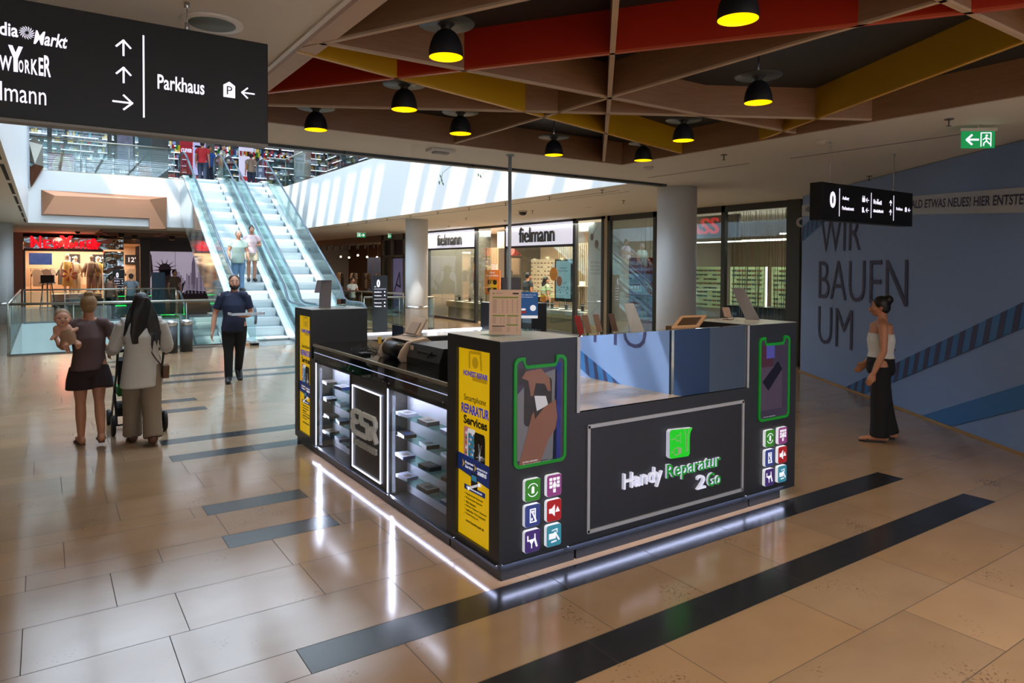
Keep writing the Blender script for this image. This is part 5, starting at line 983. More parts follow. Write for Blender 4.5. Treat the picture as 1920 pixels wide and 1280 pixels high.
for i, (x, y0, y1, z) in enumerate(((14.4, 9.5, 13.0, 2.62), (14.9, 8.6, 11.4, 2.66), (13.6, 7.9, 9.4, 2.72))):
    q = thing('linear_lamp', 'long thin white linear lamp, %s of three inside the red letter optician' % ('longest', 'middle', 'shortest')[i], 'lamp', (x, y0, z), 'linear lamps in the optician shop'); MB().box(x, x+.06, y0, y1, z, z+.03).build('light_bar', [lt], q); m = MB(); m.tube([(x, y0+.3, z+.03), (x, y0+.3, HC)], .005, 5); m.tube([(x, y1-.3, z+.03), (x, y1-.3, HC)], .005, 5); m.build('suspension_wire', [black], q)
lamp('krass_light', 'AREA', (14.4, 10.5, 3.1), 70, (1, .93, .85), 2.5, 4)
q = thing('service_counter', 'dark blue service counter in the optician shop beside the hoarding', 'counter', (14.3, 10.2, 0)); MB().box(14.1, 14.6, 8.9, 11.2, 0.006, 1.0).build('body', [M('counter_navy', '2c3e60', .5)], q); MB().box(14.05, 14.65, 8.85, 11.25, 1.0, 1.04).build('counter_top', [M('counter_dark', '24282c', .3)], q)
# string curtain
t = thing('string_curtain', 'pale criss-cross string curtain inside the dark framed window', 'string curtain', (FX+.2, 9.3, 0)); strm = M('string_pale', 'a9a888', .7); rnd = random.Random(9)
for a, b, n in ((8.5, 9.95, 20), (11.2, 12.9, 14)):
    for k in range(n):
        y = a+(b-a)*k/n+rnd.uniform(-.04, .04); y2 = y+rnd.gauss(0, .10); m = MB(); m.tube([(FX+.2, y, 3.19), (FX+.2, y2, .09)], .006, 5); m.build('string', [strm], t)
# price poster
t = thing('price_poster', 'tall violet and red price poster in the window left of the thick column', 'poster', (FX+.4, 12.9, 0)); Fq = Face((FX+.4, 13.4, .0), mY, Z_)
m = MB(); Fq.rect(m, 0, 1.02, .1, 2.22, 0, -.02, 0); m.build('sheet', [M('price_violet', '8a8ab8', .5, emit=.12)], t); m = MB(); Fq.rect(m, 0, 1.02, 1.80, 2.22, 0, 0, .004); Fq.rect(m, .05, .42, 1.38, 1.52, 0, 0, .004); Fq.rect(m, .05, .42, .90, 1.05, 0, 0, .004); Fq.disc(m, .83, 1.42, .15, .17, 0, 0, .004); m.build('red_fields', [M('price_red', '8c2430', .5, emit=.08)], t)
m = MB()
for s, x1, z in (('BRILLEN', .45, 2.04), ('KRASS GÜNSTIG', .95, 1.88)): Fq.text(m, s, .06, x1, z, z+.09, d0=.004, bold=.01)
Fq.text(m, 'ab 39 €', .08, .38, 1.41, 1.49, d0=.004, bold=.02); Fq.text(m, 'ab 139 €', .08, .4, .93, 1.02, d0=.004, bold=.02); m.build('pale_lettering', [M('price_pale', 'b9b4d8', .5, emit=.2)], t)
m = MB()
for s, x1, z in (('Brillen', .36, 1.58), ('Gleitsichtbrillen', .82, 1.12), ('Sonnenbrillen', .7, .66)): Fq.text(m, s, .06, x1, z, z+.11)
m.build('dark_lettering', [M('price_ink', '2c2840', .5)], t)
t = thing('round_sign', 'small round white sign sticking out of the dark pillar by the hoarding', 'sign', (12.33, 8.1, 2.75)); MB().lathe((12.36, 8.05, 2.87), [(.10, 0), (.10, .03)], 24, axis=(.6, .8, 0)).build('disc', [gm], t); MB().lathe((12.36, 8.05, 2.87), [(.055, -.004), (.055, 0)], 20, axis=(.6, .8, 0)).build('emblem', [black], t)
# ---- side door with grey mural beyond the slim column -----------------------------------------
t = thing('service_door', 'grey framed glass door with a violet graphic beyond the slim column', 'door', (FX, 27, 0)); F = Face((FX, 28.6, 0), mY, Z_)
m = MB(); prop_posts(F, m, [.08, 1.0, 2.2, 3.2, 4.2], .14, 0, HC, .12); F.rect(m, 0, 4.3, 3.1, HC, 0, -.12, 0); F.rect(m, 0, 4.3, 2.35, 2.45, 0, -.12, 0); m.build('frame', [M('door_grey', '6f6e62', .5)], t); m = MB(); F.rect(m, 1.07, 2.13, .05, 2.3, 0, -.06, -.05); F.rect(m, 2.27, 3.13, .05, 2.3, 0, -.06, -.05); m.build('graphic_panel', [M('graphic_violet', '8d8cc0', .4, emit=.1)], t)
m = MB(); F.line(m, [(1.3, .9), (1.8, 1.7), (1.9, 1.1), (1.5, 1.2)], .08); F.line(m, [(2.5, .3), (2.9, 1.3)], .1); m.build('graphic', [M('graphic_ink', '2a2c4c', .4)], t); MB().box(FX+.1, FX+.14, 24.4, 28.5, 2.45, 3.1).build('dark_fanlight', [black], t)
MB().box(FX+.15, 18, 24.3, 28.6, 0, HC).build('wall_service', M('service_wall', '6d675c', .6), kind='structure')
# ---- dim clothes shop -------------------------------------------------------------------------
t = thing('dim_shop_interior', 'dim brown clothes shop room with spotlights', 'shop interior', (15, 34, 0)); t['kind'] = 'structure'
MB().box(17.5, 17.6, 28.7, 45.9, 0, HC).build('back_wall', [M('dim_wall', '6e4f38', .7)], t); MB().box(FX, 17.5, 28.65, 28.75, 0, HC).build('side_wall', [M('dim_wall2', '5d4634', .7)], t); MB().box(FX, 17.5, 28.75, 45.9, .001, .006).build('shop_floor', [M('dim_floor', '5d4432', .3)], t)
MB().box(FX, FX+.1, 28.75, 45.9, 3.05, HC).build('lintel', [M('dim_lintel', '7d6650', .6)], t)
lamp('dim_shop_light', 'AREA', (14.5, 34, 3.2), 110, (1, .72, .45), 3, 10)
spotm = M('spot_glow', 'ffe2b0', .4, emit=14); rnd = random.Random(8)
for i in range(12):
    y = 29.6+1.05*i; q = thing('track_spot', ORD[i]+' black track spotlight from the service door in the dim shop', 'spotlight', (12.9, y, 2.9), 'track spotlights of the dim shop'); MB().box(12.85, 12.95, y-.06, y+.06, 2.82, 3.02).build('housing', [black], q); MB().tube([(12.9, y, 3.02), (12.9, y, HC)], .012, 6).build('stem', [black], q)
for i in range(9):
    y = 30+1.4*i; q = thing('glowing_spot', ORD[i]+' glowing spotlight from the service door deep in the dim shop', 'spotlight', (15.2, y, 2.5), 'glowing spotlights of the dim shop'); MB().ball((15.2, y, 2.55+rnd.uniform(-.1, .05)), .055, 10).build('lens', [spotm], q); MB().tube([(15.25, y, 2.6), (15.25, y, HC)], .01, 6).build('stem', [black], q)
cl_cols = ['c9a98c', '8c7a68', 'b5a08a', '5c4a40', '94887c', '3a3430', 'd8c4a8']
def garment(m, x, y, z, w, h, mi, ax=Y_):
    a = Vector(ax); P = Vector((x, y, z)); n_ = Vector((0, 0, 1)).cross(a)*.05
    pts = [P-a*w*.12+Vector((0, 0, h)), P-a*w*.30+Vector((0, 0, h*.95)), P-a*w*.52+Vector((0, 0, h*.62)), P-a*w*.40+Vector((0, 0, h*.56)), P-a*w*.32+Vector((0, 0, h*.7)), P-a*w*.33, P+a*w*.33, P+a*w*.32+Vector((0, 0, h*.7)), P+a*w*.40+Vector((0, 0, h*.56)), P+a*w*.52+Vector((0, 0, h*.62)), P+a*w*.30+Vector((0, 0, h*.95)), P+a*w*.12+Vector((0, 0, h))]
    m.prism(pts, n_, mi)
for i, y in enumerate((30.2, 31.4, 33, 34.6, 36.4, 38.5)):
    q = thing('clothes_rail', ORD[i]+' rail of hanging clothes from the service door in the dim shop', 'clothes rail', (14.2, y, 0), 'clothes rails of the dim shop'); m = MB(); m.tube([(14.2, y-.5, 0.006), (14.2, y-.5, 1.6), (14.2, y+.5, 1.6), (14.2, y+.5, 0.006)], .015, 6); m.build('rail', [black], q)
    for k in range(3): m = MB(); garment(m, 14.2, y-.3+.3*k, .8, .45, .78, 0); m.build('shirt', [M('cloth_'+cl_cols[(i+k) % 7], cl_cols[(i+k) % 7], .8)], q)
t = thing('blue_photo_wall', 'large blue-grey photo print in the dim clothes shop', 'photo print', (14.8, 34.6, .4)); MB().box(14.8, 14.84, 33.4, 36.0, .6, 2.45).build('print', [M('denim_print', '5c6a8c', .6, var=.3, scale=2, emit=.06)], t)
t = thing('shoe_shelf', 'wall shelf with pale shoes beside the service door', 'shelf', (14.0, 29.6, .9))
for z in (.95, 1.25): MB().box(13.9, 14.15, 29.0, 30.3, z, z+.02).build('shelf_board', [M('shelf_wood', '8d6c4c', .5)], t)
for z in (.97, 1.27):
    for k in range(4): m = MB(); m.ball((14.02, 29.2+.28*k, z+.05), .09, 8, 0, (.5, 1.1, .55)); m.build('shoe', [M('shoe_pale', 'c9b7a2', .6)], t)
# ---- clothes shop with red letters --------------------------------------------------------------
NY = 36.8; F = Face((0, NY, 0), X_, Z_)
t = thing('clothes_shopfront', 'clothes shopfront with crumpled mirror foil and big red letters above the stair void', 'shopfront', (2, NY, 0)); foil = M('crumpled_foil', 'c9ced3', .12, .95, var=.02)
def crumple(x0, x1, z0, z1, seed):
    m = MB(); nx = int((x1-x0)/.09)+2; nz = int((z1-z0)/.09)+2; vs = []
    for i in range(nx+1):
        for j in range(nz+1):
            x = x0+(x1-x0)*i/nx; z = z0+(z1-z0)*j/nz; e = 0 if i in (0, nx) or j in (0, nz) else 1; d = e*.12*noise.noise(Vector((x*1.7, z*2.6, seed)))+e*.05*noise.noise(Vector((x*4, z*6, seed+5))); vs.append((x, NY-.16+d, z))
    m.add(vs, [(i*(nz+1)+j, (i+1)*(nz+1)+j, (i+1)*(nz+1)+j+1, i*(nz+1)+j+1) for i in range(nx) for j in range(nz)], 0, True); m.box(x0, x1, NY-.05, NY+.05, z0, z1); return m
crumple(-.68, 3.1, 2.66, 3.16, 1).build('foil_header', [foil], t); crumple(2.28, 3.1, 0, 2.58, 9).build('foil_pillar', [foil], t)
m = MB(); F.rect(m, -.70, 2.28, 2.55, 2.66, 0, -.1, .12); m.box(3.78, 4.19, NY-.1, NY+.1, 0, 3.2); m.box(-.72, -.64, NY-.1, NY+.1, 0, 2.6); m.box(3.1, 8.0, NY-.1, NY+.1, 3.16, 3.34); m.build('frame', [M('ny_frame', '3b342e', .4)], t)
m = MB(); F2 = Face((0, NY-.32, 0), X_, Z_); newyorker(F2, m, -.45, 2.08, 2.68, 3.24, d1=.04); m.build('red_letters', [M('ny_red', 'c80a14', .4, emit=.75, ecol='ff0f22', var=0)], t)
lamp('red_letter_glow', 'AREA', (.8, NY-.6, 2.95), 9, (1, .12, .08), 2.4, .4, rot=(PI*.5, 0, PI)) if False else lamp('red_letter_glow', 'POINT', (.8, NY-.9, 3.0), 14, (1, .18, .12), .3)
m = MB(); F.rect(m, 4.19, 8.0, 2.62, 3.16, 0, -.05, 0); m.build('dark_header', [M('ny_header', '2b241f', .4)], t)
t = thing('clothes_shop_interior', 'warm bright clothes shop room', 'shop interior', (2, 40, 0)); t['kind'] = 'structure'
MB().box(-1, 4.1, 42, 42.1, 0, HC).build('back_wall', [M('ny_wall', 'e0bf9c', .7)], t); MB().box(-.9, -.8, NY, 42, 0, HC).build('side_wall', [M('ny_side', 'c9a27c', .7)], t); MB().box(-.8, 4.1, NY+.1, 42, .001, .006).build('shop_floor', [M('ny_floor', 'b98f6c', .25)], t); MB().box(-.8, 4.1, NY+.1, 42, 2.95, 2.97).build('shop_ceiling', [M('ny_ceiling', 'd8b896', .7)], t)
lamp('clothes_shop_light_1', 'AREA', (1, 38.4, 2.9), 150, (1, .83, .65), 3.4, 2.6); lamp('clothes_shop_light_2', 'AREA', (1.6, 40.6, 2.9), 110, (1, .83, .65), 3.4, 2)
MB().box(-14, -.72, NY-.1, NY+.1, 0, HC).build('wall_brown', M('brown_wall', '8c6d55', .5), kind='structure')
# signs 12, screen
for x, y in ((.95, 41.9), (2.1, 41.9), (3.6, 41.9)):
    t = poster(Face((0, y, 0), X_, Z_), x, x+.62, 1.98, 2.5, M('board12', '2a2320', .5), 'small black wall board with a white twelve in the clothes shop, %s' % ('nearest the video screen' if x < 1 else 'above the pale mannequins' if x < 3 else 'in the narrow doorway'), 'price_board', 'sign'); m = MB(); Face((0, y, 0), X_, Z_).text(m, "12'", x+.16, x+.5, 2.12, 2.38, bold=.02); m.build('lettering', [pw], t)
t = poster(Face((0, 39.6, 0), X_, Z_), -.55, .35, 1.95, 2.5, M('video_night_blue', '2a3f7a', .2, emit=.4, var=.5, scale=2), 'dark blue video screen hanging in the clothes shop', 'video_screen', 'screen', .05)
# mannequins & clothes
mq = M('mannequin_cream', 'cbb09a', .4)
def mannequin(x, y, z0, h, top, bottom, lab, dress=False, rz=0):
    t = thing('mannequin', lab, 'mannequin', (x, y, z0), 'mannequins in the clothes shop'); s = h/1.8; P = lambda a, b, c: (x+a*s, y+b*s, z0+c*s); m = MB()
    m.ball(P(0, 0, 1.68), .1*s, 12, 0, (.8, .95, 1.2)); m.tube([P(0, 0, 1.62), P(0, 0, 1.48)], .05*s, 10); m.tube([P(0, 0, 1.5), P(0, 0, 1.4), P(0, 0, 1.2), P(0, 0, 1.02), P(0, 0, .88)], .1, 14, rr=[(.08*s, .06*s), (.19*s, .11*s), (.15*s, .10*s), (.13*s, .09*s), (.17*s, .11*s)])
    for sg in (-1, 1):
        m.tube([P(.19*sg, 0, 1.42), P(.24*sg, .02, 1.15), P(.25*sg, -.05, .9), P(.26*sg, -.07, .78)], .04, 8, rr=[.05*s, .042*s, .033*s, .025*s]); m.tube([P(.09*sg, 0, .92), P(.10*sg, -.01, .5), P(.10*sg, .02, .08)], .07, 10, rr=[.085*s, .06*s, .04*s]); m.ball(P(.10*sg, -.05, .05), .05*s, 8, 0, (.8, 2, .8))
    m.build('body', [mq], t)
    m = MB()
    if dress: m.tube([P(0, 0, 1.42), P(0, 0, 1.2), P(0, 0, 1.0), P(0, 0, .8), P(0, 0, .35)], .2, 18, rr=[(.19*s, .13*s), (.165*s, .12*s), (.16*s, .12*s), (.2*s, .15*s), (.24*s, .18*s)]); m.build('dress', [top], t)
    else:
        m.tube([P(0, 0, 1.48), P(0, 0, 1.38), P(0, 0, 1.15), P(0, 0, .85)], .2, 16, rr=[(.12*s, .09*s), (.22*s, .13*s), (.21*s, .13*s), (.22*s, .14*s)])
        for sg in (-1, 1): m.tube([P(.18*sg, 0, 1.42), P(.26*sg, 0, 1.18), P(.28*sg, -.02, 1.0)], .08, 10, rr=[.08*s, .085*s, .09*s])
        m.build('top', [top], t); m = MB()
        for sg in (-1, 1): m.tube([P(.085*sg, 0, .95), P(.10*sg, 0, .5), P(.10*sg, .02, .12)], .1, 12, rr=[.11*s, .10*s, .095*s])
        m.build('trousers', [bottom], t)
yd = M('dress_yellow', 'd9b866', .8); bg_ = M('cloth_beige', 'b39c86', .8); pl_ = M('cloth_pale', 'd8c8a4', .8); gy_ = M('cloth_brown_grey', '8a7a6a', .8)
PLT = .62
mannequin(.92, 37.6, PLT, 1.85, yd, None, 'mannequin in a long yellow dress with a pink flower in the clothes shop window', True); mannequin(1.25, 37.9, PLT, 1.75, pl_, pl_, 'mannequin in a pale top standing right behind the yellow dress'); mannequin(1.85, 37.5, PLT, 1.8, bg_, bg_, 'mannequin in a loose beige shirt and wide trousers'); mannequin(2.15, 38.2, PLT, 1.75, yd, gy_, 'mannequin in a yellow shirt and grey trousers beside the foil pillar')
t = thing('pink_flower_print', 'pink flower print on the yellow dress', 'print', (1.0, 37.4, PLT+.7)); m = MB(); Ff = Face((.99, 37.36, PLT+.88), X_, Z_)
for i in range(6): a = i*1.05+.3; Ff.shape(m, [(0, 0), (.26*math.cos(a-.2), .26*math.sin(a-.2)), (.32*math.cos(a), .32*math.sin(a)), (.26*math.cos(a+.2), .26*math.sin(a+.2))])
m.build('petals', [M('flower_pink', 'c85a5a', .7)], t); bpy.data.objects.remove(t) if False else None
t = thing('window_platform', 'low pale platform under the mannequins', 'platform', (1.4, 37.8, 0)); MB().box(.3, 2.24, 37.1, 38.5, .006, PLT).build('platform', [M('platform_pale', 'c9a88c', .5)], t); MB().box(.3, 2.24, 37.08, 37.1, .006, .3).build('dark_front', [M('platform_dark', '3f3026', .5)], t)
for i, (x, y) in enumerate(((-.45, 38.6), (-.1, 40.8), (.55, 41.5), (1.6, 41.5), (3.5, 40.5))):
    q = thing('clothes_rail', 'rail of hanging shirts in the clothes shop, %s' % ('by the brown side wall', 'under the video screen', 'beneath the first black board', 'beneath the second black board', 'in the narrow doorway')[i], 'clothes rail', (x, y, 0), 'clothes rails of the clothes shop'); m = MB(); m.tube([(x-.4, y, .006), (x-.4, y, 1.75), (x+.4, y, 1.75), (x+.4, y, .006)], .015, 6); m.build('rail', [black], q)
    for k in range(2): m = MB(); garment(m, x-.22+.44*k, y-.03, .95, .5, .78, 0, X_); m.build('shirt', [M('cloth_'+cl_cols[(i*2+k) % 7], cl_cols[(i*2+k) % 7], .8)], q)
t = thing('display_stand', 'black slanted steel stand in front of the clothes shop', 'display stand', (.15, 36.2, 0)); m = MB()
for sx in (-.28, .28): m.tube([(.15+sx, 36.2, 0), (.15+sx*.4, 36.2, 1.5)], .02, 6)
m.tube([(-.1, 36.2, .08), (.4, 36.2, .08)], .02, 6); m.tube([(.15, 36.2, 0), (.15, 36.2, 1.5)], .02, 6); m.build('frame', [black], t); MB().box(-.15, .45, 36.0, 36.4, 1.15, 1.19).build('shelf', [black], t); m = MB(); m.box(-.1, .4, 36.05, 36.35, 1.19, 1.5); m.build('bags', [M('bag_black', '241c18', .7)], t)
t = thing('plush_bag', 'pale plush bag on a bench in front of the clothes shop', 'bag', (1.55, 36.0, .45)); MB().ball((1.5, 36.0, .585), .2, 14, 0, (1.2, .8, .65)).build('bag', [M('plush', 'c99f8a', .9)], t); MB().ball((1.95, 36.0, .545), .17, 14, 0, (1.3, .8, .55)).build('second_bag', [M('plush2', 'c4a793', .9)], t)
t = thing('bench', 'dark low bench in front of the clothes shop', 'bench', (1.4, 36.0, 0)); MB().box(.75, 2.25, 35.75, 36.25, .35, .45).build('seat', [M('bench_dark', '33261e', .5)], t); [MB().box(x, x+.1, 35.8, 36.2, 0, .35).build('leg', [M('bench_dark', '33261e', .5)], t) for x in (.8, 2.1)]
# mural of a skyline with a spiked crown statue
t = thing('skyline_mural', 'lit violet grey photo mural of a crowned statue and a city skyline', 'mural', (5.8, NY-.1, .3)); Fm = Face((4.2, NY-.12, .33), X_, Z_)
m = MB(); Fm.rect(m, 0, 3.4, 0, 2.28, 0, -.03, 0); m.build('sky_print', [M('mural_sky', 'c0b6cc', .5, emit=.38, var=.12, scale=.7)], t); m = MB(); Fm.rect(m, 1.06, 1.075, 0, 2.28, 0, 0, .003); cx, cz = .62, 1.42
for a in (25, 50, 78, 105, 132, 158, 185, 0): a_ = math.radians(a); Fm.shape(m, [(cx+.25*math.cos(a_-.12), cz+.25*math.sin(a_-.12)), (cx+.62*math.cos(a_), cz+.55*math.sin(a_)), (cx+.25*math.cos(a_+.12), cz+.25*math.sin(a_+.12))], 0, 0, .003)
Fm.disc(m, cx, cz, .27, .3, 0, 0, .003); Fm.shape(m, [(cx-.2, cz), (cx+.24, cz), (cx+.27, .9), (cx+.75, .3), (cx+.7, 0), (.05, 0), (.1, .7), (cx-.15, .95)], 0, 0, .003); Fm.shape(m, [(0, 1.0), (.12, 1.3), (.05, 2.1), (0, 2.2)], 0, 0, .003); m.build('statue', [M('mural_statue', '453846', .5, emit=.03)], t)
m = MB(); rnd = random.Random(6)
for i in range(26): x = 1.1+i*.09; h = .9+rnd.random()*.5; Fm.rect(m, x, x+.075, .4, h, i % 2, .003, .006)
Fm.shape(m, [(1.78, .5), (1.98, .5), (1.96, 1.7), (1.89, 2.05), (1.87, 2.05), (1.8, 1.7)], 0, .006, .008)
for i in range(9): Fm.rect(m, 1.3+.16*i, 1.36+.16*i, .25, .75-.02*i, 1, .008, .01)
m.build('skyline', [M('mural_a', '8a80a0', .5, emit=.15), M('mural_b', 'a79fbc', .5, emit=.2)], t); m = MB(); Fm.shape(m, [(.9, 0), (3.4, 0), (3.4, .3), (1.6, .42)], 0, .008, .01); Fm.shape(m, [(1.0, .1), (1.35, .2), (1.5, .85), (1.2, .6)], 0, .008, .01); m.build('rail_tracks', [M('mural_dark', '3d344c', .5)], t)
# ceiling lattice and lamps at the far shop
t = thing('ceiling_lattice', 'brown timber lattice in the far ceiling in front of the red letter shop', 'ceiling lattice', (5, 33, HC)); m = MB()
m.box(1.9, 7.6, 31, 31.06, HC-.1, HC); m.box(1.9, 7.6, 35.4, 35.46, HC-.1, HC); m.bar((1.9, 31.5, HC-.05), (7.4, 35.3, HC-.05), .05, .1); m.bar((1.9, 35, HC-.05), (6, 31.1, HC-.05), .05, .1); m.bar((4.2, 31.1, HC-.05), (4.2, 35.4, HC-.05), .05, .1); m.build('boards', [oak], t); MB().box(1.9, 7.6, 31, 35.4, HC-.006, HC).build('backing', [M('far_backing', '6b4a38', .6)], t)
m = MB(); m.bar((1.85, 31.3, HC-.05), (2.3, 34.5, HC-.05), .05, .1); m.build('red_board', [M('board_red', 'b3372c', .5)], t)
for i, (x, y) in enumerate(((2.1, 35.0), (2.75, 33.6), (3.4, 35.2), (4.9, 35.0), (2.9, 36.2))):
    q = thing('ceiling_can_lamp', 'black cylinder lamp with warm underside in the far ceiling, %s' % ('over the last red letters', 'nearest the fascia', 'over the narrow doorway', 'over the mural', 'over the foil pillar')[i], 'lamp', (x, y, 3.12), 'cylinder lamps in the far ceiling'); MB().lathe((x, y, 3.12), [(.12, 0), (.12, .2)], 18).build('can', [black], q); MB().lathe((x, y, 3.118), [(.0001, 0), (.10, 0)], 16, caps=False).build('lens', [M('can_glow', 'd9a84a', .5, emit=.5)], q)
    lamp('can_beam', 'SPOT', (x, y, 3.1), 22, (1, .8, .55), .1, spot=math.radians(110), blend=.7)
m = MB(); m.lathe((1.2, 34.0, HC-.1), [(.0001, 0), (.07, .02), (.09, .06), (.1, .1)], 16); m.build('dome_camera', [black], None, 'dark dome camera on the ceiling in front of the red letters', 'camera')
# info totems
def totem(x, y, w, h, lab, r=X_, z0=0, rows=True, colr='23292d', back=False):
    F = Face(Vector((x, y, z0))-Vector(r).normalized()*w/2, r, Z_); t = thing('info_totem', lab, 'information totem', (x, y, z0)); m = MB(); F.rect(m, 0, w, 0, h, 0, -.12, 0); m.build('body', [M('totem_'+colr, colr, .3)], t)
    if back: return t
    m = MB(); F.text(m, '0', w*.28, w*.5, h*.80, h*.93, bold=.05)
    if rows:
        for z in (.77, .60): F.rect(m, w*.1, w*.9, h*z, h*z+.008)
        for z, s in ((.71, 'MediaMarkt'), (.65, 'Vodafone'), (.53, 'Restaurants'), (.47, 'Toiletten')): F.text(m, s, w*.12, w*.6, h*z, h*z+.035, bold=.02); arrow(F, m, w*.82, h*z+.02, .05, PI*.75, .01)
        F.text(m, 'EBENE', w*.12, w*.24, h*.8, h*.82)
    m.build('lettering', [lit], t); return t
totem(7.95, 18.4, .42, 1.70, 'dark information totem with a white zero beside the slim sunlit column', r=(.92, -.38, 0)); totem(2.72, 34.5, .45, 1.75, 'black information totem with a white zero in front of the foil pillar'); totem(3.72, 30.0, .46, 1.68, 'dark blue-grey back of a totem in front of the mural', colr='22384c', back=True)
# green light frames near the far railing
t = thing('green_light_frame', 'low machine with green light lines behind the far railing', 'machine', (3.2, 29.6, 0)); gl = M('green_line', '18ff60', .4, emit=1.6, ecol='12f050', var=0); MB().box(2.2, 3.0, 29.5, 30.0, .1, .62).build('body', [M('machine_teal', '2d4a44', .3)], t); m = MB(); m.box(2.0, 3.4, 29.4, 29.42, .78, .80); m.box(2.1, 3.3, 29.45, 29.47, .42, .46); m.box(4.5, 4.52, 29.3, 29.32, -.0, .55); m.box(3.7, 4.52, 29.3, 29.32, .05, .07); m.build('green_lines', [gl], t); MB().box(2.0, 3.4, 29.42, 30.1, .66, .78).build('glass_counter', [glass], t)
# ================================================================ upper floor shops
shelf_em = M('shelf_light', 'dfe9ff', .4, emit=2.2, var=0); dkw = M('upper_dark', '252b38', .6); pcs = [M('prod_'+c, c, .5, emit=.05) for c in ('5a6a8c', 'a33a3a', '3a3f4c', '8c93a0', '3f7a8c', 'b59a4a', '2a2d38', 'c2c6cf')]
def shelf_wall(F, w, z0, z1, lab, seed, cat='shelving', step=.30):
    c = F.p(w/2, z0); t = thing('shop_shelving', lab, cat, (c.x, c.y, c.z)); m = MB(); F.rect(m, 0, w, z0, z1, 0, -.1, -.02); m.build('back_board', [dkw], t); rnd = random.Random(seed); m = MB(); l = MB(); z = z0+.35
    while z < z1-.1:
        x = 0
        while x < w-.3:
            L = rnd.uniform(.7, 1.6); L = min(L, w-x)
            if rnd.random() < .8: F.rect(l, x+.05, x+L-.1, z-.02, z+.008, 0, .25, .28)
            xx = x+.06
            while xx < x+L-.15:
                pw_ = rnd.uniform(.06, .2); F.rect(m, xx, xx+pw_*.85, z+.02, z+.02+rnd.uniform(.08, .22), rnd.randrange(8), 0, .2); xx += pw_
            x += L
        z += step
    m.build('goods', pcs, t)['kind'] = 'stuff'; l.build('shelf_light', [shelf_em], t); return t
shelf_wall(Face((-.9, 36, UP), X_, Z_), 13.4, 0, 3.0, 'dark electronics shop shelving with white shelf lights behind the upper bridge', 1); shelf_wall(Face((12.6, 35.7, UP), mY, Z_), 26, 0, 3.0, 'dark electronics shop shelving along the upper gallery', 2)
Fu = Face((0, 33.6, UP), X_, Z_); t = thing('upper_shopfront', 'glazed upper shopfront with slim grey posts behind the bridge railing', 'shopfront', (4, 33.6, UP)); m = MB(); prop_posts(Fu, m, [-.6, .25, 2.35, 4.5], .16, 0, 3.2, .1); m.box(3.92, 4.42, 33.5, 33.62, UP, UP+3.2); m.build('frame', [M('upper_frame', '6b7378', .4)], t); m = MB(); Fu.rect(m, -.6, 4.4, 0, 3.2, 0, -.06, -.05); m.build('glass_pane', [glz], t); m = MB(); Fu.rect(m, 4.45, 4.97, 0, 3.1, 0, -.02, 0) if False else m.box(3.4, 3.9, 33.45, 33.5, UP+0, UP+3.1); m.build('blue_pillar', [M('pillar_teal', '5f8090', .4)], t)
m = MB(); [Fu.line(m, [(x, .2), (x+.9, 2.6)], .006, 0, .0, .004) for x in [-.3+.12*i for i in range(24)]]; m.build('diagonal_lines', [M('line_pale', '9fb5b8', .5)], t)
Fv = Face((0, 33.44, UP), X_, Z_)
t = poster(Fv, .2, 1.05, .1, 1.35, M('photo_rose', '9a5a64', .5, emit=.15), 'rose portrait poster of a blond woman in the upper shop window'); m = MB(); Fv.disc(m, .66, .78, .34, .5, 0, 0, .004); m.build('hair', [M('photo_blond', 'c9aa7a', .5, emit=.1)], t); m = MB(); Fv.disc(m, .70, .74, .2, .29, 0, .004, .008); m.build('face', [M('photo_face', 'b88468', .5, emit=.1)], t); m = MB(); Fv.disc(m, .63, .80, .035, .014, 0, .008, .01); Fv.disc(m, .78, .80, .035, .014, 0, .008, .01); Fv.disc(m, .71, .60, .05, .02, 0, .008, .01); m.build('features', [M('photo_lip', '5a2c2c', .5)], t)
poster(Fv, 1.6, 2.35, .05, 1.25, M('poster_grey_marble', '9a9da6', .5, emit=.12, var=.2), 'grey marble patterned poster beside the rose portrait')
t = totem(2.87, 33.2, .76, 2.9, 'tall dark green totem with the mall name on the upper bridge', z0=UP, rows=False, colr='16302f', back=True); m = MB(); Ft = Face((2.49, 33.18, UP), X_, Z_); Ft.text(m, 'KÖLN', .2, .5, .70, .86, bold=.03); Ft.text(m, 'ARCADEN', .28, .74, .52, .65, bold=.03); [Ft.rect(m, .16+.2*i, .29+.2*i, .22, .36) for i in range(3)]; m.build('lettering', [pw], t); m = MB(); Ft.rect(m, .1, .68, 1.05, 2.85, 0, 0, .006); m.build('screen', [M('totem_screen', '8b93b8', .3, emit=.25, var=.4, scale=4)], t)
t = poster(Fv, 3.4, 3.88, .05, 1.2, M('poster_navy', '26365e', .5, emit=.1), 'navy poster with a brown picture beside the mall totem'); m = MB(); Fv.rect(m, 3.4, 3.88, .55, 1.1, 0, 0, .004); m.build('picture', [M('espresso', '8a5c34', .5, emit=.15)], t); m = MB(); Fv.text(m, 'PRESSO', 3.5, 3.8, .25, .35, d0=.004); Fv.text(m, 'EXPRESS', 3.5, 3.85, .1, .2, d0=.004); m.build('lettering', [pw], t)
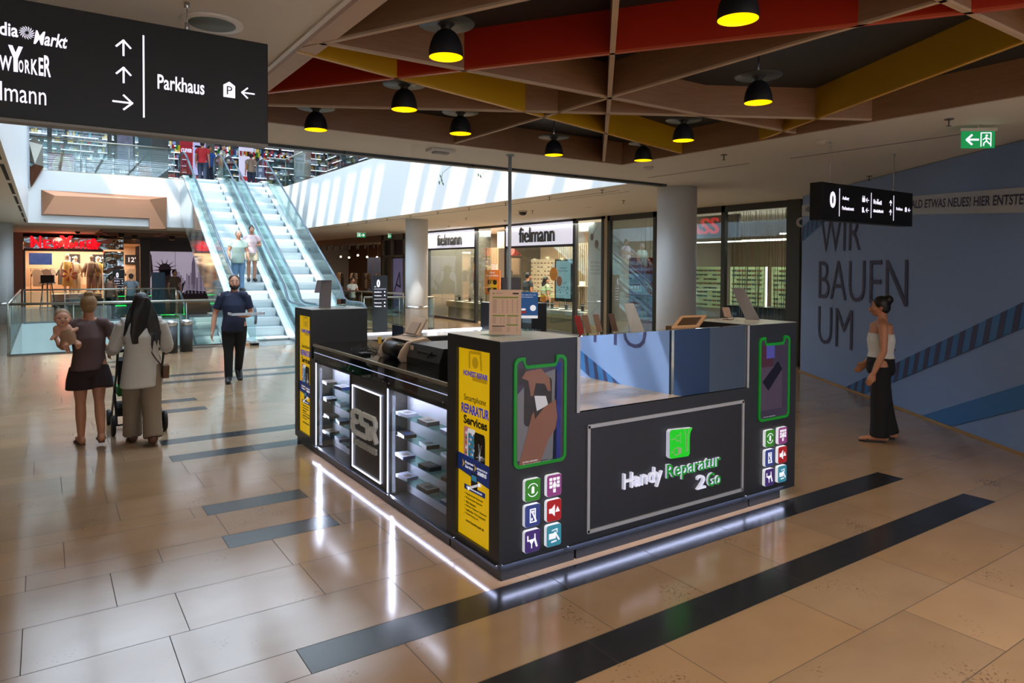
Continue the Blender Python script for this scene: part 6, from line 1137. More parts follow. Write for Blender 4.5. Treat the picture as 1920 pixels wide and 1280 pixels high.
t = poster(Fv, 5.02, 5.53, .9, 2.40, M('clever_red', 'a31a2c', .4, emit=.35), 'red advertising screen with slanted white letters over the escalator top', 'advertising_screen', 'screen', .08); m = MB(); Fv.text(m, 'CLEVER', 5.06, 5.5, 1.85, 2.02, bold=.05, shear=.2); m.build('lettering', [M('clever_white', 'dfe0ff', .4, emit=.6)], t); t = poster(Fv, 5.55, 6.06, .9, 2.40, M('ad_lilac', 'b5b8ea', .4, emit=.5), 'pale lilac advertising screen next to the red one', 'advertising_screen', 'screen', .08); m = MB(); Fv.rect(m, 5.62, 5.98, 2.1, 2.2); Fv.rect(m, 5.65, 5.78, 1.5, 1.8); Fv.rect(m, 5.86, 5.98, 1.5, 1.8); m.build('print', [M('ad_dark', '3a3c5c', .4)], t)
MB().box(6.07, 6.42, 33.3, 33.6, UP, UP+4.4).build('wall_pier_upper', M('pier_grey', '868a8c', .5), kind='structure')
t = poster(Fv, 7.50, 8.14, .75, 2.32, M('ad_white', 'cfcfee', .4, emit=.5), 'white advertising screen with a red band and a phone picture', 'advertising_screen', 'screen', .08); m = MB(); Fv.rect(m, 7.54, 8.10, 1.98, 2.14); Fv.rect(m, 7.54, 8.10, .78, .98); m.build('red_band', [M('ad_red', 'c23a3f', .4, emit=.3)], t); m = MB(); Fv.rect(m, 7.76, 7.92, 1.3, 1.72); m.build('phone_print', [M('ad_dark', '3a3c5c', .4)], t); m = MB(); Fv.rect(m, 7.78, 7.90, 1.34, 1.6, 0, .002, .004); m.build('phone_display', [yel], t)
flags = [('f4f4f4', 'c8102e'), ('0a9a3c', 'f0d000'), ('2040a0', 'd02030'), ('10904c', 'c82030'), ('3060c0', 'e8e8e8'), ('c8102e', 'e8e8e8'), ('e0b010', '202020')]
for k in range(26):
    x = 4.35+.235*k if k < 18 else 6.2+.2*(k-18); x = 4.55+.24*k
    if 5.0 < x < 6.45 or x > 10.4: continue
    q = thing('bunting_flag', ORD[k % 20]+(' flag' if k < 20 else ' flag past the twentieth')+' along the upper shop string, '+('red and white', 'green and yellow', 'blue and red', 'green and red', 'blue and white', 'red and pale', 'yellow and black')[k % 7], 'flag', (x, 33.0, UP+1.85), 'bunting flags of the upper shop'); a, b = flags[k % 7]; m = MB(); F5 = Face((x, 33.0, UP+1.85), X_, Z_); F5.rect(m, 0, .08, 0, .22, 0, 0, .004); F5.rect(m, .08, .17, 0, .22, 1, 0, .004); m.build('cloth', [M('flag_'+a, a, .6, emit=.1), M('flag_'+b, b, .6, emit=.1)], q)
m = MB(); m.tube([(4.4, 33.002, UP+3.3), (4.4, 33.002, UP+2.07), (10.4, 33.002, UP+2.07), (10.4, 33.002, UP+3.3)], .005, 5); m.build('bunting_string', [black], None, 'thin string carrying the small coloured flags', 'string')
MB().box(-14, 22, 28.2, 46, UP+3.3, UP+3.4).build('ceiling_upper_bridge', M('upper_ceiling', 'c9c9c6', .6), kind='structure')
MB().box(8.4, 22, 8.1, 28.2, UP+3.3, UP+3.4).build('ceiling_upper_east', MATS['upper_ceiling'], kind='structure')
lamp('upper_shop_light', 'AREA', (4, 34.8, UP+3.1), 130, (.85, .9, 1), 10, 1.6)
# ================================================================ people
def fused(m, name, mats, parent, voxel=.012, smooth=4, label=None):
    """close the shapes in m into one continuous skin and link it under parent (local coordinates)"""
    me = bpy.data.meshes.new(name); me.from_pydata(m.v, [], m.f); me.update()
    o = bpy.data.objects.new(name, me); COL.objects.link(o)
    r = o.modifiers.new('r', 'REMESH'); r.mode = 'VOXEL'; r.voxel_size = voxel; r.use_smooth_shade = True
    if smooth: s = o.modifiers.new('s', 'SMOOTH'); s.iterations = smooth; s.factor = .5
    dg = bpy.context.evaluated_depsgraph_get(); ne = bpy.data.meshes.new_from_object(o.evaluated_get(dg))
    o.modifiers.clear(); o.data = ne; ne.name = name; bpy.data.meshes.remove(me)
    ne.materials.clear()
    for mm in (mats if isinstance(mats, (list, tuple)) else [mats]): ne.materials.append(mm)
    ne.polygons.foreach_set('use_smooth', [True]*len(ne.polygons)); o.parent = parent
    return tag(o, label)
def lp(a, b, t): return Vector(a).lerp(Vector(b), t)
def limb(m, pts, rr, n=14):
    m.tube(pts, .1, n, rr=rr)
    for p, r in ((pts[0], rr[0]), (pts[-1], rr[-1])):
        r = min(r) if isinstance(r, tuple) else r; m.ball(p, r*.98, 10)
def hand(m, w, d, nrm, s, curl=.5, side=1):
    """five fingers; w wrist, d pointing direction, nrm palm normal, s hand length"""
    d = Vector(d).normalized(); nrm = Vector(nrm); nrm = (nrm-d*nrm.dot(d)).normalized(); a = d.cross(nrm)*side; w = Vector(w)
    for k in range(4): off = (k-1.5)*.115*s; m.tube([w+a*off*.6, w+d*.25*s+a*off, w+d*.5*s+a*off*1.05], .1, 8, rr=[(.08*s, .09*s), (.075*s, .085*s), (.062*s, .07*s)])
    for k, L in enumerate((.40, .46, .43, .34)):
        b = w+d*.47*s+a*(k-1.5)*.118*s*-1; P = [b]; dd = d.copy(); cu = curl*(.8+.12*k)
        for j in range(3): dd = (dd*math.cos(cu*.62)+nrm*math.sin(cu*.62)).normalized(); nrm2 = nrm; P.append(P[-1]+dd*L*s*(.42, .32, .26)[j])
        m.tube(P, .04*s, 7, rr=[.047*s, .044*s, .041*s, .034*s]); m.ball(P[-1], .034*s, 6)
    b = w+d*.12*s+a*.14*s; m.tube([b, b+d*.17*s+a*.13*s+nrm*.04*s, b+d*.32*s+a*.16*s+nrm*.12*s], .05*s, 7, rr=[.075*s, .058*s, .045*s]); m.ball(b+d*.32*s+a*.16*s+nrm*.12*s, .043*s, 6)
def head(m, c, H, yaw=0, pitch=0):
    R = Matrix.Rotation(yaw, 3, 'Z') @ Matrix.Rotation(pitch, 3, 'X'); c = Vector(c); P = lambda x, y, z: c+R @ Vector((x*H, y*H, z*H))
    m.ball(P(0, .004, .010), H, 16, 0, (.0445, .056, .058), R); m.ball(P(0, -.008, -.018), H, 14, 0, (.037, .044, .050), R); m.ball(P(0, -.034, -.048), H*.017, 8, 0, (1.2, 1, .8), R)
    m.tube([P(0, -.050, .008), P(0, -.060, -.010), P(0, -.063, -.020)], .006*H, 7, rr=[.005*H, .0065*H, .009*H]); m.ball(P(0, -.062, -.021), .009*H, 8)
    for sg in (-1, 1):
        m.ball(P(.044*sg, .006, -.004), .015*H, 8, 0, (.35, .8, 1.15), R); m.ball(P(.020*sg, -.046, .013), .011*H, 8, 0, (1.4, .6, .5), R); m.ball(P(.024*sg, -.036, -.014), .016*H, 8)
    m.ball(P(0, -.050, -.034), .009*H, 8, 0, (1.7, .7, .7), R)
    return P
def face_bits(P, H, parent, hairm, beard=None):
    m = MB(); [m.ball(P(.0185*s, -.0505, .004), .0062*H, 10, 0, (1.35, .6, .75)) for s in (-1, 1)]; m.build('eyes', [M('eye_white', 'd9d4cc', .3)], None, origin=(0, 0, 0)).parent = parent
    m = MB(); [m.ball(P(.0185*s, -.0545, .004), .0034*H, 8) for s in (-1, 1)]; o = m.build('pupils', [M('pupil', '1c1310', .2)], None, origin=(0, 0, 0)); o.parent = parent
    m = MB(); [m.tube([P(.010*s, -.056, .0165), P(.020*s, -.055, .0185), P(.029*s, -.049, .0155)], .0024*H, 6) for s in (-1, 1)]; o = m.build('eyebrows', [hairm], None, origin=(0, 0, 0)); o.parent = parent
    m = MB(); m.tube([P(-.013, -.0565, -.0345), P(0, -.0605, -.0335), P(.013, -.0565, -.0345)], .003*H, 6, rr=[.0012*H, .0032*H, .0012*H]); o = m.build('lips', [M('lips', '9a5248', .5)], None, origin=(0, 0, 0)); o.parent = parent
def shoe(m, ank, toe_dir, H, ln=.155, sole=0, barefoot=False):
    a = Vector(ank); d = Vector(toe_dir).normalized(); s = H; z = a.z
    b = a-d*.035*s; t = a+d*(ln-.04)*s
    r = .026*s if not barefoot else .022*s
    m.tube([b+Vector((0, 0, -.006*s)), a+Vector((0, 0, -.004*s)), lp(a, t, .5)+Vector((0, 0, -.014*s)), t+Vector((0, 0, -.020*s))], r, 12, rr=[(r, r), (r*1.15, r*1.15), (r*1.25, r*.9), (r*.95, r*.6)]); m.ball(b+Vector((0, 0, -.008*s)), r, 10); m.ball(t+Vector((0, 0, -.02*s)), r*.85, 10, 0, (1, 1, .7))
class Fig:
    def __init__(s, name, lab, loc, H, rz, voxel=.012):
        s.t = thing(name, lab, 'person', loc, None, rz); s.H = H; s.vx = voxel; s.body = MB(); s.legs = {}; s.arms = {}
    def joints(s, lean=0, hipz=.515, stride=((0, 0), (0, 0)), spread=.052, crouch=0):
        H = s.H; s.pel = Vector((0, 0, hipz*H)); s.ch = Vector((0, -lean*.2*H, .72*H)); s.nk = Vector((0, -lean*.32*H, .845*H)); s.hd = Vector((0, -lean*.38*H-.012*H, .932*H)); s.shz = .81*H
        for i, sg in enumerate((1, -1)):          # 0 = own left (+X when facing -Y)
            th, kn = stride[i]; hip = s.pel+Vector((sg*spread*H, 0, 0)); k = hip+Vector((0, -math.sin(th)*.245*H, -math.cos(th)*.235*H)); a2 = th-kn; an = k+Vector((0, -math.sin(a2)*.24*H, -math.cos(a2)*.24*H)); s.legs[sg] = (hip, k, an)
        low = min(l[2].z for l in s.legs.values()); dz = .038*H-low
        s.pel.z += dz; s.legs = {k: tuple(p+Vector((0, 0, dz)) for p in v) for k, v in s.legs.items()}
        for v in (s.ch, s.nk, s.hd): v.z += dz
        s.shz += dz
        for sg in (1, -1): sh = Vector((sg*.105*H, s.ch.y, s.shz-.008*H)); s.arms[sg] = [sh, sh+Vector((sg*.03*H, .01*H, -.17*H)), sh+Vector((sg*.035*H, -.03*H, -.32*H))]
    def arm(s, sg, el, wr): sh = s.arms[sg][0]; s.arms[sg] = [sh, sh+Vector(el)*s.H, sh+Vector(wr)*s.H]
    def make(s, skin, fat=1.0, yaw=0, pitch=0, hands=True, curl=.6, pn=None, bare_arms=True):
        H = s.H; m = s.body; P = head(m, s.hd, H, yaw, pitch); s.P = P
        m.tube([s.hd+Vector((0, .012*H, -.03*H)), s.nk+Vector((0, .006*H, -.0*H)), s.nk+Vector((0, .004*H, -.03*H))], .1, 12, rr=[.031*H, .032*H, .04*H])
        c, p = s.ch, s.pel; f = fat
        m.tube([s.nk+Vector((0, .002*H, -.015*H)), lp(s.nk, c, .3)+Vector((0, 0, .0)), c, lp(c, p, .5), p+Vector((0, 0, .03*H)), p-Vector((0, 0, .03*H))], .1, 20, rr=[(.04*H, .035*H), (.085*H, .045*H), (.093*H*f, .062*H*f), (.077*H*f, .055*H*f), (.093*H*f, .064*H*f), (.085*H*f, .06*H*f)])
        for sg in (1, -1):
            a = s.arms[sg]; m.tube([lp(s.nk, a[0], .25)+Vector((0, 0, -.01*H)), lp(s.nk, a[0], .7)+Vector((0, 0, -.004*H)), a[0]], .03, 10, rr=[.03*H, .032*H, .03*H]); limb(m, [a[0], lp(a[0], a[1], .5), a[1], lp(a[1], a[2], .4), a[2]], [.031*H, .028*H*f, .0225*H, .0235*H, .0155*H])
            l = s.legs[sg]; limb(m, [l[0]+Vector((0, 0, .02*H)), lp(l[0], l[1], .4), l[1], lp(l[1], l[2], .35)+Vector((0, .006*H, 0)), l[2]], [.052*H*f, .046*H*f, .031*H, .033*H, .02*H])
            d = (a[2]-a[1]).normalized(); q = pn[sg] if pn and sg in pn else Vector((-sg, -.25, 0)); hand(m, a[2]+d*.004*H, d if not pn or (sg, 'd') not in pn else pn[(sg, 'd')], q, .105*H, curl, 1)
            shoe(m, l[2], s.foot[sg], H, barefoot=True)
        fused(m, 'body', skin, s.t, s.vx*.75 if s.vx < .011 else s.vx, 3)
    foot = {1: (0.08, -1, 0), -1: (-0.08, -1, 0)}
    def top(s, matl, hem=.50, sleeve=.45, fat=1.0, loose=1.12, name='shirt', neck=True, flare=1.0, label=None):
        H = s.H; c, p = s.ch, s.pel; m = MB(); L = loose*fat; hz = Vector((0, 0, (hem-.515)*H))
        rings = [s.nk+Vector((0, .002*H, -.008*H)), lp(s.nk, c, .28), c, lp(c, p, .5), p+Vector((0, 0, .03*H)), p+hz]
        m.tube(rings, .1, 24, rr=[(.046*H, .042*H), (.097*H, .052*H), (.098*H*L, .068*H*L), (.088*H*L, .064*H*L), (.098*H*L, .071*H*L), (.102*H*L*flare, .075*H*L*flare)])
        for sg in (1, -1):
            a = s.arms[sg]; m.tube([lp(s.nk, a[0], .35)+Vector((0, 0, -.006*H)), lp(s.nk, a[0], .75)+Vector((0, 0, 0)), a[0]+Vector((0, 0, .0))], .03, 12, rr=[.034*H, .036*H, .038*H*loose])
            k = sleeve; pts = [a[0]]; rr = [.038*H*loose]
            if k <= 1: pts += [lp(a[0], a[1], k*.6), lp(a[0], a[1], k)]; rr += [.037*H*loose, .037*H*loose]
            else: pts += [lp(a[0], a[1], .5), a[1], lp(a[1], a[2], (k-1)*.6), lp(a[1], a[2], k-1)]; rr += [.038*H*loose, .034*H*loose, .033*H*loose, .026*H*loose]
            m.ball(a[0]-Vector((sg*.006*H, 0, .006*H)), .035*H*(1+(loose-1)*.5), 12); m.tube(pts, .1, 14, rr=rr)
        return fused(m, name, matl, s.t, s.vx, 12, label)
    def trousers(s, matl, fat=1.0, loose=1.0, length=1.0, name='trousers', wide=1.0, flare=1.0, cut=None, label=None):
        H = s.H; p = s.pel; m = MB(); m.tube([p+Vector((0, 0, .095*H)), p+Vector((0, 0, .03*H)), p-Vector((0, 0, .02*H)), p-Vector((0, 0, .05*H))], .1, 22, rr=[(.089*H*fat, .065*H*fat), (.099*H*fat, .071*H*fat), (.102*H*fat, .072*H*fat), (.09*H*fat, .064*H*fat)])
        for sg in (1, -1):
            h, k, a = s.legs[sg]
            if cut: e = lp(h, k, cut); m.tube([h+Vector((0, 0, .01*H)), lp(h, e, .5), e], .1, 16, rr=[.058*H*fat, .062*H*fat*flare, .066*H*fat*flare])
            else:
                e = lp(k, a, length); m.tube([h+Vector((0, 0, .01*H)), lp(h, k, .5), k, lp(k, e, .5), e], .1, 16, rr=[.058*H*fat, .054*H*fat*loose, .043*H*loose*wide, .040*H*loose*wide, .036*H*loose*wide*flare])
        return fused(m, name, matl, s.t, s.vx, 5, label)
    def shoes(s, matl, ln=.16, name='shoe', thin=False):
        for sg in (1, -1):
            m = MB(); a = s.legs[sg][2]
            if thin:
                d = Vector(s.foot[sg]).normalized(); z0 = a.z-.038*s.H; pts = [a+d*(x-.035)*s.H+Vector((-d.y, d.x, 0))*w*s.H for x, w in ((0, .018), (.06, .02), (.13, .03), (.165, .012), (.165, -.012), (.13, -.03), (.06, -.02), (0, -.018))]
                m.prism([(q.x, q.y, z0) for q in pts], (0, 0, .012*s.H)); m.tube([a+d*.075*s.H+Vector((-d.y, d.x, 0))*.024*s.H+Vector((0, 0, -.03*s.H)), a+d*.09*s.H+Vector((0, 0, -.004*s.H)), a+d*.075*s.H-Vector((-d.y, d.x, 0))*.024*s.H+Vector((0, 0, -.03*s.H))], .006*s.H, 6); o = m.build(name, [matl], None, origin=(0, 0, 0)); o.parent = s.t
            else: shoe(m, a, s.foot[sg], s.H*1.08, ln); m.tube([a+Vector((0, 0, .0)), a+Vector((0, 0, .02*s.H))], .03*s.H, 10, rr=[.032*s.H, .029*s.H]); fused(m, name, matl, s.t, s.vx*.8, 2)
    def hair_cap(s, matl, yaw=0, vol=1.0, back=.0, name='hair'):
        H = s.H; P = s.P; R = Matrix.Rotation(yaw, 3, 'Z'); m = MB(); m.ball(P(0, .012, .020), H, 18, 0, (.049*vol, .056*vol, .056*vol), R); m.ball(P(0, .028, -.004), H, 14, 0, (.042*vol, .040*vol, .045*vol), R); return m
    def add(s, m, name, mats, label=None, voxel=None, smooth=3):
        if voxel: return fused(m, name, mats, s.t, voxel, smooth, label)
        o = m.build(name, mats, None, origin=(0, 0, 0)); o.parent = s.t; return tag(o, label)
sk1 = M('skin_light', 'c98f72', .5, var=.04); sk2 = M('skin_tan', 'b57a5a', .5, var=.04); skb = M('skin_baby', 'd9a184', .5, var=.03)
h_bl = M('hair_blond', '9a7448', .6, var=.2, scale=40, stretch=(1, 1, .2)); h_dk = M('hair_dark', '17100f', .45, var=.2, scale=60, stretch=(1, 1, .1)); h_br = M('hair_brown', '3a281e', .55, var=.2, scale=40); h_gy = M('hair_grey', '8d8a86', .6)
# --- mother with the baby on her arm, seen from behind
A = Fig('person', 'woman with blond bun in brown shirt and dark shorts carrying a baby', (.41, 8.86, 0), 1.62, PI+.05, .010)
A.joints(stride=((-.05, .05), (-.22, .25))); A.arm(1, (.045, -.03, -.15), (.065, -.12, -.105)); A.arm(-1, (-.055, -.0, -.15), (-.02, -.11, -.17))
A.make(sk2, 1.08); A.top(M('shirt_mauve', '5a4340', .8), .50, .5, 1.12, 1.12); A.trousers(M('shorts_dark', '2a1a1c', .85), 1.1, cut=.62, flare=1.22, name='shorts'); A.shoes(M('sandal_brown', '6a4430', .6), thin=True, name='sandal')
m = A.hair_cap(h_bl, vol=1.04); m.ball(A.P(0, .02, .078), .028*1.62, 12, 0, (1.1, 1, .85)); A.add(m, 'hair', [h_bl], 'blond hair pinned up in a bun', .01, 2)
# --- the baby
B = thing('person', 'baby held against the shoulder of the woman in the brown shirt', 'person', (.165, 8.72, 0)); m = MB(); H = .72; hc = Vector((.0, 0, 1.385)); R = Matrix.Identity(3)
m.ball(hc, .080, 16, 0, (.92, 1, 1.08)); m.ball(hc+Vector((0, -.018, -.035)), .058, 12); m.ball(hc+Vector((0, -.083, -.012)), .010, 8)
for sg in (-1, 1): m.ball(hc+Vector((.076*sg, .0, -.008)), .02, 8, 0, (.4, .8, 1)); m.ball(hc+Vector((.035*sg, -.055, -.030)), .028, 8)
m.tube([hc+Vector((0, .01, -.06)), hc+Vector((.01, .02, -.10)), hc+Vector((.04, .03, -.17)), hc+Vector((.08, .04, -.26))], .06, 14, rr=[.035, .068, .072, .07])
for sg, e, w in ((-1, (-.055, -.03, -.17), (-.085, -.06, -.20)), (1, (.08, -.0, -.15), (.13, .02, -.12))):
    sh = hc+Vector((.055*sg, .01, -.11)); limb(m, [sh, hc+Vector(e), hc+Vector(w)], [.034, .030, .022], 10); hand(m, hc+Vector(w), Vector(w)-Vector(e), (0, -1, .2), .062, .5)
for sg in (-1, 1): limb(m, [hc+Vector((.08+.04*sg, .03, -.24)), hc+Vector((.08+.06*sg, -.03, -.28)), hc+Vector((.10+.05*sg, .04, -.36))], [.04, .034, .022], 10); m.ball(hc+Vector((.10+.05*sg, .03, -.37)), .022, 8, 0, (.8, 1.6, .8))
fused(m, 'body', skb, B, .0075, 3)
m = MB(); m.ball(hc+Vector((0, .012, .016)), .080, 14, 0, (.96, 1, 1.06)); fused(m, 'hair', M('hair_baby', 'a07a5a', .7), B, .008, 2)
m = MB(); m.tube([hc+Vector((.01, .02, -.105)), hc+Vector((.04, .03, -.17)), hc+Vector((.08, .04, -.28))], .1, 14, rr=[.066, .080, .08]); fused(m, 'romper', M('romper_tan', 'b08a6c', .8), B, .01, 3)
m = MB(); [m.ball(hc+Vector((.028*s, -.072, .004)), .0085, 8, 0, (1.2, .6, .8)) for s in (-1, 1)]; o = m.build('eyes', [M('pupil', '1c1310', .2)], origin=(0, 0, 0)); o.parent = B
m = MB(); m.ball(hc+Vector((0, -.074, -.044)), .011, 8, 0, (1.5, .6, .6)); o = m.build('mouth', [M('lips', '9a5248', .5)], origin=(0, 0, 0)); o.parent = B
# --- woman with long dark hair pushing the pushchair
C_ = Fig('person', 'woman with long dark hair in loose white shirt and beige trousers pushing a stroller', (.89, 8.55, 0), 1.65, PI-.02, .010)
C_.joints(stride=((.20, .12), (-.18, .18))); C_.arm(1, (.05, -.03, -.155), (.07, -.15, -.20)); C_.arm(-1, (-.05, -.03, -.155), (-.06, -.15, -.20)); C_.make(sk2, 1.0)
C_.trousers(M('trousers_beige', '8b7a66', .85), 1.05, 1.15, 1.0, wide=1.25, flare=1.15); C_.shoes(M('shoe_brown', '5a3426', .6)); C_.top(M('shirt_white', 'c9c6bf', .8), .385, 1.75, 1.05, 1.28, flare=1.12)
m = C_.hair_cap(h_dk, vol=1.06); H = 1.65; rnd = random.Random(12)
m.tube([C_.P(0, .022, .035), C_.P(0, .036, -.03), C_.P(0, .050, -.10), C_.P(0, .066, -.19), C_.P(0, .072, -.26)], .1, 18, rr=[(.075, .085), (.095, .07), (.15, .055), (.175, .045), (.15, .03)])
for k in range(26):
    a = -.14+.28*k/25; m.tube([C_.P(a*.30, .035, .03), C_.P(a*.62, .05, -.08), C_.P(a*.74+rnd.uniform(-.006, .006), .080+rnd.uniform(-.005, .005), -.19), C_.P(a*.74+rnd.uniform(-.01, .01), .084, -.29+rnd.uniform(-.04, .03))], .01, 6, rr=[.014, .013, .012, .005])
C_.add(m, 'hair', [h_dk], 'long loose dark hair', .0095, 1)
m = MB(); m.tube([C_.ch+Vector((.1, .06, .16)), C_.pel+Vector((-.12, .12, .10)), C_.pel+Vector((-.19, .05, .0))], .008, 6); C_.add(m, 'bag_strap', [M('strap_brown', '5c4030', .6)]); m = MB(); m.prism([(-.20, -.03, .70), (-.20, .09, .70), (-.205, .10, .84), (-.205, -.04, .84)], (-.06, 0, 0)); C_.add(m, 'handbag', [M('bag_brown', '6b4c38', .6)])
# --- the pushchair
t = thing('stroller', 'black stroller with a green seat pushed by the woman in the white shirt', 'stroller', (.86, 9.25, 0)); STR = t; pf = M('stroller_frame', '1c1e20', .4); pfab = M('stroller_fabric', '26282a', .85); pg_ = M('stroller_green', '1f7a34', .8)
for x in (.60, 1.13):
    for y, r in ((9.05, .115), (9.75, .09)):
        m = MB(); m.lathe((x-.02, y, r), [(r*.55, 0), (r*.9, 0), (r, .008), (r, .035), (r*.9, .042), (r*.55, .042)], 26, 0, axis=(1, 0, 0)); m.lathe((x-.015, y, r), [(.0001, 0), (r*.6, .004), (r*.6, .028), (.0001, .03)], 18, 1, axis=(1, 0, 0)); m.build('wheel', [M('tyre', '141414', .7), M('wheel_grey', '4a4c4e', .5)], t)
m = MB()
for x in (.635, 1.10): m.tube([(x, 9.75, .10), (x, 9.45, .38), (x, 9.05, .72), (x, 8.85, .98)], .013, 8); m.tube([(x, 9.05, .12), (x, 9.35, .50), (x, 9.5, .62)], .013, 8)
m.tube([(.635, 8.85, .98), (.70, 8.82, 1.0), (1.03, 8.82, 1.0), (1.10, 8.85, .98)], .016, 8); m.tube([(.61, 9.05, .115), (1.12, 9.05, .115)], .01, 8); m.tube([(.61, 9.75, .09), (1.12, 9.75, .09)], .01, 8); m.build('frame', [pf], t)
m = MB(); m.prism([(.65, 9.1, .30), (.65, 9.6, .30), (.65, 9.55, .20), (.65, 9.15, .20)], (.43, 0, 0)); m.build('basket', [pfab], t); m = MB(); m.prism([(.66, 9.2, .42), (.66, 9.6, .42), (.66, 9.62, .50), (.66, 9.25, .52), (.66, 9.16, .60), (.66, 9.11, .58)], (.41, 0, 0)); m.build('seat', [pg_], t); m = MB(); m.prism([(.65, 9.16, .60), (.65, 9.11, .57), (.65, 8.97, .86), (.65, 9.02, .90)], (.43, 0, 0)); m.build('backrest', [pfab], t)
m = MB(); m.tube([(.87, 9.0, .60), (.87, 9.05, .78), (.87, 9.15, .93), (.87, 9.3, 1.0), (.87, 9.48, .96)], .2, 16, rr=[(.03, .20), (.06, .215), (.10, .22), (.09, .215), (.02, .20)]); m.build('canopy', [pfab], t)
STR.location.x += .05
# --- man in a navy polo shirt walking towards the camera
D = Fig('person', 'bearded man in navy polo shirt and black trousers walking with a white tray', (2.66, 12.25, 0), 1.80, -.12, .010)
D.joints(stride=((-.10, .55), (.06, .03))); D.foot = {1: (.05, -1, -.5), -1: (-.12, -1, 0)}
D.arm(1, (.045, .02, -.165), (-.01, -.13, -.185)); D.arm(-1, (-.06, .02, -.165), (-.085, -.03, -.325)); D.make(sk1, 1.12, pn={(1, 'd'): Vector((-.9, -.5, 0)), 1: Vector((0, 0, 1))})
D.top(M('polo_navy', '18203a', .8), .475, .72, 1.18, 1.1, name='polo_shirt'); D.trousers(M('trousers_black', '0e1016', .8), 1.1, .98, 1.0); D.shoes(M('shoe_black', '0d0d10', .5))
m = D.hair_cap(h_br, vol=1.0); m = MB(); H = 1.8; m.ball(D.P(0, .012, .028), H, 18, 0, (.0485, .052, .046)); m.ball(D.P(0, .03, -.0), H, 12, 0, (.042, .036, .044)); D.add(m, 'hair', [h_br], 'short dark hair', .01, 2)
m = MB(); m.ball(D.P(0, -.022, -.048), H, 14, 0, (.036, .036, .024)); m.tube([D.P(-.04, -.006, -.02), D.P(-.036, -.024, -.036), D.P(0, -.052, -.052), D.P(.036, -.024, -.036), D.P(.04, -.006, -.02)], .012*H, 8, rr=[.006*H, .011*H, .010*H, .011*H, .006*H]); m.tube([D.P(-.016, -.056, -.028), D.P(0, -.061, -.026), D.P(.016, -.056, -.028)], .0035*H, 6); D.add(m, 'beard', [M('beard_dark', '251a16', .7)], 'full dark beard', .008, 1)
face_bits(D.P, H, D.t, M('beard_dark', '251a16', .7)); m = MB(); q = D.nk; m.prism([q+Vector((-.04, -.055, .0)), q+Vector((0, -.085, -.06)), q+Vector((-.01, -.10, -.075)), q+Vector((-.075, -.07, -.03))], (0, .01, .012)); m.prism([q+Vector((.04, -.055, .0)), q+Vector((0, -.085, -.06)), q+Vector((.01, -.10, -.075)), q+Vector((.075, -.07, -.03))], (0, .01, .012)); D.add(m, 'collar', [M('polo_navy', '18203a', .8)])
t = thing('tray', 'flat white tray carried by the man in the navy polo shirt', 'tray', (2.70, 11.93, 1.12)); m = MB(); m.box(2.50, 3.02, 11.70, 11.98, 1.145, 1.165); m.box(2.50, 3.02, 11.70, 11.715, 1.165, 1.185); m.box(2.50, 2.515, 11.70, 11.98, 1.165, 1.185); m.box(3.005, 3.02, 11.70, 11.98, 1.165, 1.185); m.build('tray_body', [M('tray_white', 'c9cdd2', .5)], t)
# --- woman in a white top walking past the hoarding
E_ = Fig('person', 'woman with dark hair bun in white top and black trousers walking past the blue hoarding', (7.88, 4.12, 0), 1.64, PI+.60, .010)
E_.joints(stride=((.02, .02), (-.08, .12))); E_.arm(1, (.035, .0, -.165), (.05, -.06, -.315)); E_.arm(-1, (-.035, .02, -.16), (-.04, -.08, -.28)); E_.make(sk2, .98)
H = 1.62; m = MB(); c, p = E_.ch, E_.pel; m.tube([lp(E_.nk, c, .75), c+Vector((0, 0, -.02*H)), lp(c, p, .5), p+Vector((0, 0, .065*H))], .1, 22, rr=[(.094*H, .062*H), (.102*H, .070*H), (.088*H, .064*H), (.098*H, .07*H)]); E_.add(m, 'top', [M('top_white', 'd4d2d0', .8)], 'white strapless top', .01, 3)
E_.trousers(M('trousers_black2', '0c0c10', .85), 1.0, 1.15, 1.0, wide=1.3, flare=1.2); E_.shoes(M('flipflop_black', '141215', .6), thin=True, name='sandal')
m = E_.hair_cap(h_dk, vol=1.05); m.ball(E_.P(0, .052, .05), .034*H, 12); E_.add(m, 'hair', [h_dk], 'dark hair in a bun', .01, 2); face_bits(E_.P, H, E_.t, h_dk)
m = MB(); m.tube([E_.arms[-1][0]+Vector((.02, 0, .03)), E_.arms[-1][0]+Vector((-.02, .09, -.15)), E_.pel+Vector((-.13, .12, .16))], .009, 6); m.tube([E_.pel+Vector((-.16, -.02, .20)), E_.pel+Vector((-.17, .07, .12)), E_.pel+Vector((-.16, .16, .2))], .05, 10, rr=[.02, .075, .02]); E_.add(m, 'shoulder_bag', [M('bag_dark_brown', '4a3322', .6)], 'brown shoulder bag', .01, 2)
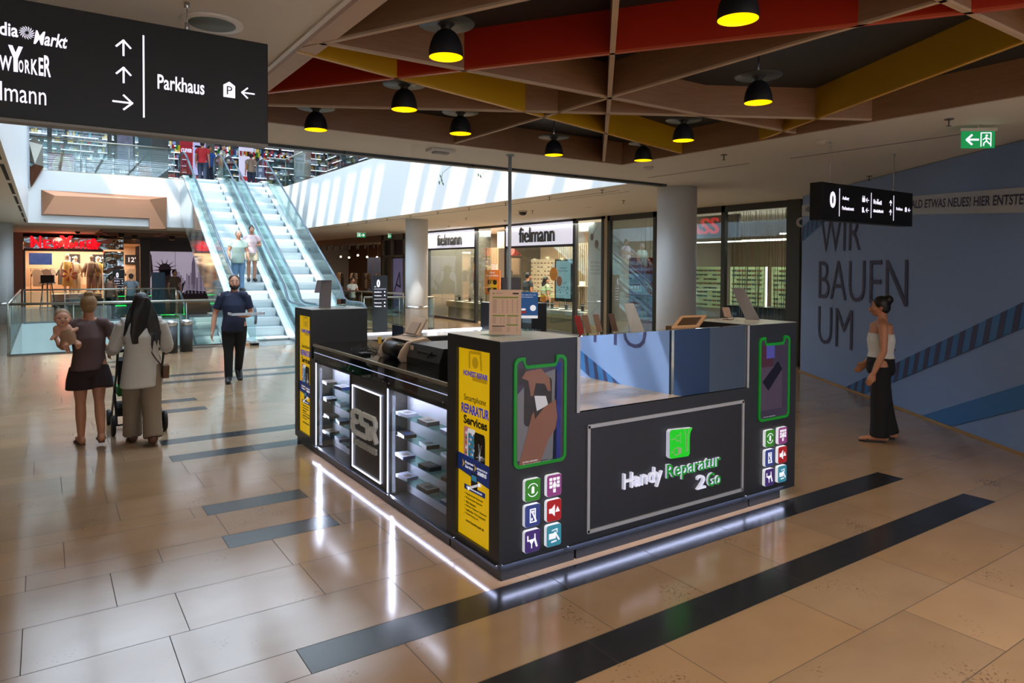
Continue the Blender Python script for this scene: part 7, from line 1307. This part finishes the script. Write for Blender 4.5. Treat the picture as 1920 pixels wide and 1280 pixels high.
# --- couple riding the escalator
def simple(lab, loc, H, rz, skin, topm, botm, hairm, shoem, stride=((0, 0), (0, 0)), arms=None, hem=.5, sleeve=.5, short=None, longhair=0, fat=1.0, vx=.014, lean=0, skirt=False, bun=False):
    f = Fig('person', lab, loc, H, rz, vx); f.joints(stride=stride, lean=lean)
    for sg, (e, w) in (arms or {}).items(): f.arm(sg, e, w)
    f.make(skin, fat)
    if skirt:
        m = MB(); p = f.pel; m.tube([p+Vector((0, 0, .10*H)), p, p-Vector((0, 0, .2*H)), p-Vector((0, 0, .40*H))], .1, 20, rr=[(.085*H, .065*H), (.105*H, .078*H), (.13*H, .10*H), (.16*H, .13*H)]); f.add(m, 'skirt', [botm], None, vx, 3)
    else: f.trousers(botm, fat, cut=short, flare=1.1 if short else 1)
    f.top(topm, hem, sleeve, fat, 1.15); f.shoes(shoem)
    m = f.hair_cap(hairm, vol=1.02)
    if longhair: m.tube([f.P(0, .03, .0), f.P(0, .05, -.08), f.P(0, .055, -.16)], .1, 12, rr=[(.07, .05), (.09, .04), (.06, .03)])
    if bun: m.ball(f.P(0, .03, .07), .03*H, 10)
    f.add(m, 'hair', [hairm], None, vx*.9, 2); face_bits(f.P, H, f.t, hairm); return f
shb = M('shoe_dark', '22201f', .6)
simple('grey-haired man in pale green shirt riding down the escalator', (4.58, 20.55, zst(20.6)+.0), 1.72, .05, sk1, M('shirt_sage', 'a9c0b6', .8), M('jeans_light', '6f93b5', .8), h_gy, shb, arms={1: ((.04, 0, -.16), (.03, -.1, -.27)), -1: ((-.05, 0, -.15), (-.06, -.10, -.24))}, hem=.46, fat=1.15)
simple('woman in pinkish white shirt and cream shorts riding the escalator behind the grey-haired man', (5.05, 21.0, zst(21.05)), 1.62, -.1, sk1, M('shirt_pinkish', 'd9c6cc', .8), M('shorts_cream', 'd9cbb0', .8), h_br, shb, arms={1: ((.05, 0, -.15), (-.01, -.13, -.15)), -1: ((-.05, 0, -.15), (.0, -.13, -.16))}, short=.6, fat=1.08, bun=True)
# --- people upstairs
simple('man in red shirt at the upper escalator landing', (5.25, 29.6, UP+.02), 1.76, PI*.9, sk2, M('shirt_red', 'b3222c', .8), M('jeans_dark', '2c3a52', .8), h_dk, shb)
simple('woman in black and white patterned dress at the upper escalator landing', (5.95, 29.4, UP+.02), 1.68, 1.2, sk1, M('dress_pattern', '2c2c2c', .8, var=.5, scale=22, col2='c9c9c2'), M('dress_pattern', '2c2c2c', .8), h_dk, shb, skirt=True, longhair=1, arms={1: ((.03, -.02, -.15), (-.02, -.12, -.2))})
simple('person in a blue top half hidden by the man in the red shirt', (5.65, 30.3, UP+.02), 1.70, .3, sk2, M('top_blue', '2a5aa8', .8), M('jeans_dark', '2c3a52', .8), h_dk, shb)
simple('person in a pale brown shirt behind the middle escalator handrails', (7.35, 30.6, UP+.02), 1.60, PI, sk1, M('shirt_taupe', 'a08c7c', .8), M('jeans_dark', '2c3a52', .8), h_dk, shb)
# --- people in front of the clothes shop
simple('woman in grey patterned blouse leaning on the far railing', (2.66, 28.75, 0), 1.64, PI-.2, sk1, M('blouse_grey', '5d6772', .8, var=.5, scale=25, col2='8f98a0'), M('trousers_grey', '3a3d44', .8), h_br, shb, arms={1: ((.05, -.05, -.13), (.12, -.12, -.18)), -1: ((-.05, -.05, -.13), (-.10, -.12, -.18))})
simple('bare-shouldered woman in a brown top at the far railing', (2.02, 28.8, 0), 1.56, PI*.8, sk2, M('top_brownish', '7a5644', .8), M('trousers_dark', '2a2524', .8), h_br, shb, sleeve=.15)
simple('man in brown shirt standing in front of the skyline mural', (4.35, 30.5, 0), 1.78, .4, sk2, M('shirt_brown', '5a4334', .8), M('trousers_tan', '5c4c40', .8), h_br, shb)
simple('woman in white blouse beyond the escalator railing by the dim shop', (9.75, 25.2, 0), 1.52, .3, sk1, M('blouse_white', 'c9d3d6', .8), M('trousers_grey', '3a3d44', .8), h_br, shb, arms={1: ((.05, -.03, -.13), (-.02, -.12, -.12)), -1: ((-.05, -.03, -.13), (.0, -.12, -.13))})
simple('person in dark clothes inside the optician shop behind the doorway', (14.2, 19.9, 0.006), 1.76, PI*.5, sk2, M('jumper_dark', '22282c', .8), M('trousers_dark', '2a2524', .8), h_dk, shb)
simple('woman in pale green blouse inside the optician shop', (14.0, 18.6, 0.006), 1.64, PI*.45, sk1, M('blouse_green', '9aa586', .8), M('trousers_dark', '2a2524', .8), h_dk, shb, longhair=1)
